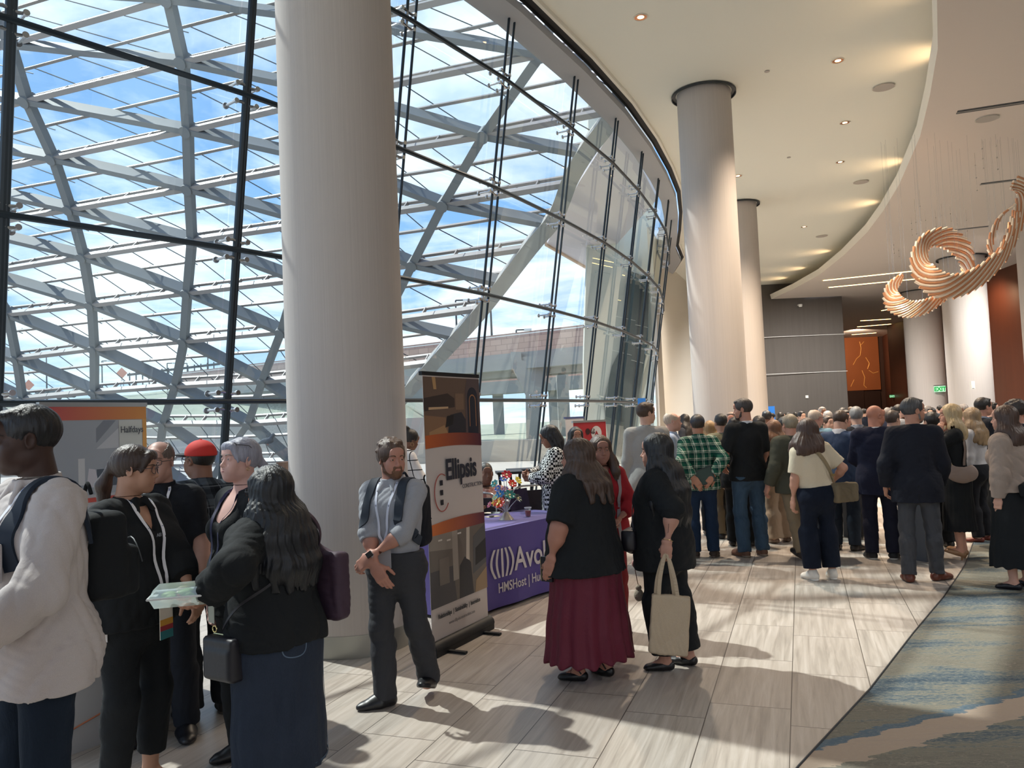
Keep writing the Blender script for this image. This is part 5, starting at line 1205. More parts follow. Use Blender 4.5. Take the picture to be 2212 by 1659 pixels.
# --- man in backwards... forward red cap
P5 = mkp('man in a red cap and dark plaid flannel shirt, seen from behind', 434, 943, 4.95, -38, skin='#8a6350', fat=.15, head=(-22, 2, 0), h=1.70, arms={1: ('dir', (.2, .1, -1), (-.2, .9, -.5)), -1: ('dir', (-.2, .05, -1), (.1, .8, -.5))})
P5.body(); P5.hair('buzz', '#17130f'); P5.glasses('#22201e'); P5.top('#2b3038', sleeve=1.95, g=.024, gs=.028, hem=-.16, name='flannel_shirt', m=plaid('flannel', '#23272d', [('#525a62', 0, .30), ('#14171c', .5, .26), ('#7b8086', .25, .05)], .125, 'blend'), fold=.01, seed=8, hemg=.03)
P5.collar('#2b3038', m=MATS['flannel'], hgt=.05); P5.trousers('#1b1d22', gf=.04); P5.shoes('#2a2826', 'sneaker', sole='#5a5650')
H = P5.Hd; M_RED = mat('red_cap_cloth', '#c8322a', .8, bump=((60, 60, 60), .1, .002))
cp = mk('cap', [mesh_field([E(H(0, -.014, .040), (.088, .109, .088), M=P5.Rh), dict(t='p', n=-P5.Rh[:, 2], o=-(P5.Rh[:, 2] @ H(0, 0, .028)), k=.004, op='i')], .005)], M_RED, P5.root)
mk('brim', [mesh_field([E(H(0, .110, .030), (.080, .085, .012), M=P5.Rh), dict(t='p', n=-P5.Rh[:, 1], o=-(P5.Rh[:, 1] @ H(0, .060, 0)), k=.002, op='i')], .005)], mat('black_brim', '#1b2028', .8), cp)
b = MB(); b.sphere(H(0, -.014, .130), (.008, .008, .005)); b.build('cap_button', M_RED, cp); b = MB(); b.box((0, 0, 0), (.022, .004, .016)); xf(b, frame(H(.082, -.055, .045), P5.Rh @ A3(.45, -.85, 0), P5.Rh @ A3(.85, .45, 0), (0, 0, 1))); b.build('cap_badge', mat('cap_badge_blue', '#2c3e60', .6), cp, smooth=False)
# --- silver-purple haired woman
P6 = mkp('fair woman with silver and purple tied-back hair and a navy lanyard, talking to the left', 508, 941, 4.2, -138, fem=True, fat=.45, skin='#d0a69a', head=(-2, 6, 0), off=(.04, 0), arms={-1: ('dir', (-.16, .05, -1), (.1, .3, -1)), 1: ('dir', (.16, .02, -1), (-.1, .3, -1))})
P6.body(); P6.eyes(lips='#9a5a5a', brow='#77706c'); P6.hair('pony', '#474254', '#bfc2d2', length=.10, seed=3); P6.glasses('#26282e', up=.075, back=.035, lens=mat('dark_lens', '#20262c', .1)); P6.top('#10131a', sleeve=1.5, hem=-.14, neck='scoop', name='black_top', seed=6, hemg=.02); P6.trousers('#0f1116', gf=.03); P6.shoes('#121216'); P6.earring(-1, r=.008)
P6.lanyard('#2a2c52', drop=-.02, badge='#b8bfb8', bw=.06, bh=.12)
# --- long black hair, denim skirt, food box
w7 = atY(448, 1283, 3.45)
P7 = mkp('woman with long glossy black hair, black blouse and denim skirt, holding a food box', 578, 1010, 3.72, -58, fem=True, fat=.62, skin='#a8765e', h=1.565, head=(-12, 0, 0), off=(.02, 0), armw={-1: (w7, (-1, -.8, -.4)), 1: (atY(432, 1310, 3.7), (1, -.4, -.3))}, hand={-1: dict(n=(0, .1, 1), curl=.35), 1: dict(n=(0, .2, 1), curl=.4)})
P7.body(); P7.eyes(); P7.hair('wavy', '#07070a', '#1b2027', length=.33, seed=2, vol=.006); P7.glasses('#191a20'); P7.top('#0d0f15', sleeve=1.86, g=.022, gs=.036, gend=.050, hem=-.10, neck='crew', name='blouse', fold=.014, seed=21)
P7.skirt('#2a3a50', .22, rt=.15, rb=.235, sy=.80, pleat=.002, m=denim('#2c3442')); P7.shoes('#151519', 'flat')
ribbon(P7.skF, [P7.T(.19, -.10, .0), P7.T(.20, -.13, -.2), A3(.21, -.15, .25*P7.u)], .006, mat('seam_thread', '#5a6c80', .9), 'seam', P7.root, .001); ribbon(P7.skF, [P7.T(-.13, -.18, -.05), P7.T(-.12, -.2, -.13), P7.T(-.05, -.22, -.15), P7.T(.0, -.2, -.13), P7.T(.01, -.19, -.05)], .005, mat('seam_thread', '#5a6c80', .9), 'pocket_seam', P7.root, .001)
ribbon(P7.skF, [A3(.24*math.cos(a), .19*math.sin(a)-.01, .24*P7.u) for a in np.linspace(0, 2*PI, 17)], .010, mat('seam_thread2', '#35485c', .9), 'hem_band', P7.root, .001)
# --- bearded man
P8 = mkp('bearded man in a rolled-sleeve grey shirt with a backpack, hands crossed, looking right', 834, 947, 5.0, -160, skin='#b58270', head=(-52, -4, 0), fat=.0, off=(.035, 0),
    arms={1: ('to', (.00, .26, .90), (1, -.2, 0)), -1: ('to', (.045, .24, 1.0), (-1, -.2, 0))}, hand={1: dict(f=(-.55, .05, -.85), n=(.2, -.9, -.2), curl=.5), -1: dict(f=(.75, .1, -.6), n=(-.2, -.9, -.2), curl=.55)},
    feet={1: (.07, .09, 0, 44, 0, 0), -1: (-.11, -.20, .03, 8, .02, -20)})
P8.body(); P8.eyes(brow='#4a3424', browth=1.25); P8.hair('curly_short', '#3a2a20', '#6a5040', seed=4); P8.beard('#5a3d2a', .008); P8.top('#9b9da3', sleeve=1.22, g=.015, gs=.015, gend=.026, hem=-.005, neck='open', name='shirt', fold=.011, seed=15, m=cloth('#9b9da3')); P8.collar('#a2a4aa', hgt=.046)
P8.trousers('#3a3b3f', g=.018, gf=.030, belt='#16181c', fold=.009, seed=9, hem=.05); P8.shoes('#16171b', 'dress'); P8.lanyard('#d8dcea', txt='DEN', drop=.10, badge='#a9abb0', bw=.10, bh=.11, txtc='#3a4a7c'); P8.watch(-1, '#8f9296', '#b8bcc2')
for sd in (-1, 1): ribbon(P8.topF, [P8.T(.115*sd, -.12, .36), P8.T(.118*sd, -.04, .47), P8.T(.115*sd, .05, .455), P8.T(.118*sd, .13, .34), P8.T(.14*sd, .11, .22), P8.T(.17*sd, .0, .12)], .055, mat('strap_slate', '#2c3440', .8), 'backpack_strap', P8.root, .009, .012)
b = MB()
for i in range(5): b.sphere(P8.T(.0, .135-.006*i, .36-.065*i), (.005, .003, .005), 8, 6)
b.build('shirt_button', mat('button', '#d8d8dc', .4), P8.root)
# --- at the table
P9 = mkp('woman with a top-knot bun in a white windowpane-check shirt, leaning behind the banner', 903, 938, 9.3, 55, fem=True, skin=SK_D, h=1.74, lod=1, lean=(20, 0), arms={1: ('to', (.1, .42, .82), (1, 0, .2)), -1: ('to', (-.15, .4, .85), (-1, 0, .2))}, off=(-.30, -.05))
P9.body(); P9.hair('bun', '#14110f'); P9.earring(1, '#d8d2b8', .022); P9.top('#dcdcdc', sleeve=1.9, g=.03, gs=.03, name='checked_shirt', m=plaid('windowpane', '#d9d9da', [('#15181e', 0, .09)], .115, 'max'), hem=-.12); P9.trousers('#1a1a1e'); P9.shoes('#222222', 'flat')
P10 = mkp('seated person with short white hair in a white top, half hidden by the banner', 936, 1014, 8.5, 150, skin=SK_L, h=1.62, lod=1, sit=.50, arms={1: ('to', (.1, .38, .82), (1, 0, 0)), -1: ('to', (-.1, .38, .82), (-1, 0, 0))})
P10.body(); P10.hair('short', '#d8d6d2', '#ffffff'); P10.top('#dfe0e4', sleeve=1.9, hem=-.1); P10.trousers('#33363c', cut=None); P10.shoes('#222222')
P11 = mkp('seated man in a faded red patterned shirt behind the purple table', 1049, 1000, 9.0, 165, skin=SK_D, h=1.7, lod=1, sit=.50, arms={1: ('to', (.25, .30, .84), (1, 0, 0)), -1: ('to', (-.16, .40, .84), (-1, 0, .1))})
P11.body(); P11.hair('buzz', '#17120f'); P11.top('#a8746c', sleeve=.9, hem=-.1, name='patterned_shirt', m=checks('redprint', '#a8746c', '#c4a49a', .05)); P11.trousers('#33363c'); P11.shoes('#222222')
P12 = mkp('woman with pulled-back braids in a black and white houndstooth coat, standing behind the purple table', 1196, 915, 8.75, -92, fem=True, skin='#8a604c', fat=.25, lod=0, head=(0, -24, 0), arms={-1: ('to', (-.06, .30, 1.14), (-1, -.5, -.3)), 1: ('to', (.05, .32, 1.18), (1, -.5, -.3))})
P12.body(); P12.eyes(); P12.hair('braids', '#0f0f13', length=.18); P12.top('#b8b8b8', sleeve=1.9, g=.022, gs=.026, hem=-.42, name='houndstooth_coat', m=checks('houndstooth', '#d9d9d6', '#0e1014', .026), neck='v', hemg=.05, hipg=.01); P12.trousers('#14161c'); P12.shoes('#111111', 'flat')
ribbon(P12.topF, [P12.T(.0, .2, .38), P12.T(.0, .22, .1), P12.T(.02, .22, -.15), P12.T(.02, .22, -.40)], .07, mat('coat_edge_black', '#0d0e12', .8), 'coat_placket', P12.root, .004, .006)
P13 = mkp('dark-haired woman half hidden behind the houndstooth coat, beside the red banner', 1243, 921, 9.9, 150, fem=True, skin='#a87860', lod=1, head=(20, 0, 0)); P13.body(); P13.eyes(); P13.hair('long', '#15100e', length=.3); P13.top('#33222a', sleeve=1.9); P13.trousers('#15161a'); P13.shoes('#111111', 'flat')
P14 = mkp('young woman with long braids in a red top, facing us between two women in black', 1296, 939, 6.35, 168, fem=True, skin='#94695a', fat=.05, lod=0, head=(3, 0, 0), arms={-1: ('to', (-.05, .22, 1.0), (-1, -.2, 0)), 1: ('to', (.10, .24, 1.02), (1, -.2, 0))})
P14.body(); P14.eyes(lips='#8a4a48', brow='#1c1310'); P14.hair('long', '#1f1612', '#5a4030', length=.34, side=2, seed=7); P14.top('#8e1426', sleeve=1.5, hem=-.16, name='red_top', neck='v', g=.016, gs=.020); P14.trousers('#70101f', gf=.03); P14.shoes('#16161a', 'flat')
ribbon(P14.topF, [P14.T(-.13, -.05, .47), P14.T(-.13, .10, .42), P14.T(-.10, .16, .25), P14.T(-.09, .15, .0), P14.T(-.10, .14, -.12)], .03, mat('grey_strap', '#8d8586', .8), 'bag_strap', P14.root, .008)
# --- maroon skirt
P15 = mkp('woman in a black top and long maroon pleated skirt, wavy brown hair', 1262, 953, 5.33, -52, fem=True, fat=1.2, skin='#a87866', h=1.585, head=(-24, 0, 0), off=(-.03, 0),
    arms={-1: ('dir', (-.46, .02, -1), (-.10, .30, -1)), 1: ('dir', (.40, -.02, -1), (.1, .3, -1))}, hand={-1: dict(n=(1, .2, .1), curl=.5)}, stance=.10, feet={1: (.10, -.06, 0, 10, 0), -1: (-.10, .05, 0, 14, 0)})
P15.body(); P15.eyes(); P15.hair('wavy', '#211815', '#5c463a', length=.22, seed=5, vol=.010, side=-1); P15.top('#0b1016', sleeve=.88, g=.022, gs=.030, hem=-.165, hemg=.05, neck='crew', name='black_top', fold=.008, seed=31, gend=.036, drape=.05)
P15.skirt('#571128', .17, rt=.19, rb=.33, sy=.84, pleat=.013, npl=17, m=cloth('#5e1230', rough=.55, fold=.5)); P15.shoes('#0f0f12', 'flat')
for sd in (-1, 1):
    hip, knee, ank, yaw, _ = P15.leg[sd]; M = rotz(-yaw); q = lambda x, y, z: ank+M @ A3(x, y, z)
    b = MB(); b.tube(spline([q(-.040, .045, -.040), q(0, .042, .005), q(.038, .0, .015), q(.036, -.03, -.02)], 5), .005, 6); b.tube(spline([q(.040, .045, -.040), q(0, .046, .002), q(-.038, .0, .015), q(-.036, -.03, -.02)], 5), .005, 6); b.build('shoe_strap', mat('shoe_#0f0f12'[:0]+'shoe_0f0f12flat', '#0f0f12', .4), P15.root)
# --- black outfit, tote
w16 = atY(1440, 1178, 5.10)
P16 = mkp('woman all in black with waist-length black hair, holding a canvas tote bag', 1405, 940, 5.48, -64, fem=True, fat=.72, skin='#b08472', h=1.60, head=(-10, 0, 0), off=(.06, 0), armw={-1: (w16, (-.5, -1, -.2))}, hand={-1: dict(f=(0, .1, -1), n=(1, 0, .1), curl=1.15)}, feet={1: (.09, -.10, 0, 8, 0), -1: (-.09, .03, 0, 12, 0)})
P16.body(); P16.eyes(); P16.hair('long', '#07080b', '#23262c', length=.42, seed=9, vol=.008); P16.top('#090b10', sleeve=1.02, g=.022, gs=.030, hem=-.20, hemg=.06, neck='v', name='black_tunic', fold=.008, seed=33, drape=.02); P16.trousers('#0b0c11', g=.016, gf=.038, cut=.90, fold=.008); P16.shoes('#0f0f12', 'flat')
b = MB(); a = P16.arm[-1]; pp = a['el']+(a['wr']-a['el'])*.86; d_ = nrm(a['wr']-a['el']); e1 = nrm(np.cross(d_, A3(0, 1, 0))); e2 = np.cross(d_, e1); b.tube([pp+(e1*math.cos(t)+e2*math.sin(t))*.036 for t in np.linspace(0, 2*PI, 21)], .0018, 5, caps=False); b.build('bracelet', mat('gold_metal', '#d8c890', .25, 1), P16.root)
tt = [(.35, 0), (.42, .012), (.50, -.006), (.56, .014), (.62, 0)]
b = MB(); n_ = -a['n']; b.tube(onto(P16.F, [a['el']+(a['wr']-a['el'])*t+n_*.04+e1*o for t, o in tt], .0003)[0], .0016, 4); b.build('tattoo', mat('tattoo_ink', '#5a4440', .8), P16.root)
# --- mid crowd
P17 = mkp('tall man in a light grey blazer seen from behind, beside the glass', 1394, 866, 9.3, 12, skin=SK_L, head=(55, 0, 0), lod=1, fat=.05); P17.body(); P17.eyes(); P17.hair('short', '#33241a'); P17.top('#9a9894', sleeve=1.95, g=.026, gs=.028, hem=-.20, hipg=.01, name='blazer', seed=2); P17.trousers('#6f6c68'); P17.shoes('#2a1e18'); P17.collar('#8f8d89', hgt=.03)
P18 = mkp('bald man in a pale blue shirt, smiling toward the right', 1449, 888, 10.1, 105, skin='#c49684', lod=0, fat=.2, head=(-8, 0, 0)); P18.body(); P18.eyes(brow='#9c8478'); P18.hair('balding', '#9a8a7c'); P18.top('#aab6cc', sleeve=1.9, hem=-.02, neck='open', name='shirt', seed=12); P18.collar('#b4bfd2'); P18.trousers('#3a3f4a', belt='#222222'); P18.shoes('#1c1816')
P19 = mkp('man in a green plaid shirt and dark cap, holding a tablet behind his back', 1507, 894, 9.56, 8, skin='#b08068', lod=0, fat=.12, arms={-1: ('to', (-.10, -.26, .98), (-1, -.6, 0)), 1: ('to', (.12, -.24, 1.0), (1, -.6, 0))}, hand={-1: dict(n=(0, 1, 0), curl=.5), 1: dict(n=(0, 1, 0), curl=.5)})
P19.body(); P19.hair('short', '#2a2420'); P19.top('#24584c', sleeve=1.9, g=.022, gs=.025, hem=-.13, hemg=.02, name='plaid_shirt', m=plaid('greenplaid', '#1f5a48', [('#c9d2c4', 0, .16), ('#123a36', .42, .34), ('#e6e6d8', .22, .05)], .088, 'blend'), seed=22); P19.collar('#24584c', m=MATS['greenplaid']); P19.trousers('#22324a', m=denim('#1f3048'), gf=.03); P19.shoes('#3a2e28', 'sneaker', sole='#5a5048')
H = P19.Hd; cp = mk('cap', [mesh_field([E(H(0, -.014, .040), (.088, .109, .088), M=P19.Rh), dict(t='p', n=-P19.Rh[:, 2], o=-(P19.Rh[:, 2] @ H(0, 0, .022)), k=.004, op='i')], .006)], mat('charcoal_cap', '#3a3e48', .85), P19.root)
mk('brim', [mesh_field([E(H(0, .110, .024), (.080, .085, .012), M=P19.Rh), dict(t='p', n=-P19.Rh[:, 1], o=-(P19.Rh[:, 1] @ H(0, .060, 0)), k=.002, op='i')], .006)], MATS['charcoal_cap'], cp); P19.glasses('#1c1e24', up=.078, back=.035, lens=MATS['dark_lens'])
def P(label, px, py, Y, az, hair, hc_, top, pants, **k):
    """a simpler crowd figure: hair style, colours of hair, top and trousers"""
    kk = dict(k); sl = kk.pop('sleeve', 1.95); nm = kk.pop('tname', 'jacket'); hem = kk.pop('hem', -.16); sh = kk.pop('shoe', ('#1a1614', 'dress')); hl = kk.pop('hl', .22); c2 = kk.pop('hc2', None); sk = kk.pop('skirt', None); tk = kk.pop('topk', {}); pk = kk.pop('pk', {}); tm_ = kk.pop('tm', None); col = kk.pop('collar', None); tie = kk.pop('lany', None); sole = kk.pop('sole', None)
    kk.setdefault('lod', 1); kk.setdefault('skin', SK_L); q = mkp(label, px, py, Y, az, **kk); q.body()
    if q.lod < 2: q.eyes(brow=hc_)
    if hair: q.hair(hair, hc_, c2, length=hl)
    q.top(top, sleeve=sl, hem=hem, name=nm, m=tm_, seed=int(px) % 50, **tk)
    if sk: q.skirt(sk[0], sk[1], rb=sk[2], pleat=sk[3], top=.05)
    else: q.trousers(pants, **pk)
    q.shoes(*sh, sole=sole)
    if col: q.collar(col, hgt=.05)
    if tie: q.lanyard(tie)
    return q
FR = dict(arms={1: ('to', (.06, .28, 1.08), (1, -.4, -.3)), -1: ('to', (-.05, .26, 1.02), (-1, -.4, -.3))})
P20 = P('woman with long straight blonde hair just behind the green plaid shirt', 1533, 908, 11.2, 20, 'long', '#8a6a48', '#16161c', '#15161b', fem=True, hl=.42, tname='black_top', hc2='#c9a878')
P21 = P('dark-haired man in an olive-tan shirt seen from behind, left of the tall man in black', 1558, 893, 10.9, -10, 'short', '#14110f', '#6f6a55', '#6a5f4e', skin=SK_M, tname='shirt', fat=.25, sleeve=1.9)
P22 = P('ruddy man whose face shows just over the olive-tan shoulder', 1580, 889, 12.6, 200, 'short', '#6a5a50', '#4a4c54', '#333840', skin='#b8806c')
P23 = mkp('tall man in a black polo shirt and blue jeans, the tallest in the crowd', 1600, 858, 9.5, -12, skin='#b88874', fat=.22, lod=0, head=(-55, -6, 0), off=(.05, 0), arms={-1: ('to', (-.19, .20, 1.0), (-.6, -1, 0)), 1: ('dir', (.14, .05, -1), (-.1, .6, -1))}, hand={-1: dict(n=(.5, 0, -1), curl=.8)})
P23.body(); P23.eyes(); P23.hair('short', '#2a2422', '#4a4442'); P23.beard('#2f2622', .005); P23.top('#0c0e14', sleeve=.88, g=.020, gs=.030, hem=-.12, hemg=.03, name='polo_shirt', seed=41); P23.collar('#c9ccd2', hgt=.03, name='collar'); P23.trousers('#3c5674', m=denim('#3a4f64'), g=.024, gf=.036, fold=.012, hem=.055); P23.shoes('#6a4c3c', 'sneaker', sole='#8a7c6c')
P24 = P('woman with folded arms in a black top and wide beige trousers', 1672, 906, 10.35, -22, 'long', '#6a4a34', '#0e0f14', '#a8937e', fem=True, tname='black_top', hl=.26, hem=.0, pk=dict(g=.03, gf=.065), arms={1: ('to', (-.10, .2, 1.08), (1, 0, 0)), -1: ('to', (.10, .2, 1.05), (-1, 0, 0))}, shoe=('#8c7464', 'flat'), skin=SK_L)
P24b = P('woman in black trousers mostly hidden by the tall man in jeans', 1588, 900, 10.2, 30, 'bob', '#15110f', '#14151b', '#0f1014', fem=True, hl=.12, tname='black_top')
P25 = P('older man with thin blond-grey hair in an olive jacket and khaki trousers, mid-stride', 1708, 894, 9.25, -8, 'short', '#7d705c', '#4a4b40', '#83755f', tname='olive_jacket', skin='#c08d78', fat=.15, hc2='#b8ac94', feet={1: (.10, .18, 0, 12, 0), -1: (-.07, -.22, .03, 8, .03, -20)}, arms={-1: ('dir', (-.3, -.2, -1), (-.3, .3, -1)), 1: ('to', (.1, .25, 1.05), (1, -.5, 0))}, topk=dict(g=.026, gs=.034), shoe=('#2a2422', 'dress'))
P26 = mkp('woman in a cream short-sleeved jumper with shoulder-length brown hair, back turned', 1742, 906, 8.05, -6, fem=True, skin='#bd8f7a', fat=.18, lod=0, head=(18, -6, 10), lean=(3, -5), h=1.63, arms={-1: ('dir', (-.16, .02, -1), (-.02, .22, -1)), 1: ('to', (.22, .10, 1.0), (1, -.8, 0))}, off=(.07, 0))
P26.body(); P26.hair('bob', '#2a1c16', '#5c4236', length=.14, seed=6, vol=.008); P26.top('#c9bda6', sleeve=.78, g=.020, gs=.026, hem=.015, name='cream_jumper', gend=.030, seed=44); P26.trousers('#161b28', g=.014, gf=.045, cut=.90, m=denim('#131a28')); P26.shoes('#dcd8d0', 'sneaker', sole='#e6e4de')
P27 = P('bald man with glasses in a light blue shirt and backpack strap, behind the cream jumper', 1760, 882, 10.7, 25, 'balding', '#a89888', '#7fa6bb', '#2c3444', skin='#c4907e', tname='shirt', fat=.25, head=(38, -5, 0), topk=dict(neck='open')); P27.glasses('#444444')
ribbon(P27.topF, [P27.T(-.12, -.13, .30), P27.T(-.12, -.03, .47), P27.T(-.12, .08, .42), P27.T(-.14, .13, .25)], .05, mat('strap_slate', '#2c3440', .8), 'backpack_strap', P27.root, .009)
P28 = P('brown-haired man in a mid-blue blazer bending his head', 1812, 893, 9.6, 38, 'short', '#3a2a1e', '#3c4c68', '#232c38', tname='blazer', head=(14, -26, 0), h=1.70, fat=.2, collar='#d6dae2', **FR)
P29 = P('grey-haired man in a charcoal blazer, back turned, between the blue blazer and the navy suit', 1850, 877, 10.5, 12, 'short', '#4e4a48', '#24252a', '#202226', tname='blazer', hc2='#a8a6a4', fat=.25, collar='#8e9098', **FR)
P30 = mkp('bald man with glasses in a navy suit, head turned to the right', 1886, 872, 8.97, 18, skin='#b8806a', fat=.22, lod=0, head=(58, -8, 0), off=(.01, 0), **FR); P30.body(); P30.eyes(); P30.glasses('#26262a'); P30.top('#161f33', sleeve=1.95, g=.026, gs=.028, hem=-.22, hipg=.01, name='suit_jacket', seed=18); P30.collar('#c8cad0', hgt=.03); P30.trousers('#151c2e', gf=.03); P30.shoes('#16181c', 'sneaker', sole='#b8b6b0')
P31 = mkp('man with dark grey hair in a dark navy blazer, grey trousers and brown shoes', 1963, 857, 7.77, 22, skin='#b4846e', fat=.10, lod=0, head=(62, -2, 0), arms={-1: ('dir', (-.34, -.25, -1), (-.02, .45, -1)), 1: ('dir', (.22, .12, -1), (-.1, .5, -1))}, off=(.03, 0), feet={1: (.13, .07, 0, 42, 0), -1: (-.12, -.04, 0, 6, 0)})
P31.body(); P31.eyes(); P31.hair('short', '#242426', '#5c5c5e'); P31.beard('#5a5654', .003); P31.top('#161e28', sleeve=1.95, g=.026, gs=.028, hem=-.20, hipg=.01, name='blazer', seed=19); P31.collar('#1a2430', hgt=.035); P31.trousers('#45474c', g=.016, gf=.024, fold=.010); P31.shoes('#5c2e20', 'dress')
ribbon(P31.topF, [P31.T(0, -.16, -.03), P31.T(0, -.17, -.10), P31.T(0, -.18, -.19)], .006, mat('vent_shadow', '#070a0e', .9), 'jacket_vent', P31.root, .001, .003)
P37 = P('man in a dark suit hidden between the navy blazer and the blonde woman', 2014, 889, 9.5, -5, 'short', '#14110f', '#15171c', '#1a1c22', tname='suit_jacket')
P32 = mkp('blonde woman in a black knee-length dress and tan heels, hand raised to her neck', 2046, 879, 8.75, -68, fem=True, skin='#c8957e', fat=.0, lod=0, head=(-5, 4, 0), arms={-1: ('to', (-.075, .15, 1.42), (-.3, 1, -.5)), 1: ('dir', (.15, .1, -1), (0, .7, -.7))}, hand={-1: dict(f=(.1, -.3, 1), n=(.8, -.4, .3), curl=.5)}, feet={1: (.07, -.02, 0, 8, 0, -20), -1: (-.07, .03, 0, 8, 0, -20)}, off=(.05, 0), z=.035)
P32.body(); P32.eyes(lips='#a0504c'); P32.hair('long', '#9a7a50', '#e0c89a', length=.16, seed=8, vol=.006); P32.top('#0e0f14', sleeve=.62, g=.014, gs=.022, hem=-.02, neck='v', name='dress_bodice'); P32.skirt('#0d0e13', .30, rt=.125, rb=.215, pleat=.003, top=.06, name='dress_skirt'); P32.shoes('#a07a58', 'heel'); P32.watch(-1, '#b8b0a8', '#d8d4cc', .86)
P33 = P('woman with curly light brown hair and white blouse behind the blonde woman', 2101, 879, 9.8, -35, 'wavy', '#7a6248', '#b9b8bb', '#1c1e24', fem=True, tname='blouse', hl=.24, hc2='#b89c78', hem=.0, shoe=('#7a3a30', 'flat'))
P34 = P('smiling man with slicked dark hair in a dark suit at the right of the crowd', 2121, 857, 10.6, 95, 'short', '#15110f', '#1b1f27', '#1a1c22', skin='#b88672', head=(-12, 0, 0), tname='suit_jacket', collar='#8890a0')
P35 = mkp('woman in a taupe jacket and long black skirt, back turned at right', 2168, 874, 7.3, -28, fem=True, skin='#c89a86', fat=.22, lod=0, head=(-22, 0, 0), arms={-1: ('dir', (-.22, -.08, -1), (.0, .12, -1)), 1: ('dir', (.2, .0, -1), (0, .3, -1))}, off=(.03, 0))
P35.body(); P35.hair('bob', '#33241f', '#5c4438', length=.16, seed=12); P35.top('#9c8d82', sleeve=1.95, g=.026, gs=.036, hem=-.02, hemg=.02, name='taupe_jacket', seed=48, fold=.010, gend=.03); P35.skirt('#0b0c11', .22, rb=.27, pleat=.008, npl=12, top=.05); P35.shoes('#14151c', 'flat')
P36 = P('dark-haired man in a navy jacket with a white lanyard at the right edge', 2196, 862, 8.6, -20, 'curly_short', '#241a16', '#191e2a', '#16181e', skin='#b88672', head=(-25, 0, 0), lany='#d8dce4')
P39 = P('man in grey trousers standing between the navy blazer and the blonde woman', 2008, 905, 9.0, 60, 'short', '#3a302a', '#2c3038', '#6e6f73', tname='jacket', h=1.66, off=(.2, 1.3))
P40 = P('person in dark blue jeans behind the khaki trousers', 1694, 900, 11.4, 5, 'short', '#1c1815', '#5a4a42', '#1c2840', lod=2, sleeve=.8, tname='shirt')
P41 = P('person in navy trousers behind the cream jumper', 1786, 898, 12.6, 160, 'short', '#3a2c22', '#4a2430', '#1a2236', lod=2)
P42 = P('person in grey with face toward us, behind the blue blazer', 1828, 885, 11.9, 190, 'short', '#15110f', '#3c3e44', '#33353a', lod=1, skin='#c09080')
# far crowd
RND = np.random.RandomState(3); far = [(1640, 897, 13, 1), (1657, 886, 15, 0), (1668, 892, 26, 0), (1686, 890, 24, 1), (1702, 891, 27, 0), (1719, 890, 25, 0), (1731, 888, 18, 0), (1776, 878, 17, 0), (1789, 887, 16, 0), (1821, 880, 15, 0), (1838, 878, 21, 0), (1866, 882, 24, 0), (1917, 880, 21, 0), (1927, 878, 25, 1), (1941, 873, 15, 0), (1990, 878, 19, 0), (2003, 876, 22, 0), (2013, 880, 16, 0), (2030, 876, 26, 0), (2041, 880, 18, 1), (2083, 872, 20, 0), (2140, 868, 14, 0), (2182, 866, 13, 1), (1480, 893, 16, 1), (1545, 891, 17, 0), (1592, 893, 19, 0)]
hairs = ['#15110f', '#2a1e18', '#1c1815', '#4a3a2c', '#7c7672', '#0f0f12']; tops = ['#14161c', '#22283a', '#3a3c42', '#5a3a38', '#8a8d92', '#2c3430', '#6a5c50', '#1c2230', '#b8b4ac', '#40303c']; pan = ['#15171c', '#22262e', '#2c3038', '#3a3630', '#1b2436']
desc = {'#14161c': 'black', '#22283a': 'navy', '#3a3c42': 'charcoal', '#5a3a38': 'dull red', '#8a8d92': 'light grey', '#2c3430': 'dark green', '#6a5c50': 'brown', '#1c2230': 'midnight blue', '#b8b4ac': 'off-white', '#40303c': 'plum'}
hd = {'#15110f': 'black', '#2a1e18': 'dark brown', '#1c1815': 'near-black', '#4a3a2c': 'brown', '#7c7672': 'grey', '#0f0f12': 'jet black'}
seen_ = set()
for i, (px, py, Y, fm) in enumerate(far):
    hc_ = hairs[RND.randint(6)]; tp = tops[RND.randint(10)]; sk_ = [SK_L, SK_M, SK_D, SK_P][RND.randint(4)]; az = RND.randint(-180, 180)
    where = 'in front of the grey wall' if px < 1800 else ('before the dark corridor' if px < 1950 else 'near the wide columns')
    if px < 1640: where = 'far behind the plaid shirt'
    lab = 'guest with %s hair in a %s top, %s' % (hd[hc_], desc[tp], where); k_ = 0
    while lab in seen_: tp = tops[(tops.index(tp)+1) % 10]; lab = 'guest with %s hair in a %s top, %s' % (hd[hc_], desc[tp], where)
    seen_.add(lab)
    P(lab, px, py, Y, az, 'long' if fm else 'short', hc_, tp, pan[RND.randint(5)], fem=bool(fm), skin=sk_, lod=2 if Y > 15.5 else 1, fat=float(RND.rand()*.4), tname='top', group='guests in the far crowd', arms={1: ('to', (.08, .28, 1.1), (1, -.4, -.3)), -1: ('dir', (-.16, 0, -1), (0, .4, -1))})
# ============================================================ THINGS
def lbl(): pass
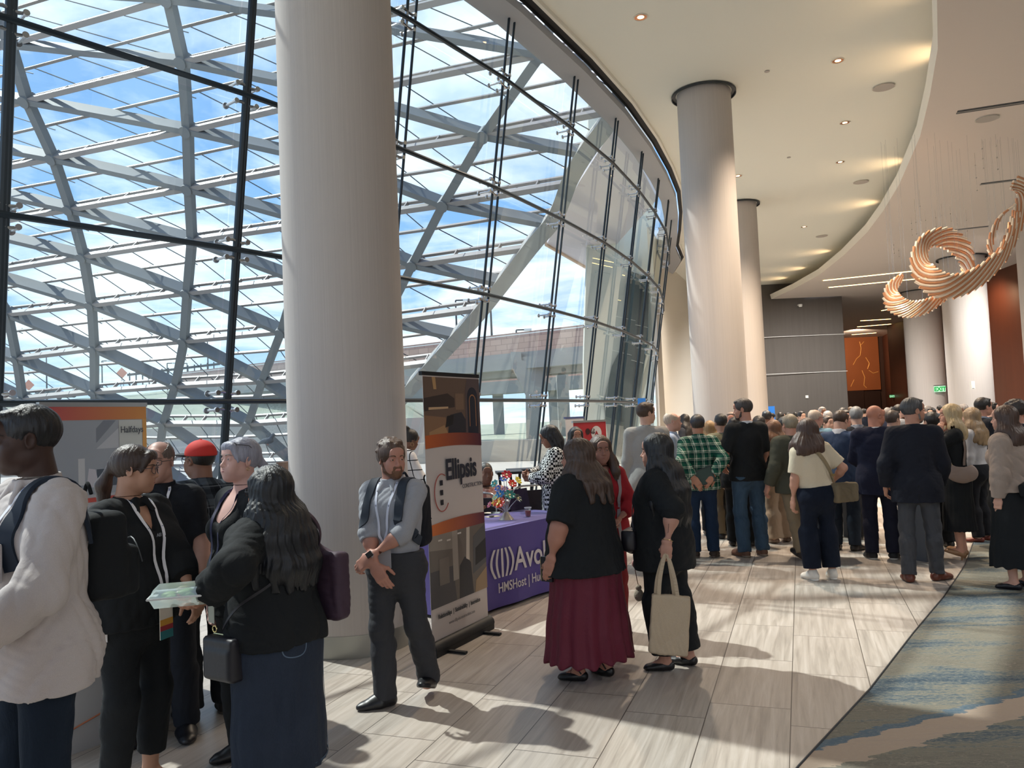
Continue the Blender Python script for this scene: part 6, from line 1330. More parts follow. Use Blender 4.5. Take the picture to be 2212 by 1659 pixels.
# --- tall banner stand, Ellipsis
def banner_stand(name, label, A, B, top, cloth_m, cass=.06, m=M_BLACK):
    A = Vector((A[0], A[1], 0)); B = Vector((B[0], B[1], 0)); mid = (A+B)/2; ex = (B-A).normalized(); w = (B-A).length; ey = Vector((-ex.y, ex.x, 0))   # ey points away from viewer side when ex is to the right
    t = thing(name, label, 'banner', mid, math.atan2(ex.y, ex.x))
    f = MB(); f.tube([(-w/2-.02, 0, .055), (w/2+.02, 0, .055)], .052, 14); f.box((0, 0, .02), (w+.03, .10, .04)); f.build('base_cassette', m, t)
    for x in (-w*.32, w*.32): f = MB(); f.beam((x, -.20, .012), (x, .20, .012), .035, .016); f.build('foot', m, t, smooth=False)
    f = MB(); f.box((0, .01, top), (w+.02, .03, .03)); f.build('top_rail', m, t, smooth=False); f = MB(); f.tube([(0, .04, .06), (0, .04, top)], .012, 8); f.build('support_pole', M_CHROME, t)
    f = MB(); f.box((0, 0, (top+.09)/2), (w, .003, top-.09)); sh = f.build('printed_sheet', cloth_m, t, smooth=False); return t, sh, w
M_PRINT = mat('banner_white_print', '#cbc4c0', .55)
a = atZ(935, 1420); b = atZ(1055, 1358)
bt, sheet, bw_ = banner_stand('banner_stand', 'tall Ellipsis Construction pull-up banner beside the near column', a, b, 2.12, M_PRINT)
LV = [0]
def patch(t, pts, m, name='printed_panel', y=-.004):
    """flat printed shape on a banner: pts in (x, z)"""
    f = MB(); LV[0] += 1; yy = y+.001-.0002*LV[0]; f.slab([(x, yy, z) for x, z in pts], (0, 1, 0), .0008); return f.build(name, m, t, smooth=False)
def rect(x0, z0, x1, z1): return [(x0, z0), (x1, z0), (x1, z1), (x0, z1)]
def pm(c, r=.55): return mat('print_'+c[1:], c, r)
h = bw_/2
def bandgrad(name, c1, c2, axis_w):
    if name in MATS: return MATS[name]
    m = mat(name, c1, .55); g = G(m); s = g.sep(g.coord('Object')); g.color(g.mix(g.math('MULTIPLY_ADD', s[0], 1/axis_w, .5), c1, c2)); return m
MG = bandgrad('orange_plum_band', '#c0622e', '#4e2038', bw_); MG2 = bandgrad('orange_plum_band2', '#d8783a', '#5a2440', bw_)
# upper photo (kitchen counter, dark cabinets, arch doorway)
z0, z1 = 1.625, 2.095
patch(sheet, rect(-h, z0, h, z1), pm('#6a564a'))
patch(sheet, [(-h, 1.93), (-.08, 1.97), (.02, 1.93), (.02, 1.86), (-h, 1.83)], pm('#3a302e')); patch(sheet, [(-h, z0), (-h, 1.80), (-.12, 1.78), (-.08, z0)], pm('#8a6a50')); patch(sheet, [(-.36, 1.67), (-.14, 1.72), (-.10, 1.66), (-.16, z0), (-.36, z0)], pm('#a8845e'))
patch(sheet, [(-.10, z0), (-.05, 1.80), (.12, 1.82), (.22, 1.72), (.25, z0)], pm('#2a2c36')); patch(sheet, [(-.30, 2.095), (-.28, 2.0), (-.24, 2.0), (-.25, 2.095)], pm('#b89468')); patch(sheet, [(.18, z0), (.19, 2.0), (.22, 2.095), (h, 2.095), (h, z0)], pm('#5a4c4e'))
arch_ = [(.215, z0)]+[(.30+.085*math.cos(t), 1.94+.085*math.sin(t)) for t in np.linspace(PI, 0, 9)]+[(.385, z0)]
patch(sheet, arch_, pm('#1c2436')); ar2 = [(.245, 1.70)]+[(.30+.055*math.cos(t), 1.91+.055*math.sin(t)) for t in np.linspace(PI, 0, 9)]+[(.355, 1.70)]; ar3 = [(.345, 1.70)]+[(.30+.045*math.cos(t), 1.91+.045*math.sin(t)) for t in np.linspace(0, PI, 9)]+[(.255, 1.70)]
patch(sheet, ar2+ar3, pm('#a8764e')); patch(sheet, [(-.13, 1.70), (-.02, 1.72), (0, 1.80), (-.10, 1.79)], pm('#15171d')); patch(sheet, rect(.03, 1.84, .16, 1.97), pm('#7e6654'))
patch(sheet, [(-.36, 1.84), (-.08, 1.85), (-.08, 1.865), (-.36, 1.86)], pm('#c8a884'))
def wavy(zl, zr, th): return [(-h+bw_*k/8, zl+(zr-zl)*k/8+.016*math.sin(k/8*PI)) for k in range(9)]+[(h-bw_*k/8, zr-th-(zr-zl)*k/8+.016*math.sin((8-k)/8*PI)) for k in range(9)]
patch(sheet, wavy(1.645, 1.635, .10), MG, 'colour_band'); patch(sheet, wavy(.965, .975, .105), MG2, 'colour_band')
# lower photo
z0, z1 = .345, .885
patch(sheet, rect(-h, z0, h, z1), pm('#6c6660')); patch(sheet, [(-h, .62), (-.10, .62), (-.06, z0), (-h, z0)], pm('#4a4a4e')); patch(sheet, [(-h, .885), (-.08, .885), (-.10, .75), (-h, .78)], pm('#8e8880')); patch(sheet, rect(-.10, .50, -.02, .885), pm('#a09a92'))
patch(sheet, [(-.02, z0), (.0, .60), (.08, .66), (.17, .60), (.20, z0)], pm('#2e3038')); patch(sheet, [(.10, .64), (.12, .885), (.17, .885), (.15, .62)], pm('#c4bcb0')); patch(sheet, [(.20, .50), (.22, .80), (h, .88), (h, .56)], pm('#55585c')); patch(sheet, [(.24, .56), (.25, .70), (h, .76), (h, .60)], pm('#23262c')); patch(sheet, [(.22, z0), (.24, .44), (h, .52), (h, z0)], pm('#9a8468'))
patch(sheet, rect(-.30, .50, -.16, .70), pm('#77706a'))
for q in ((-.30, .835), (-.18, .82), (-.02, .85)): patch(sheet, rect(q[0], q[1], q[0]+.055, q[1]+.012), pm('#d8d4cc'))
def blet(parent, txt, x, z, size, c, bold=0, sx=1.0, align='LEFT', y=-.0135, shear=0):
    tm = text_mb(txt, size, bold, .0008, align, shear, sx); xf(tm, frame((x, y, z), (1, 0, 0), (0, 0, 1), (0, -1, 0))); return tm.build('lettering', pm(c), parent, smooth=False)
blet(sheet, 'Ellipsis', -.165, 1.295, .225, '#222838', .006, .80); blet(sheet, 'CONSTRUCTION', .075, 1.205, .048, '#4a4c58', .0, .86)
for k in range(3): patch(sheet, rect(-.245, 1.255-k*.075+.0, -.205, 1.295-k*.075), pm('#1e222e'), 'logo_square')
f = MB(); ce = (-.225, 1.20); f.tube([(ce[0]+.105*math.cos(t), -.011, ce[1]+.115*math.sin(t)*1.25) for t in np.linspace(D2R(62), D2R(322), 28)], .004, 5); f.build('logo_arc', pm('#a8504a'), sheet)
blet(sheet, 'Relationships  |  Sustainability  |  Innovation', -.345, .262, .046, '#34363e', .0014, .78); blet(sheet, 'www.ellipsisconstruction.com', -.20, .19, .036, '#7a7678', 0, .9)
# --- Halfdays banner at left
LV[0] = 0
a = atY(88, 960, 5.05); b = atY(316, 945, 5.80); M_P2 = mat('banner_grey_print', '#b4b6bc', .55)
b2, s2, w2 = banner_stand('banner_stand', 'wide pull-up banner printed Halfdays with an orange and pink border, at far left', a, b, 1.965, M_P2, m=mat('silver_rail', '#a8adb0', .4, .5))
h2 = w2/2; MG3 = bandgrad('pink_orange_band', '#b8505a', '#c88a48', w2); MB3 = mat('amber_border', '#cf9a55', .55)
patch(s2, rect(-h2, 1.86, h2, 1.95), MG3, 'colour_band'); patch(s2, rect(h2-.035, .3, h2, 1.86), MB3, 'colour_band'); patch(s2, rect(-h2, 1.30, h2-.235, 1.33), pm('#c0524a'), 'colour_band')
patch(s2, rect(h2-.235, 1.35, h2-.04, 1.855), pm('#c2c8c6')); patch(s2, rect(-h2, 1.35, h2-.24, 1.855), pm('#9aa2ac')); patch(s2, [(h2-.42, 1.70), (h2-.26, 1.855), (h2-.36, 1.855), (h2-.42, 1.80)], pm('#7a828e')); patch(s2, [(h2-.42, 1.66), (h2-.24, 1.80), (h2-.24, 1.66)], pm('#b6bcc4'))
patch(s2, rect(h2-.42, 1.40, h2-.26, 1.52), pm('#4c5866')); patch(s2, [(h2-.50, 1.40), (h2-.48, 1.53), (h2-.43, 1.52), (h2-.40, 1.40)], pm('#c2c2cc')); patch(s2, rect(h2-.56, 1.42, h2-.51, 1.60), pm('#c4c8cc'))
blet(s2, 'Halfdays', h2-.232, 1.765, .066, '#3a4250', 0, .88)
# --- white table-cover counter at lower left
q0 = atZ(231, 1603); q1 = atZ(396, 1543); d = (q1-q0).normalized(); nn_ = Vector((-d.y, d.x, 0)); ctr = (q0+q1)/2+nn_*.30; wd = (q1-q0).length+.35
ct = thing('covered_table', 'white cloth-covered counter with large black letters behind the standing group', 'table', ctr-d*.16, math.atan2(d.y, d.x))
f = MB(); f.box((0, 0, .375), (wd, .60, .75)); f.build('cloth_cover', mat('white_table_cover', '#aeb0b4', .7, noise=((3, 3, 2), .05)), ct, smooth=False)
for pts in ([(-.02, .34), (.055, .37), (.055, .73), (-.02, .70)], [(.10, .36), (.19, .39), (.19, .61), (.10, .59)], [(-.02, .66), (.19, .70), (.19, .735), (-.02, .72)]):
    f = MB(); f.slab([(x+wd/2-.24, -.306, z) for x, z in pts], (0, 1, 0), .004); f.build('printed_letter', mat('letter_black', '#12151c', .6), ct, smooth=False)
f = MB(); f.tube([(wd/2-.75+.05*k, -.303, .12+.012*k) for k in range(8)], .005, 5); f.build('printed_line', pm('#c07a5a'), ct)
# --- purple table
C0 = Vector((-.52, 6.90, 0)); dx = Vector((.62, .785, 0)).normalized(); dy = Vector((-dx.y, dx.x, 0)); L = 1.85; Dp = .76
tb = thing('covered_table', 'purple cloth-covered table printed with white lettering in front of the glass', 'table', C0+dx*L/2+dy*Dp/2, math.atan2(dx.y, dx.x))
M_PUR = mat('purple_cloth', '#4a3c8c', .8, sheen=.3, bump=((4, 4, 2), .25, .02))
def wob(x, z): return .006*math.sin(x*9)*(1-z/.75)
f = MB(); n_ = 24; vs = []; 
per = [(-L/2+L*k/n_, -Dp/2) for k in range(n_)]+[(L/2, -Dp/2+Dp*k/10) for k in range(10)]+[(L/2-L*k/n_, Dp/2) for k in range(n_)]+[(-L/2, Dp/2-Dp*k/10) for k in range(10)]
for z in (.745, .72, .5, .25, .03):
    for (x, y) in per: k = (1-z/.745); vs.append((x*(1+.012*k)+.008*k*math.sin(y*14), y*(1+.02*k)+.010*k*math.sin(x*11), z))
N_ = len(per); f.add(vs, [(j*N_+i, j*N_+(i+1) % N_, (j+1)*N_+(i+1) % N_, (j+1)*N_+i) for j in range(4) for i in range(N_)]+[tuple(range(N_))]); f.build('cloth_cover', M_PUR, tb)
M_LT = mat('cloth_white_print', '#c8c4c8', .7)
def tlet(txt, x, z, size, bold=0, sx=1): tm = text_mb(txt, size, bold, .0008, 'LEFT', 0, sx); xf(tm, frame((x, -Dp/2-.022, z), (1, 0, 0), (0, 0, 1), (0, -1, 0))); tm.build('lettering', M_LT, tb, smooth=False)
x0 = -L/2+.42
for k, (cx_, bow, w_) in enumerate([(.03, -.055, .030), (.085, -.032, .028), (.135, 0, .028), (.185, .032, .028), (.24, .055, .030)]):
    f = MB(); zz = np.linspace(.30, .56, 12); Lf = [(x0+cx_-w_/2*1+bow*math.cos((z-.43)/.13*PI/2), z) for z in zz]; Rf = [(x0+cx_+w_/2+bow*math.cos((z-.43)/.13*PI/2), z) for z in zz[::-1]]
    f.slab([(x, -Dp/2-.0225, z) for x, z in Lf+Rf], (0, 1, 0), .0015); f.build('logo_stripe', M_LT, tb, smooth=False)
tlet('Avolta', x0+.315, .33, .30, .004, .9); tlet('HMSHost | Hudson', x0+.06, .165, .125, .0012, .85)
def on_table(px, py): p = atZ(px, py, .747); return p
# vase of glass flowers
p = on_table(1094, 1122); v_ = thing('flower_vase', 'cone-shaped silver vase of bright glass flowers on the purple table', 'vase', p)
f = MB(); f.lathe([(.075, 0), (.072, .008), (.05, .03), (.024, .07), (.022, .075)], n=28); f.build('vase_base', mat('pale_metal', '#b8b2a8', .3, .6), v_)
fl = [((-.10, -.02, .36), '#1f8f88', .045), ((-.07, 0, .31), '#3c5ab8', .038), ((.02, 0, .44), '#b01828', .055), ((-.01, .02, .40), '#2456b0', .045), ((.07, 0, .35), '#d02c2a', .050), ((.13, .01, .38), '#e0cc2c', .045), ((-.05, 0, .25), '#2a78b8', .050), ((.04, -.02, .24), '#158078', .058), ((-.10, 0, .22), '#8fc4a0', .038), ((-.09, -.03, .18), '#e0b020', .055), ((-.06, -.05, .17), '#d8401c', .062), ((-.16, .0, .15), '#d04a6c', .035), ((.12, .02, .20), '#2c3a34', .050), ((.0, .03, .30), '#7a4a90', .035)]
for (x, y, z), c_, r in fl:
    f = MB(); rr = np.random.RandomState(int(z*1000)); n8 = 7; top = Vector((x, y, z)); dirv = (Vector((x*1.2, y-.12, .12))).normalized()
    M_ = dirv.to_track_quat('Z', 'Y').to_matrix()
    for k in range(n8):
        a_ = 2*PI*k/n8; f.sphere((0, 0, 0), 1, 8, 6); vs8 = f.v[-(1+5*8+1):]; f.v[-(1+5*8+1):] = [tuple(top+M_ @ Vector((math.cos(a_)*(r*.55+q[0]*r*.5)-math.sin(a_)*q[1]*r*.36, math.sin(a_)*(r*.55+q[0]*r*.5)+math.cos(a_)*q[1]*r*.36, .25*r*(q[0]+1)*.6+q[2]*r*.12))) for q in vs8]
    fo = f.build('flower', mat('glass_'+c_[1:], c_, .15, spec=.7, coat=.5), v_); f = MB(); f.sphere(top+dirv*.008, r*.22, 8, 6); f.build('flower_centre', mat('glass_centre', '#f0e0a0', .2), fo)
    f = MB(); f.tube(spline([(x*.06, y*.1, .07), (x*.35, y*.5, .07+(z-.07)*.4), (x, y, z)], 5), .0035, 6); f.build('stem', mat('stem_white_metal', '#c8ccd0', .3, .4), v_)
# drink
p = on_table(1141, 1116); t = thing('drink_cup', 'clear plastic cup of amber drink on the purple table', 'cup', p)
f = MB(); f.lathe([(.026, 0), (.036, .095), (.034, .095), (.0245, .003)], n=24, cap=False); f.lathe([(.001, 0), (.026, 0)], n=24, cap=False); f.build('cup', glassmat('clear_plastic', (.93, .95, .96), .10), t); f = MB(); f.lathe([(.024, .004), (.032, .062)], n=24); f.build('liquid', mat('amber_drink', '#9a4a1c', .1, spec=.6), t)
f = MB(); f.lathe([(.0365, .088), (.038, .092), (.0365, .097)], n=24, cap=False); f.build('rim', mat('rim_white', '#e4e8ea', .2), t)
# laptop
p = on_table(1122, 1101); t = thing('laptop', 'dark open laptop on the purple table, lid toward us', 'laptop', p, math.atan2(dx.y, dx.x)); M_LAP = mat('laptop_plum', '#453850', .35, .5)
f = MB(); f.box((0, .12, .009), (.34, .235, .016)); f.build('keyboard_base', M_LAP, t, smooth=False); f = MB(); f.box((0, 0, .115), (.34, .008, .225), Matrix.Rotation(-.18, 3, 'X')); f.build('lid', M_LAP, t, smooth=False)
# phone stand, glass of water, papers, small dark box
p = on_table(1083, 1104); f = MB(); f.box((0, 0, .045), (.055, .05, .09)); tag(f.build('card_reader', mat('matte_black', '#15171c', .5), loc=p, smooth=False), 'small black box standing behind the flower vase', 'card reader')
p = on_table(1107, 1103); f = MB(); f.lathe([(.03, 0), (.03, .10), (.028, .10), (.028, .004)], n=20, cap=False); tag(f.build('water_glass', MATS['clear_plastic'], loc=p), 'clear glass tumbler beside the laptop', 'glass')
for k, (px, py, c_, l) in enumerate([(1064, 1116, '#d8d2b8', 'loose cream leaflet near the banner edge on the purple table'), (1070, 1108, '#b8c4cc', 'pale blue leaflet behind the cream one on the purple table'), (1058, 1108, '#e0dcd0', 'white leaflet partly behind the banner on the purple table')]):
    f = MB(); f.box((0, 0, .001), (.15, .10, .002), Matrix.Rotation(.5+k, 3, 'Z')); tag(f.build('leaflet', pm(c_), loc=on_table(px, py), smooth=False), l, 'leaflet', 'leaflets on the purple table')
p = on_table(1062, 1117)+Vector((0, 0, .002)); f = MB(); f.lathe([(.02, 0), (.03, .008), (.02, .014)], n=16); tag(f.build('small_dish', pm('#3a3430'), loc=p), 'small dark dish lying on the cream leaflet', 'dish')
# chairs and folding tray stands behind the table
def chair(px, py, Y, rz, label):
    c = atY(px, py, Y); t = thing('banquet_chair', label, 'chair', (c.x, c.y, 0), rz); dk = mat('chair_dark_seat', '#2b2630', .8)
    f = MB(); f.box((0, 0, .46), (.44, .44, .06)); f.build('seat', dk, t, smooth=False); f = MB(); f.box((0, .21, .74), (.40, .03, .30)); f.build('backrest', dk, t, smooth=False)
    f = MB(); f.tube(spline([(-.22, .20, .45), (-.22, .215, .75), (-.19, .22, .92), (0, .225, .945), (.19, .22, .92), (.22, .215, .75), (.22, .20, .45)], 5), .012, 8); f.build('back_frame', M_CHROME, t)
    for x in (-.2, .2):
        for y in (-.19, .19): f = MB(); f.tube([(x, y, .44), (x*1.08, y*1.15, 0)], .012, 8); f.build('leg', M_CHROME, t)
chair(1160, 1075, 9.3, .25, 'silver-framed chair with dark seat behind the purple table beside the laptop'); chair(932, 1100, 8.5, 2.6, 'chair the white-haired person sits on, hidden by the banner'); chair(1049, 1100, 9.0, 2.8, 'chair the man in the patterned shirt sits on')
def tray(px, py, Y, label, w=.45):
    c = atY(px, py, Y); t = thing('tray_stand', label, 'stand', (c.x, c.y, 0), .1); f = MB(); f.box((0, 0, c.z), (w, .35, .03)); f.build('top', mat('matte_black', '#15171c', .5), t, smooth=False)
    for s_ in (-1, 1): f = MB(); f.beam((s_*w*.40, -.02, c.z), (s_*w*.16, -.02, 0), .035, .03); f.build('leg', mat('matte_black', '#15171c', .5), t, smooth=False)
tray(1100, 1020, 9.7, 'black angled-leg stand just above the glass flowers', .32); tray(1125, 1015, 10.3, 'second black angled-leg stand behind the laptop', .36)
# red banner and neighbours
LV[0] = 0
a = atY(1239, 930, 11.2); b = atY(1309, 930, 11.6); M_REDP = mat('red_banner_print', '#b03038', .6)
t3, s3, w3 = banner_stand('banner_stand', 'red pull-up banner with a white circle behind the braided young woman', a, b, atY(1273, 910, 11.4).z, M_REDP, m=mat('silver_rail', '#a8adb0', .4, .5))
f = MB(); f.lathe([(.001, 0), (.105, 0)], n=28, cap=False); xf(f, Matrix.Translation((.12, -.006, 1.50)) @ Matrix.Rotation(PI/2, 4, 'X')); f.build('logo_disc', pm('#d8d4d4'), s3); patch(s3, [(.08, 1.47), (.12, 1.54), (.16, 1.47), (.12, 1.49)], pm('#a02830'), 'logo_triangle', y=-.009)
for k in range(2): f = MB(); f.lathe([(.001, 0), (.045, 0)], n=18, cap=False); xf(f, Matrix.Translation((-.05+.10*k, -.006, 1.53)) @ Matrix.Rotation(PI/2, 4, 'X')); f.build('printed_dot', pm('#3a1c20'), s3)
a = atY(1222, 930, 12.3); b = atY(1262, 930, 12.5)
banner_stand('banner_stand', 'pale banner with a blue top edge behind the red one', a, b, atY(1245, 902, 12.4).z, pm('#c4c8cc'), m=pm('#4a5a86'))
c = atY(1665, 884, 33); t = thing('banner_stand', 'small bright blue banner at the foot of the grey wall', 'banner', (c.x, c.y, 0)); f = MB(); f.box((0, 0, .95), (.32, .03, 1.85)); f.build('printed_sheet', mat('bright_blue', '#1f6fc4', .5), t, smooth=False); f = MB(); f.box((0, 0, .02), (.36, .25, .04)); f.build('base', M_BLACK, t, smooth=False)
c = atY(1386, 868, 16.5); t = thing('banner_stand', 'blue sign standing by the far end of the glass wall', 'banner', (c.x, c.y, 0)); zt_ = atY(1386, 860, 16.5).z; f = MB(); f.box((0, 0, zt_-.15), (.16, .03, .3)); f.build('sign_panel', mat('bright_blue', '#1f6fc4', .5), t, smooth=False); f = MB(); f.tube([(0, 0, 0), (0, 0, zt_-.3)], .015, 8); f.lathe([(.15, 0), (.15, .02)], n=20); f.build('stand', M_GREYD, t)
# --- clear food box
c = (w7+Vector((0, 0, .035))); cpx = atY(400, 1284, 3.42); t = thing('food_container', 'clear plastic clamshell box of salad held over the counter', 'food container', cpx, .25)
f = MB(); pr = [(-.13, -.085), (.13, -.085), (.13, .085), (-.13, .085)]; bot = [(x*.86, y*.86, -.035) for x, y in pr]; top_ = [(x, y, .005) for x, y in pr]; lid = [(x*.88, y*.85, .042) for x, y in pr]
M_CL = glassmat('frosted_plastic', (.88, .9, .9), .20, .2, .30)
f.add(bot+top_, [(0, 1, 2, 3)]+[(i, (i+1) % 4, 4+(i+1) % 4, 4+i) for i in range(4)]); f.build('base_tray', M_CL, t, smooth=False); f = MB(); f.add([(x, y, .008) for x, y in pr]+lid, [(4, 5, 6, 7)]+[(i, (i+1) % 4, 4+(i+1) % 4, 4+i) for i in range(4)]); f.build('lid', M_CL, t, smooth=False)
f = MB(); f.tube([(x*1.04, y*1.05, .006) for x, y in pr+[pr[0]]], .005, 6); f.box((-.125, 0, .004), (.03, .05, .004)); f.build('rim', mat('rim_white', '#e4e8ea', .2), t)
r_ = np.random.RandomState(4); 
for nm, col_, n9 in (('lettuce', '#7c9a48', 12), ('tomato', '#c8442c', 5), ('onion', '#d8d0c0', 5), ('dressing_cup', '#cfc8b8', 1)):
    f = MB()
    for k in range(n9): f.sphere((r_.uniform(-.075, .075), r_.uniform(-.045, .045), r_.uniform(-.020, .018)), (r_.uniform(.020, .036), r_.uniform(.016, .030), r_.uniform(.008, .016)), 8, 6)
    if nm == 'dressing_cup': f = MB(); f.lathe([(.02, -.03), (.024, 0)], (.05, -.02, 0), 16)
    tag(f.build(nm, mat('food_'+nm, col_, .5, noise=((60, 60, 60), .3)), t), kind='stuff' if nm in ('lettuce', 'onion') else None)
# --- bags
def bagmesh(t, base, F, m, name='body', h=.008, disp=None):
    return mk(name, [mesh_field(F, h, disp=disp)], m, t, origin=base)
def pp(P_, x, y, z): return P_.T(x, y, z)
def strap(t, P_, base, Fs, pts, w, m, off=.012, th=.004, name='strap', n=10):
    o, _, _ = ribbon(Fs, pts, w, m, name, None, off, th, n); o.data.transform(Matrix.Translation(-Vector(tuple(base)))); o.parent = t; return o
# black crossbody of P7
base = P7.T(-.20, .07, -.13); t = P7.prop('crossbody_bag', 'black leather crossbody bag hanging at the hip over the denim skirt', 'handbag', base)
ML = mat('black_leather', '#1b1a22', .45, bump=((30, 30, 30), .3, .004))
bagmesh(t, base, [BX(base+A3(-.045, 0, .0), (.035, .085, .075), .02, k=.01), BX(base+A3(-.085, 0, -.02), (.006, .07, .05), .014, k=.02)], ML, h=.006)
b_ = MB(); b_.tube([tuple(A3(-.045, y, .095)) for y in (-.085, 0, .085)], .004, 6); b_.build('zip', mat('gold_metal', '#d8c890', .25, 1), t); b_ = MB(); ringp = [(-.045, .08+.014*math.cos(a), .115+.014*math.sin(a)) for a in np.linspace(0, 2*PI, 13)]; b_.tube(ringp, .003, 6, caps=False); b_.build('ring', mat('gold_metal', '#d8c890', .25, 1), t)
strap(t, P7, base, P7.topF, [P7.T(-.22, .06, .0), P7.T(-.20, -.04, .14), P7.T(-.06, -.17, .30), P7.T(.10, -.10, .45)], .012, ML)
# plum tote of P7
base = P7.T(.24, -.03, .17); t = P7.prop('shoulder_tote', 'plum-coloured tote bag hung on the shoulder of the woman with the food box', 'handbag', base); MP = mat('plum_fabric', '#3b2838', .7, bump=((9, 9, 9), .5, .02))
bagmesh(t, base, [BX(base+A3(.035, 0, -.03), (.018, .15, .13), .03, k=.02), C(base+A3(.03, 0, .10), base+A3(.01, 0, .20), .05, .02, k=.05, s=(.4, 1, 1))], MP, disp=folds(.008, 1, 5))
strap(t, P7, base, P7.topF, [P7.T(.24, .06, .24), P7.T(.19, .06, .44), P7.T(.15, -.02, .49), P7.T(.20, -.09, .42), P7.T(.25, -.09, .24)], .022, MP, .02)
# backpacks
def backpack(P_, label, c, sc=1.0, y0=-.24):
    base = P_.T(0, y0, .05); t = P_.prop('backpack', label, 'backpack', base); m = cloth(c); F_ = [BX(base+P_.Rt @ A3(0, -.01, .20), A3(.125, .055, .20)*sc, .045, k=.03, M=P_.Rt), BX(base+P_.Rt @ A3(0, -.10, .13), A3(.10, .02, .11)*sc, .03, k=.03, M=P_.Rt)]
    bagmesh(t, base, F_, m, disp=folds(.006, 1, 3)); b_ = MB(); zp = [base*0+P_.Rt @ A3(x, -.145+.01*abs(x)*9, .13+.12*math.cos(x*12)) for x in np.linspace(-.11, .11, 9)]; b_.tube(zp, .003, 5); b_.build('zip', M_GREYD, t); b_ = MB(); b_.tube(spline([P_.Rt @ A3(-.03, .02, .44), P_.Rt @ A3(0, .02, .48), P_.Rt @ A3(.03, .02, .44)], 5), .008, 6); b_.build('top_handle', m, t); return t
backpack(P1, 'black backpack on the back of the man in the white shirt', '#15181f', .62, -.19); backpack(P8, 'dark backpack worn by the bearded man', '#1c1f27', .78, -.19); backpack(P27, 'small dark backpack on the bald man in light blue', '#2a2c34', .9)
backpack(P20, 'tan and grey backpack worn by the blonde woman beside the plaid shirt', '#5a5044', .95); backpack(P25, 'grey sling bag worn by the man in the olive jacket', '#33353c', .6, -.2)
b_ = MB(); q = P8.T(.16, .05, .02); b_.beam(P8.T(.155, .02, .04), P8.T(.165, .03, -.22), .022, .004, up=(1, 0, 0)); b_.build('strap_end', mat('strap_slate', '#2c3440', .8), P8.root, smooth=False)
# key fob & card under P3's backpack
base = P3.T(.20, -.02, -.09); t = P3.prop('key_ring', 'bunch of keys with a photo card at the waist of the ponytailed woman', 'keys', base)
b_ = MB(); b_.tube([(.012*math.cos(a), 0, .012*math.sin(a)) for a in np.linspace(0, 2*PI, 13)], .002, 5, caps=False); b_.build('ring', M_CHROME, t); b_ = MB(); b_.box((.0, -.01, -.035), (.012, .003, .05)); b_.box((.015, .01, -.03), (.012, .003, .05)); b_.build('key', mat('gold_metal', '#d8c890', .25, 1), t, smooth=False); b_ = MB(); b_.box((.01, .045, -.02), (.003, .05, .06)); b_.build('card', pm('#cfc8c4'), t, smooth=False)
# canvas tote held by P16
a16 = P16.arm[-1]; hand_c = a16['wr']+a16['f']*.075; base = hand_c+A3(0, 0, -.62); t = P16.prop('tote_bag', 'plain cream canvas tote bag hanging from the hand of the woman in black', 'tote bag', base)
MC_ = cloth('#b5a48c', .2); Rb = rotz(D2R(-72)); F_ = [BX(base+A3(0, 0, .19), (.108, .012, .175), .014, k=.0, M=Rb @ roty(D2R(6)))]
bagmesh(t, base, F_, MC_, 'bag_body', .006, folds(.007, .8, 12))
for y_, o_ in ((-.018, 0), (.018, .02)):
    e0 = Rb @ A3(-.060-o_, y_, .365); e1 = Rb @ A3(.060-o_, y_, .365); hm = Rb @ A3(0, y_, .622); b_ = MB(); pts = spline([tuple(e0), tuple(e0*.75+hm*.25+A3(0, 0, .06)), tuple(hm+Rb @ A3(-.012, 0, 0)), tuple(hm+Rb @ A3(.012, 0, 0)), tuple(e1*.75+hm*.25+A3(0, 0, .06)), tuple(e1)], 6)
    for u_, v_2 in zip(pts, pts[1:]): b_.beam(u_, v_2+(v_2-u_)*.1, .024, .003, up=tuple(Rb @ A3(0, 1, 0)))
    b_.build('handle', MC_, t, smooth=False)
# black crossbody of P16 and keyring plush
base = P16.T(-.12, .20, .0); t = P16.prop('crossbody_bag', 'black leather bag at the front of the woman holding the canvas tote', 'handbag', base); bagmesh(t, base, [E(base, (.13, .05, .085), k=.02), BX(base+A3(0, 0, .02), (.10, .03, .05), .02, k=.03)], ML, h=.008); strap(t, P16, base, P16.topF, [P16.T(-.2, .14, .06), P16.T(-.10, .18, .20), P16.T(.05, .17, .35), P16.T(.12, .06, .46), P16.T(.10, -.08, .45)], .02, ML)
b_ = MB(); b_.sphere((0, .05, .0), (.010, .004, .006), 8, 6); b_.build('clasp', mat('gold_metal', '#d8c890', .25, 1), t)
q = atY(1380, 1285, 5.6); t = thing('bag_charm', 'pale furry charm and keys dangling between the two women in black', 'charm', q); f = MB(); f.sphere((0, 0, 0), (.035, .03, .045), 12, 10); f.sphere((0, 0, .05), (.022, .02, .022), 10, 8); f.build('furry_ball', mat('beige_fur', '#a89c8c', .95, bump=((200, 200, 200), 1, .01)), t); f = MB(); f.tube([(0, 0, .065), (-.01, 0, .12), (-.02, 0, .20)], .003, 6); f.build('chain', mat('gold_metal', '#d8c890', .25, 1), t); f = MB(); f.sphere((-.02, 0, .22), (.02, .018, .028), 10, 8); f.build('pink_bead', pm('#b88a86'), t); f = MB(); f.beam((.02, 0, -.02), (.045, 0, -.085), .014, .004); f.build('key', M_CHROME, t)
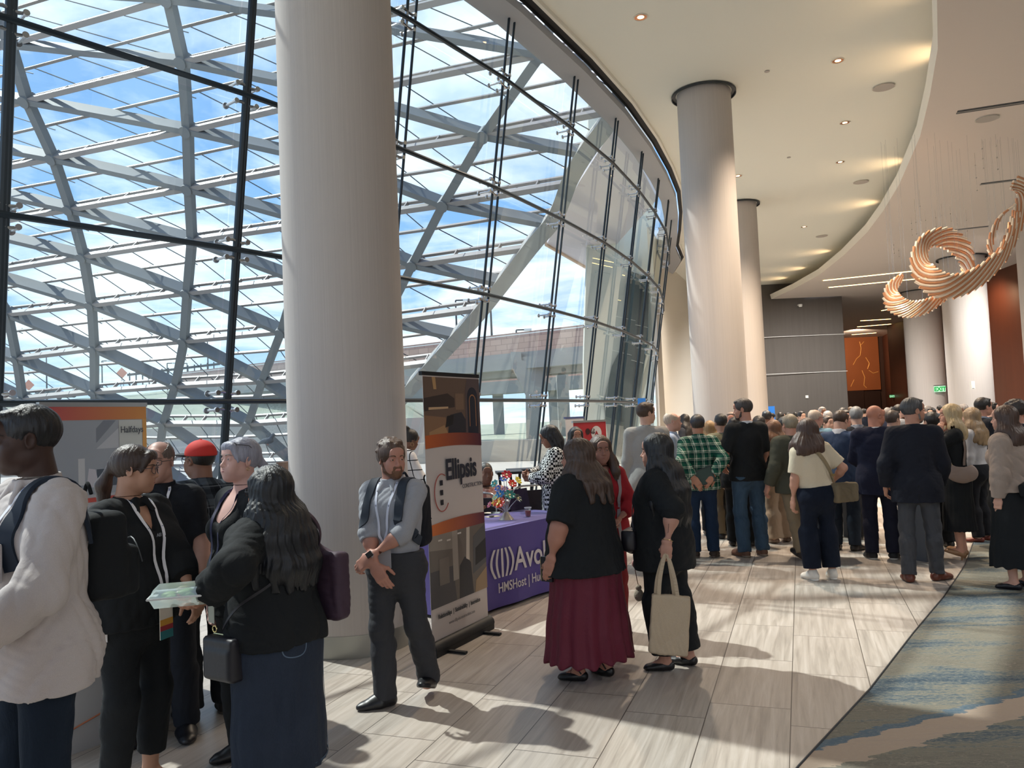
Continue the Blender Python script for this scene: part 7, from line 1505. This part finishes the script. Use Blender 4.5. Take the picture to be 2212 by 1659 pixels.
# phone / wallet held by P15
a15 = P15.arm[-1]; q = a15['wr']+a15['f']*.085; base = q+A3(.03, .02, .03); t = P15.prop('phone_wallet', 'dark phone wallet with gold edge in the hand of the woman in the maroon skirt', 'phone', base); b_ = MB(); b_.box((0, 0, 0), (.018, .085, .16)); b_.build('cover', ML, t, smooth=False); b_ = MB(); b_.box((.0, .046, 0), (.014, .006, .155)); b_.build('gilt_edge', mat('gold_metal', '#d8c890', .25, 1), t, smooth=False)
# tablet of P19
base = P19.T(.0, -.22, .04); t = P19.prop('tablet_case', 'dark grey tablet case held behind the green plaid shirt', 'tablet', base); b_ = MB(); b_.box((0, -.03, 0), (.27, .022, .19), Matrix.Rotation(-.35, 3, 'Y')); b_.build('cover', mat('case_grey', '#20272c', .6), t, smooth=False); b_ = MB(); b_.box((0, -.043, 0), (.25, .004, .17), Matrix.Rotation(-.35, 3, 'Y')); b_.build('inner_panel', mat('case_teal', '#2c4440', .6), t, smooth=False)
# canvas shoulder bag of P26
base = P26.T(.22, -.10, -.02); t = P26.prop('shoulder_bag', 'khaki canvas shoulder bag behind the woman in the cream jumper', 'handbag', base); MK = cloth('#6e6350', .2)
bagmesh(t, base, [BX(base+A3(.02, 0, -.02), (.115, .05, .065), .03, k=.02, M=rotz(.3)), BX(base+A3(.0, -.075, -.01), (.07, .008, .03), .01, k=.01, M=rotz(.3))], MK, disp=folds(.008, 1, 2))
strap(t, P26, base, P26.topF, [P26.T(.22, -.10, .06), P26.T(.14, -.14, .20), P26.T(.04, -.15, .38), P26.T(-.03, -.08, .48), P26.T(-.06, .02, .50)], .038, cloth('#8a7c62', .2), .012); b_ = MB(); b_.box(tuple(-base+P26.T(.13, -.165, .16)), (.045, .006, .025)); b_.build('buckle', mat('brass', '#8a7450', .35, .8), t, smooth=False)
# taupe hobo bag of P32, black crossbody of P35
base = P32.T(-.20, -.04, .08); t = P32.prop('shoulder_bag', 'taupe leather shoulder bag of the blonde woman with gold rings', 'handbag', base); MT = mat('taupe_leather', '#8e7c72', .5, bump=((12, 12, 12), .4, .01))
bagmesh(t, base, [E(base+A3(-.04, 0, -.06), (.045, .15, .11), k=.02), E(base+A3(-.04, 0, .08), (.05, .10, .09), k=.02, op='s')], MT, disp=folds(.006, 1, 2)); strap(t, P32, base, P32.topF, [P32.T(-.20, .08, .08), P32.T(-.16, .12, .30), P32.T(-.13, .02, .46), P32.T(-.15, -.10, .32), P32.T(-.21, -.14, .10)], .035, MT, .014); b_ = MB(); b_.tube([(-.03, .10+.014*math.cos(a), .02+.014*math.sin(a)) for a in np.linspace(0, 2*PI, 13)], .003, 6, caps=False); b_.build('ring', mat('gold_metal', '#d8c890', .25, 1), t)
base = P35.T(-.02, -.20, .03); t = P35.prop('crossbody_bag', 'black nylon crossbody bag across the back of the taupe jacket', 'handbag', base); bagmesh(t, base, [BX(base, (.13, .02, .035), .025, k=.02, M=roty(-.25))], cloth('#15141a')); strap(t, P35, base, P35.topF, [P35.T(.16, -.14, .08), P35.T(.15, -.16, .25), P35.T(.12, -.12, .42), P35.T(.10, -.0, .48)], .03, cloth('#2a1c22'), .01)
# grey standing carton near the blonde woman and phone-like cup
c = atZ(2022, 1212); t = thing('display_plinth', 'grey plinth standing on the tiles between the trousers and the tan heels', 'plinth', c, .4); f = MB(); f.box((0, .15, .33), (.26, .28, .66)); f.build('body', mat('plinth_grey', '#565a60', .6), t, smooth=False); f = MB(); f.box((0, .15, .67), (.28, .30, .02)); f.build('top_edge', mat('plinth_light', '#7a8088', .5), t, smooth=False)
c = atZ(1845, 1160); t = thing('display_plinth', 'grey plinth seen between the cream jumper and the navy suit', 'plinth', c, -.3); f = MB(); f.box((0, .15, .3), (.24, .26, .60)); f.build('body', mat('plinth_grey', '#565a60', .6), t, smooth=False); f = MB(); f.box((0, .15, .61), (.26, .28, .02)); f.build('top_edge', mat('plinth_light', '#7a8088', .5), t, smooth=False)
# ------------------------------------------------------------ copper sculptures hung from the lower ceiling
M_COP = mat('copper_glass_tube', '#d89a70', .2, .3, spec=.8, coat=.4); M_CLR = mat('champagne_glass_tube', '#f2e4d0', .12, .15, spec=.9, coat=.5)
def sculpture(label, path, widths, wdirs, n, rad, Y, span=.16):
    """a band of curved tubes crossing a twisting ribbon path given in photo-traced points at depth Y (with y offsets)"""
    Pw = [Vector(atY(x, y, Y+dy_)) for x, y, dy_ in path]; S = spline(Pw, 12); Wd = spline([Vector(w) for w in wdirs], 12) if len(wdirs) == len(path) else None
    Ww = spline([Vector((w, 0, 0)) for w in widths], 12); c = sum(Pw, Vector())/len(Pw); t = thing('hanging_sculpture', label, 'sculpture', c); m_ = len(S)
    for i in range(n):
        t0 = (i/(n-1))*(1+span)-span; pts = []
        for k in range(11):
            tt_ = t0+span*k/10
            if tt_ < 0 or tt_ > 1: continue
            f_ = tt_*(m_-1); j = min(int(f_), m_-2); u_ = f_-j; p = S[j].lerp(S[j+1], u_); w_ = Ww[j].lerp(Ww[j+1], u_).x; d_ = Wd[j].lerp(Wd[j+1], u_).normalized(); pts.append(p+d_*w_*(k/10-.5)-c)
        if len(pts) < 3: continue
        b_ = MB(); b_.tube(pts, rad, 7); b_.build('glass_tube', M_COP if i % 2 else M_CLR, t)
    for k in range(0, m_, max(1, m_//9)):
        b_ = MB(); q = S[k]-c; b_.tube([q, (q.x, q.y, 6.94-c.z)], .0018, 4); b_.build('hanging_wire', M_CHROME, t)
    return t
Y_ = 15.5
sculpture('large copper and glass tube sculpture with a loop, hanging at the upper right', [(2092, 598, .5), (2085, 548, .6), (2045, 515, .4), (2002, 520, 0), (1987, 560, -.3), (2005, 600, -.5), (2050, 620, -.5), (2110, 600, -.3), (2165, 550, 0), (2196, 480, .2), (2215, 420, .2), (2190, 388, 0)],
    [.30, .42, .45, .42, .42, .48, .50, .42, .30, .30, .36, .30], [(-.6, .6, -.7), (-.3, .6, -.8), (0, .7, -.8), (.5, .6, -.5), (.8, .2, -.3), (.6, -.2, .8), (.1, -.4, .9), (-.2, -.3, .9), (-.5, -.2, .8), (-.8, -.1, .4), (-.9, 0, .2), (-.5, .2, -.8)], 60, .027, Y_)
sculpture('thin copper tube ring beside the large sculpture, at the right edge', [(2196, 440, 0), (2160, 470, .1), (2140, 520, .1), (2142, 552, 0), (2158, 548, -.1), (2185, 500, -.1), (2200, 455, 0)], [.10, .14, .14, .10, .10, .16, .1], [(.7, .3, .6), (.8, .3, .3), (.9, .2, 0), (.7, .2, -.5), (-.5, .2, -.6), (-.8, 0, -.3), (-.8, 0, .2)], 24, .022, Y_, .2)
sculpture('smaller copper tube crescent hanging below the large sculpture', [(1950, 595, .2), (1926, 622, 0), (1930, 652, -.2), (1962, 668, -.3), (2005, 660, -.3), (2045, 634, -.1), (2068, 612, 0), (2078, 600, .1)], [.10, .28, .36, .34, .28, .18, .12, .08], [(.6, .3, -.6), (.8, .3, -.3), (.7, -.2, .6), (.2, -.3, .9), (-.1, -.3, .9), (-.3, -.2, .9), (-.5, 0, .8), (-.6, 0, .7)], 44, .024, Y_)
# fine bead wires beneath the ceiling
for i, (x, y, dz) in enumerate([(1968, 470, .5), (1975, 430, .9), (1985, 410, 1.2), (1998, 455, .8), (2020, 452, .7), (2033, 440, .9), (2052, 446, .6), (2067, 470, .5), (1930, 520, .4), (1941, 535, .3), (2086, 452, .9), (2105, 330, .8), (2120, 300, .6), (2150, 290, .7)]):
    c = atZ(x, y, 6.94); b_ = MB(); b_.tube([(0, 0, 0), (0, 0, -dz)], .0025, 4); 
    for k in range(1, 4): b_.sphere((0, 0, -dz*k/3), .016, 8, 6)
    tag(b_.build('bead_wire', mat('crystal_bead', '#c8c0b6', .1, .3), loc=c), 'fine hanging wire with clear beads under the lower ceiling', 'bead wire', 'bead wires above the copper sculptures')
# pigeon on the pier outside
c = atY(578, 962, 12.5); t = thing('pigeon', 'grey pigeon perched outside on the pale pier', 'bird', c)
F_ = [E((0, 0, .07), (.10, .05, .05), k=.02), C((.05, 0, .09), (.085, 0, .15), .035, .026, k=.02), E((.095, 0, .165), (.028, .022, .022), k=.02), C((-.08, 0, .06), (-.17, 0, .02), .03, .012, k=.03)]
mk('body', [mesh_field(F_, .008)], mat('pigeon_grey', '#5c626c', .8), t); b_ = MB(); b_.tube([(.118, 0, .163), (.14, 0, .158)], [.006, .001], 6); b_.build('beak', mat('beak_dark', '#2a2a2a', .5), t)
for y_ in (-.02, .02): b_ = MB(); b_.tube([(0, y_, .03), (.005, y_, 0)], .004, 5); b_.build('leg', mat('leg_pink', '#a86a60', .6), t)
